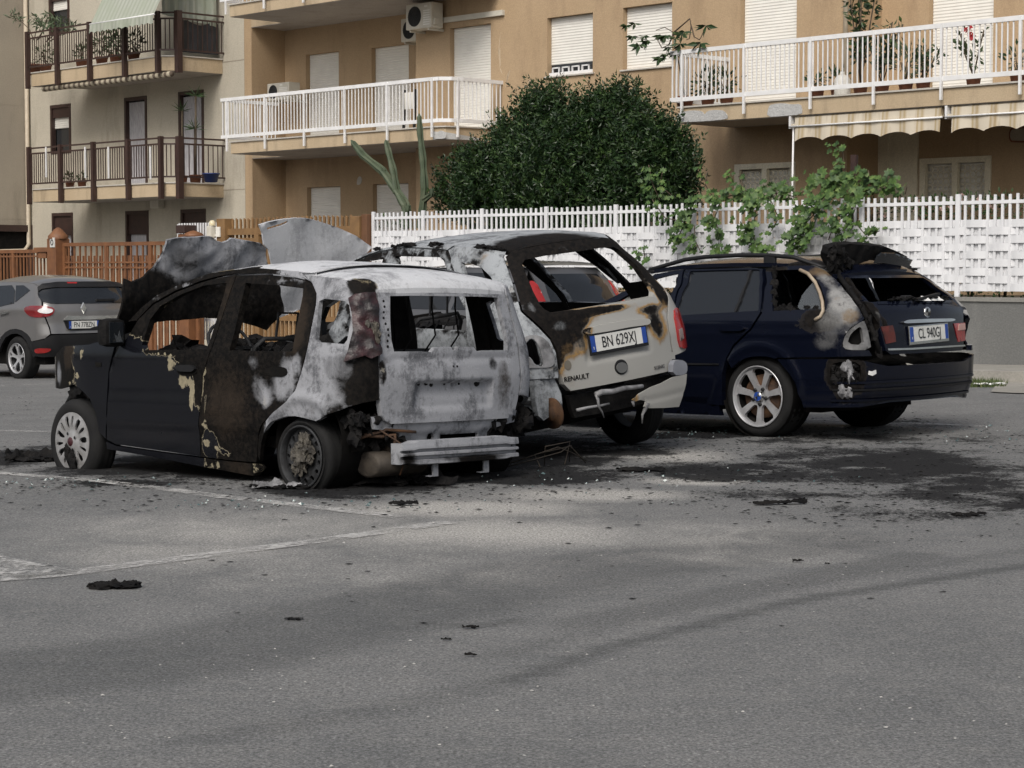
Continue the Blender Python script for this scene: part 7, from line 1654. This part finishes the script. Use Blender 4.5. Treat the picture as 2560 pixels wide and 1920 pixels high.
# ================================================================== grey hatchback seen through the people carrier
def gY(x, z):
    y = .82
    if z > .92: y -= .20*((z-.92)/.5)**1.1
    if x > 2.3: y -= .3*((x-2.3)/.7)**2
    return y
gX = interp([.2, .45, .8, .95, 1.20, 1.42], [-.60, -.66, -.62, -.56, -.42, -.24])
p = CO+ray(1350, 745)*20.; a45 = radians(45)
loc = p-Vector((-sin(a45), cos(a45), 0))*(-.50)-Vector((-cos(a45), -sin(a45), 0))*.64; loc.z = gz(loc.x, loc.y)
GH = Car('parked_hatchback', 'intact grey hatchback with tall red tail lights seen through the burnt people carrier', loc, 45, 0, -1.2, gY, gX, .22, .07)
S_ = lambda *pts: [(GH.ux(x, z), z) for x, z in pts]
GH.pan('body_side', S_((-.30, 1.40), (1.3, 1.43), (1.9, 1.0), (2.9, .78), (3.0, .4), (2.65, .3), (2.6, .5), (2.4, .62), (2.1, .5), (2.05, .25), (.36, .25), (.3, .5), (.05, .62), (-.2, .5), (-.28, .3), (-.42, .35), (-.46, .8), (-.40, .95), (-.33, 1.2)), [], M_HATCH, (1, -1), thick=.03, step=.08)
for q in (S_((-.12, 1.34), (.55, 1.36), (.6, .98), (-.1, .97)), S_((.65, 1.36), (1.25, 1.36), (1.65, 1.0), (.68, .98))): GH.pan('side_window', q, [], M_TINT, (1, -1), off=.006, thick=.01, gap=0, step=.1)
yr = GH.S(.5, .9).y
tgG = GH.pan('tailgate', [(.60, .95), (.56, 1.2), (.52, 1.40), (-.52, 1.40), (-.56, 1.2), (-.60, .95), (-.64, .62), (.64, .62)], [], M_HATCH, off=.0, thick=.03, step=.08)
GH.pan('rear_window', [(.50, 1.0), (.46, 1.20), (.42, 1.33), (-.42, 1.33), (-.46, 1.2), (-.50, 1.0)], [], M_DGLASS, off=.006, thick=.008, gap=0, parent=tgG)
for sg in (1, -1): GH.pan('tail_light', chaikin([(.57, .82), (.54, 1.2), (.58, 1.28), (.66, 1.2), (.72, .95), (.72, .80)], 1), [], M_RED, (sg,), off=.012, thick=.03, gap=0)
GH.pan('rear_bumper', [(.95, .62), (-.95, .62), (-.95, .3), (.95, .3)], [], M_HATCH, off=.02, thick=.04, step=.1)
V, F = grid(lin(-.30, 1.35, 12), lin(-1, 1, 9), lambda x, y: (x-.05*(1-y*y), y*.655, 1.405+.05*(1-y*y)+.03*sin((x+.3)*1.9))); MB().add(V, F, True).build('roof', M_HATCH, GH.root)
MB().tube([(1.1, 0, 1.47), (.75, -.03, 1.80)], .006, 5, .003).build('aerial', M_BPLAS, GH.root)
MB().bb(-.5, 2.9, -.72, .72, .2, .85).build('floor_pan', M_DARK, GH.root)
m = MB()
for y in (.36, -.36): m.cbox(.85, .98, y-.2, y+.2, .85, 1.15, .04); m.cbox(.88, .96, y-.12, y+.12, 1.16, 1.32, .03)
m.build('seats', M_BPLAS, GH.root)
for sg in (1, -1): wheel(GH, 0, .81, .30, .295, .19, .19, sg, 'cover8', GH.root); wheel(GH, 2.45, .81, .33, .295, .19, .19, sg, 'cover8', GH.root)
# ================================================================== debris on the asphalt
rr = random.Random(21)
def scrap(px, ln, wd, ht, label, n=14, mat=None, rot=0., cat='debris', name='charred_scrap', grp='charred scraps lying on the asphalt'):
    p = gpt(*px); R = empty(name, Matrix.Translation((p.x, p.y, gz(p.x, p.y)+.004)) @ Matrix.Rotation(rot, 4, 'Z'), label, cat, grp)
    m = MB(); us = lin(-1, 1, 22); vs = lin(-1, 1, 9); sd = rr.random()*50
    def f(u, v):
        e = 1-.35*abs(u)**2; x = u*ln/2+.10*ln*noise.noise(Vector((v*2, u, sd))); y = v*wd/2*e*(1+.6*noise.noise(Vector((u*3, v, sd+3))))
        z = ht*(.45+.9*noise.noise(Vector((u*2.6, v*2.2, sd)))+.5*noise.noise(Vector((u*7, v*6, sd)))) 
        return (x, y, max(0, z)*(1-.6*abs(v)**3)+.002)
    V, F = grid(us, vs, f); m.add(V, F); m.build('crumpled_sheet', mat or M_CHAR, R)
    m = MB()
    for k in range(n):
        u, v = rr.uniform(-1, 1), rr.uniform(-1, 1); lump(m, (u*ln*.5, v*wd*.45, ht*.25), rr.uniform(.12, .3)*min(wd, .1), (1.5, 1, .6), .9, 6, k, 5)
    m.build('crumbs', M_CHAR, R); return R
scrap((288, 1470), .17, .085, .030, 'crumpled black rag-like scrap on the open asphalt at the lower left', 18)
o = scrap((1008, 1264), .16, .05, .030, 'bent black scrap lying beyond the fallen bumper sheet', 4)
scrap((1950, 1262), .30, .05, .03, 'long thin black strip on the sooty asphalt at the right', 4, rot=.2)
scrap((1176, 1573), .055, .018, .010, 'small black chip in the middle of the foreground', 2); scrap((1115, 1603), .035, .012, .008, 'tiny black chip just left of the small foreground chip', 2)
scrap((1177, 1642), .040, .012, .008, 'black splinter below the two foreground chips', 2); scrap((1995, 1406), .048, .020, .012, 'stubby black chip on the bare asphalt at the right', 2)
scrap((2068, 1413), .022, .012, .008, 'tiny crumb right of the stubby chip', 1); scrap((735, 1550), .07, .03, .004, 'flat dark smear of soot on the asphalt', 2)
scrap((92, 1152), .42, .3, .09, 'black heap of burnt plastic left of the front hubcap', 26); scrap((2425, 1290), .16, .06, .02, 'black flake at the far right edge of the soot', 4)
scrap((1600, 1178), .30, .10, .02, 'charred strip on the pale asphalt beside the rear tyre of the people carrier', 6)
R = scrap((1010, 1212), .62, .22, .075, 'fallen sheet of black melted bumper under the steel beam of the nearest car', 16); R.rotation_euler.z = .12
scrap((700, 1222), .30, .10, .05, 'grey ash and wire heap under the burnt rear wheel', 20, M_ASHM)
m = MB()
p0 = gpt(1335, 1170)
R = empty('wire_tangle', Matrix.Translation((p0.x, p0.y, gz(p0.x, p0.y))), 'tangle of bare burnt wires on the black ground behind the people carrier', 'wires')
for k in range(4):
    a = rr.uniform(-.3, .9); m.tube([(rr.uniform(-.25, .1), rr.uniform(-.1, .1), .01), (rr.uniform(-.1, .1)+.1*cos(a), .05, rr.uniform(.05, .14)), (.15*cos(a)+.1, rr.uniform(0, .3), rr.uniform(.06, .17)), (rr.uniform(.2, .4), rr.uniform(0, .4), .01)], .004, 5)
m.build('wires', pm('copper_wire', (.06, .045, .03), (.03, .025, .02), .6, .3), R)
for px, lb, w_ in (((2463, 967), 'white paper scrap in the kerbside grass, larger of two', .13), ((2498, 966), 'small white paper scrap right of the larger one by the grass', .07)):
    p = gpt(*px); R = empty('paper_scrap', Matrix.Translation((p.x, p.y, gz(p.x, p.y)+.01)), lb, 'litter', 'paper scraps by the kerb')
    V, F = grid(lin(-1, 1, 8), lin(-1, 1, 6), lambda u, v: (u*w_, v*.06, .025+.03*noise.noise(Vector((u*3, v*3, w_*30))))); MB().add(V, F).build('sheet', M_PAPER, R)
# fine soot flakes and glass crumbs: too many to count
zones = SOOT_W
def flakes(n, mat, name, smin, smax, pick, flat=.35):
    m = MB(); k = 0
    while k < n:
        x, y, ok = pick()
        if not ok: continue
        s = smin+(smax-smin)*rr.random()**3; a = rr.uniform(0, 6.3); z = gz(x, y)+.003; pts = []
        q = rr.randint(4, 6)
        for i in range(q): r_ = s*rr.uniform(.5, 1.1); t_ = a+2*pi*i/q; pts.append((x+r_*cos(t_)*1.9, y+r_*sin(t_), z+rr.random()*s*flat))
        m.add(pts+[(x, y, z+s*flat*1.5)], [(i, (i+1) % q, q) for i in range(q)]); k += 1
    o = m.build(name, mat); tag(o, kind='stuff'); return o
def pick_soot():
    c = rr.choice(zones); x = c[0]+rr.gauss(0, .65)*c[2]; y = c[1]+rr.gauss(0, .7)*c[3]; return x, y, rr.random() < c[4]
def pick_any():
    px, py = rr.uniform(-50, 2600), 1130+rr.random()**2.6*460; p = gpt(px, py); return p.x, p.y, True
flakes(7500, M_CHAR, 'soot_flakes', .0025, .014, pick_soot)
flakes(420, M_CHAR, 'scattered_soot_flakes', .003, .012, pick_any, .2)
GZ = ell([(2400, 1085, 180, 22, 1), (120, 1212, 200, 14, 1), (700, 1262, 300, 12, 1), (1500, 1100, 200, 18, 1), (1800, 1080, 200, 10, 1), (1500, 1200, 400, 22, .8)])
def pick_glass():
    c = rr.choice(GZ); return c[0]+rr.gauss(0, .7)*c[2], c[1]+rr.gauss(0, .8)*c[3], True
t = NT('glass_crumb'); t.set(Base_Color=(.06, .10, .10), Roughness=.25, Specular_IOR_Level=.8)
flakes(380, t.m, 'glass_crumbs', .004, .010, pick_glass, 1.2)
t2 = pm('pale_grit', (.42, .41, .39), None, .8); flakes(140, t2, 'pale_grit', .0025, .0045, lambda: (lambda p: (p.x, p.y, True))(gpt(rr.uniform(0, 2560), rr.uniform(1300, 1920))), .8)
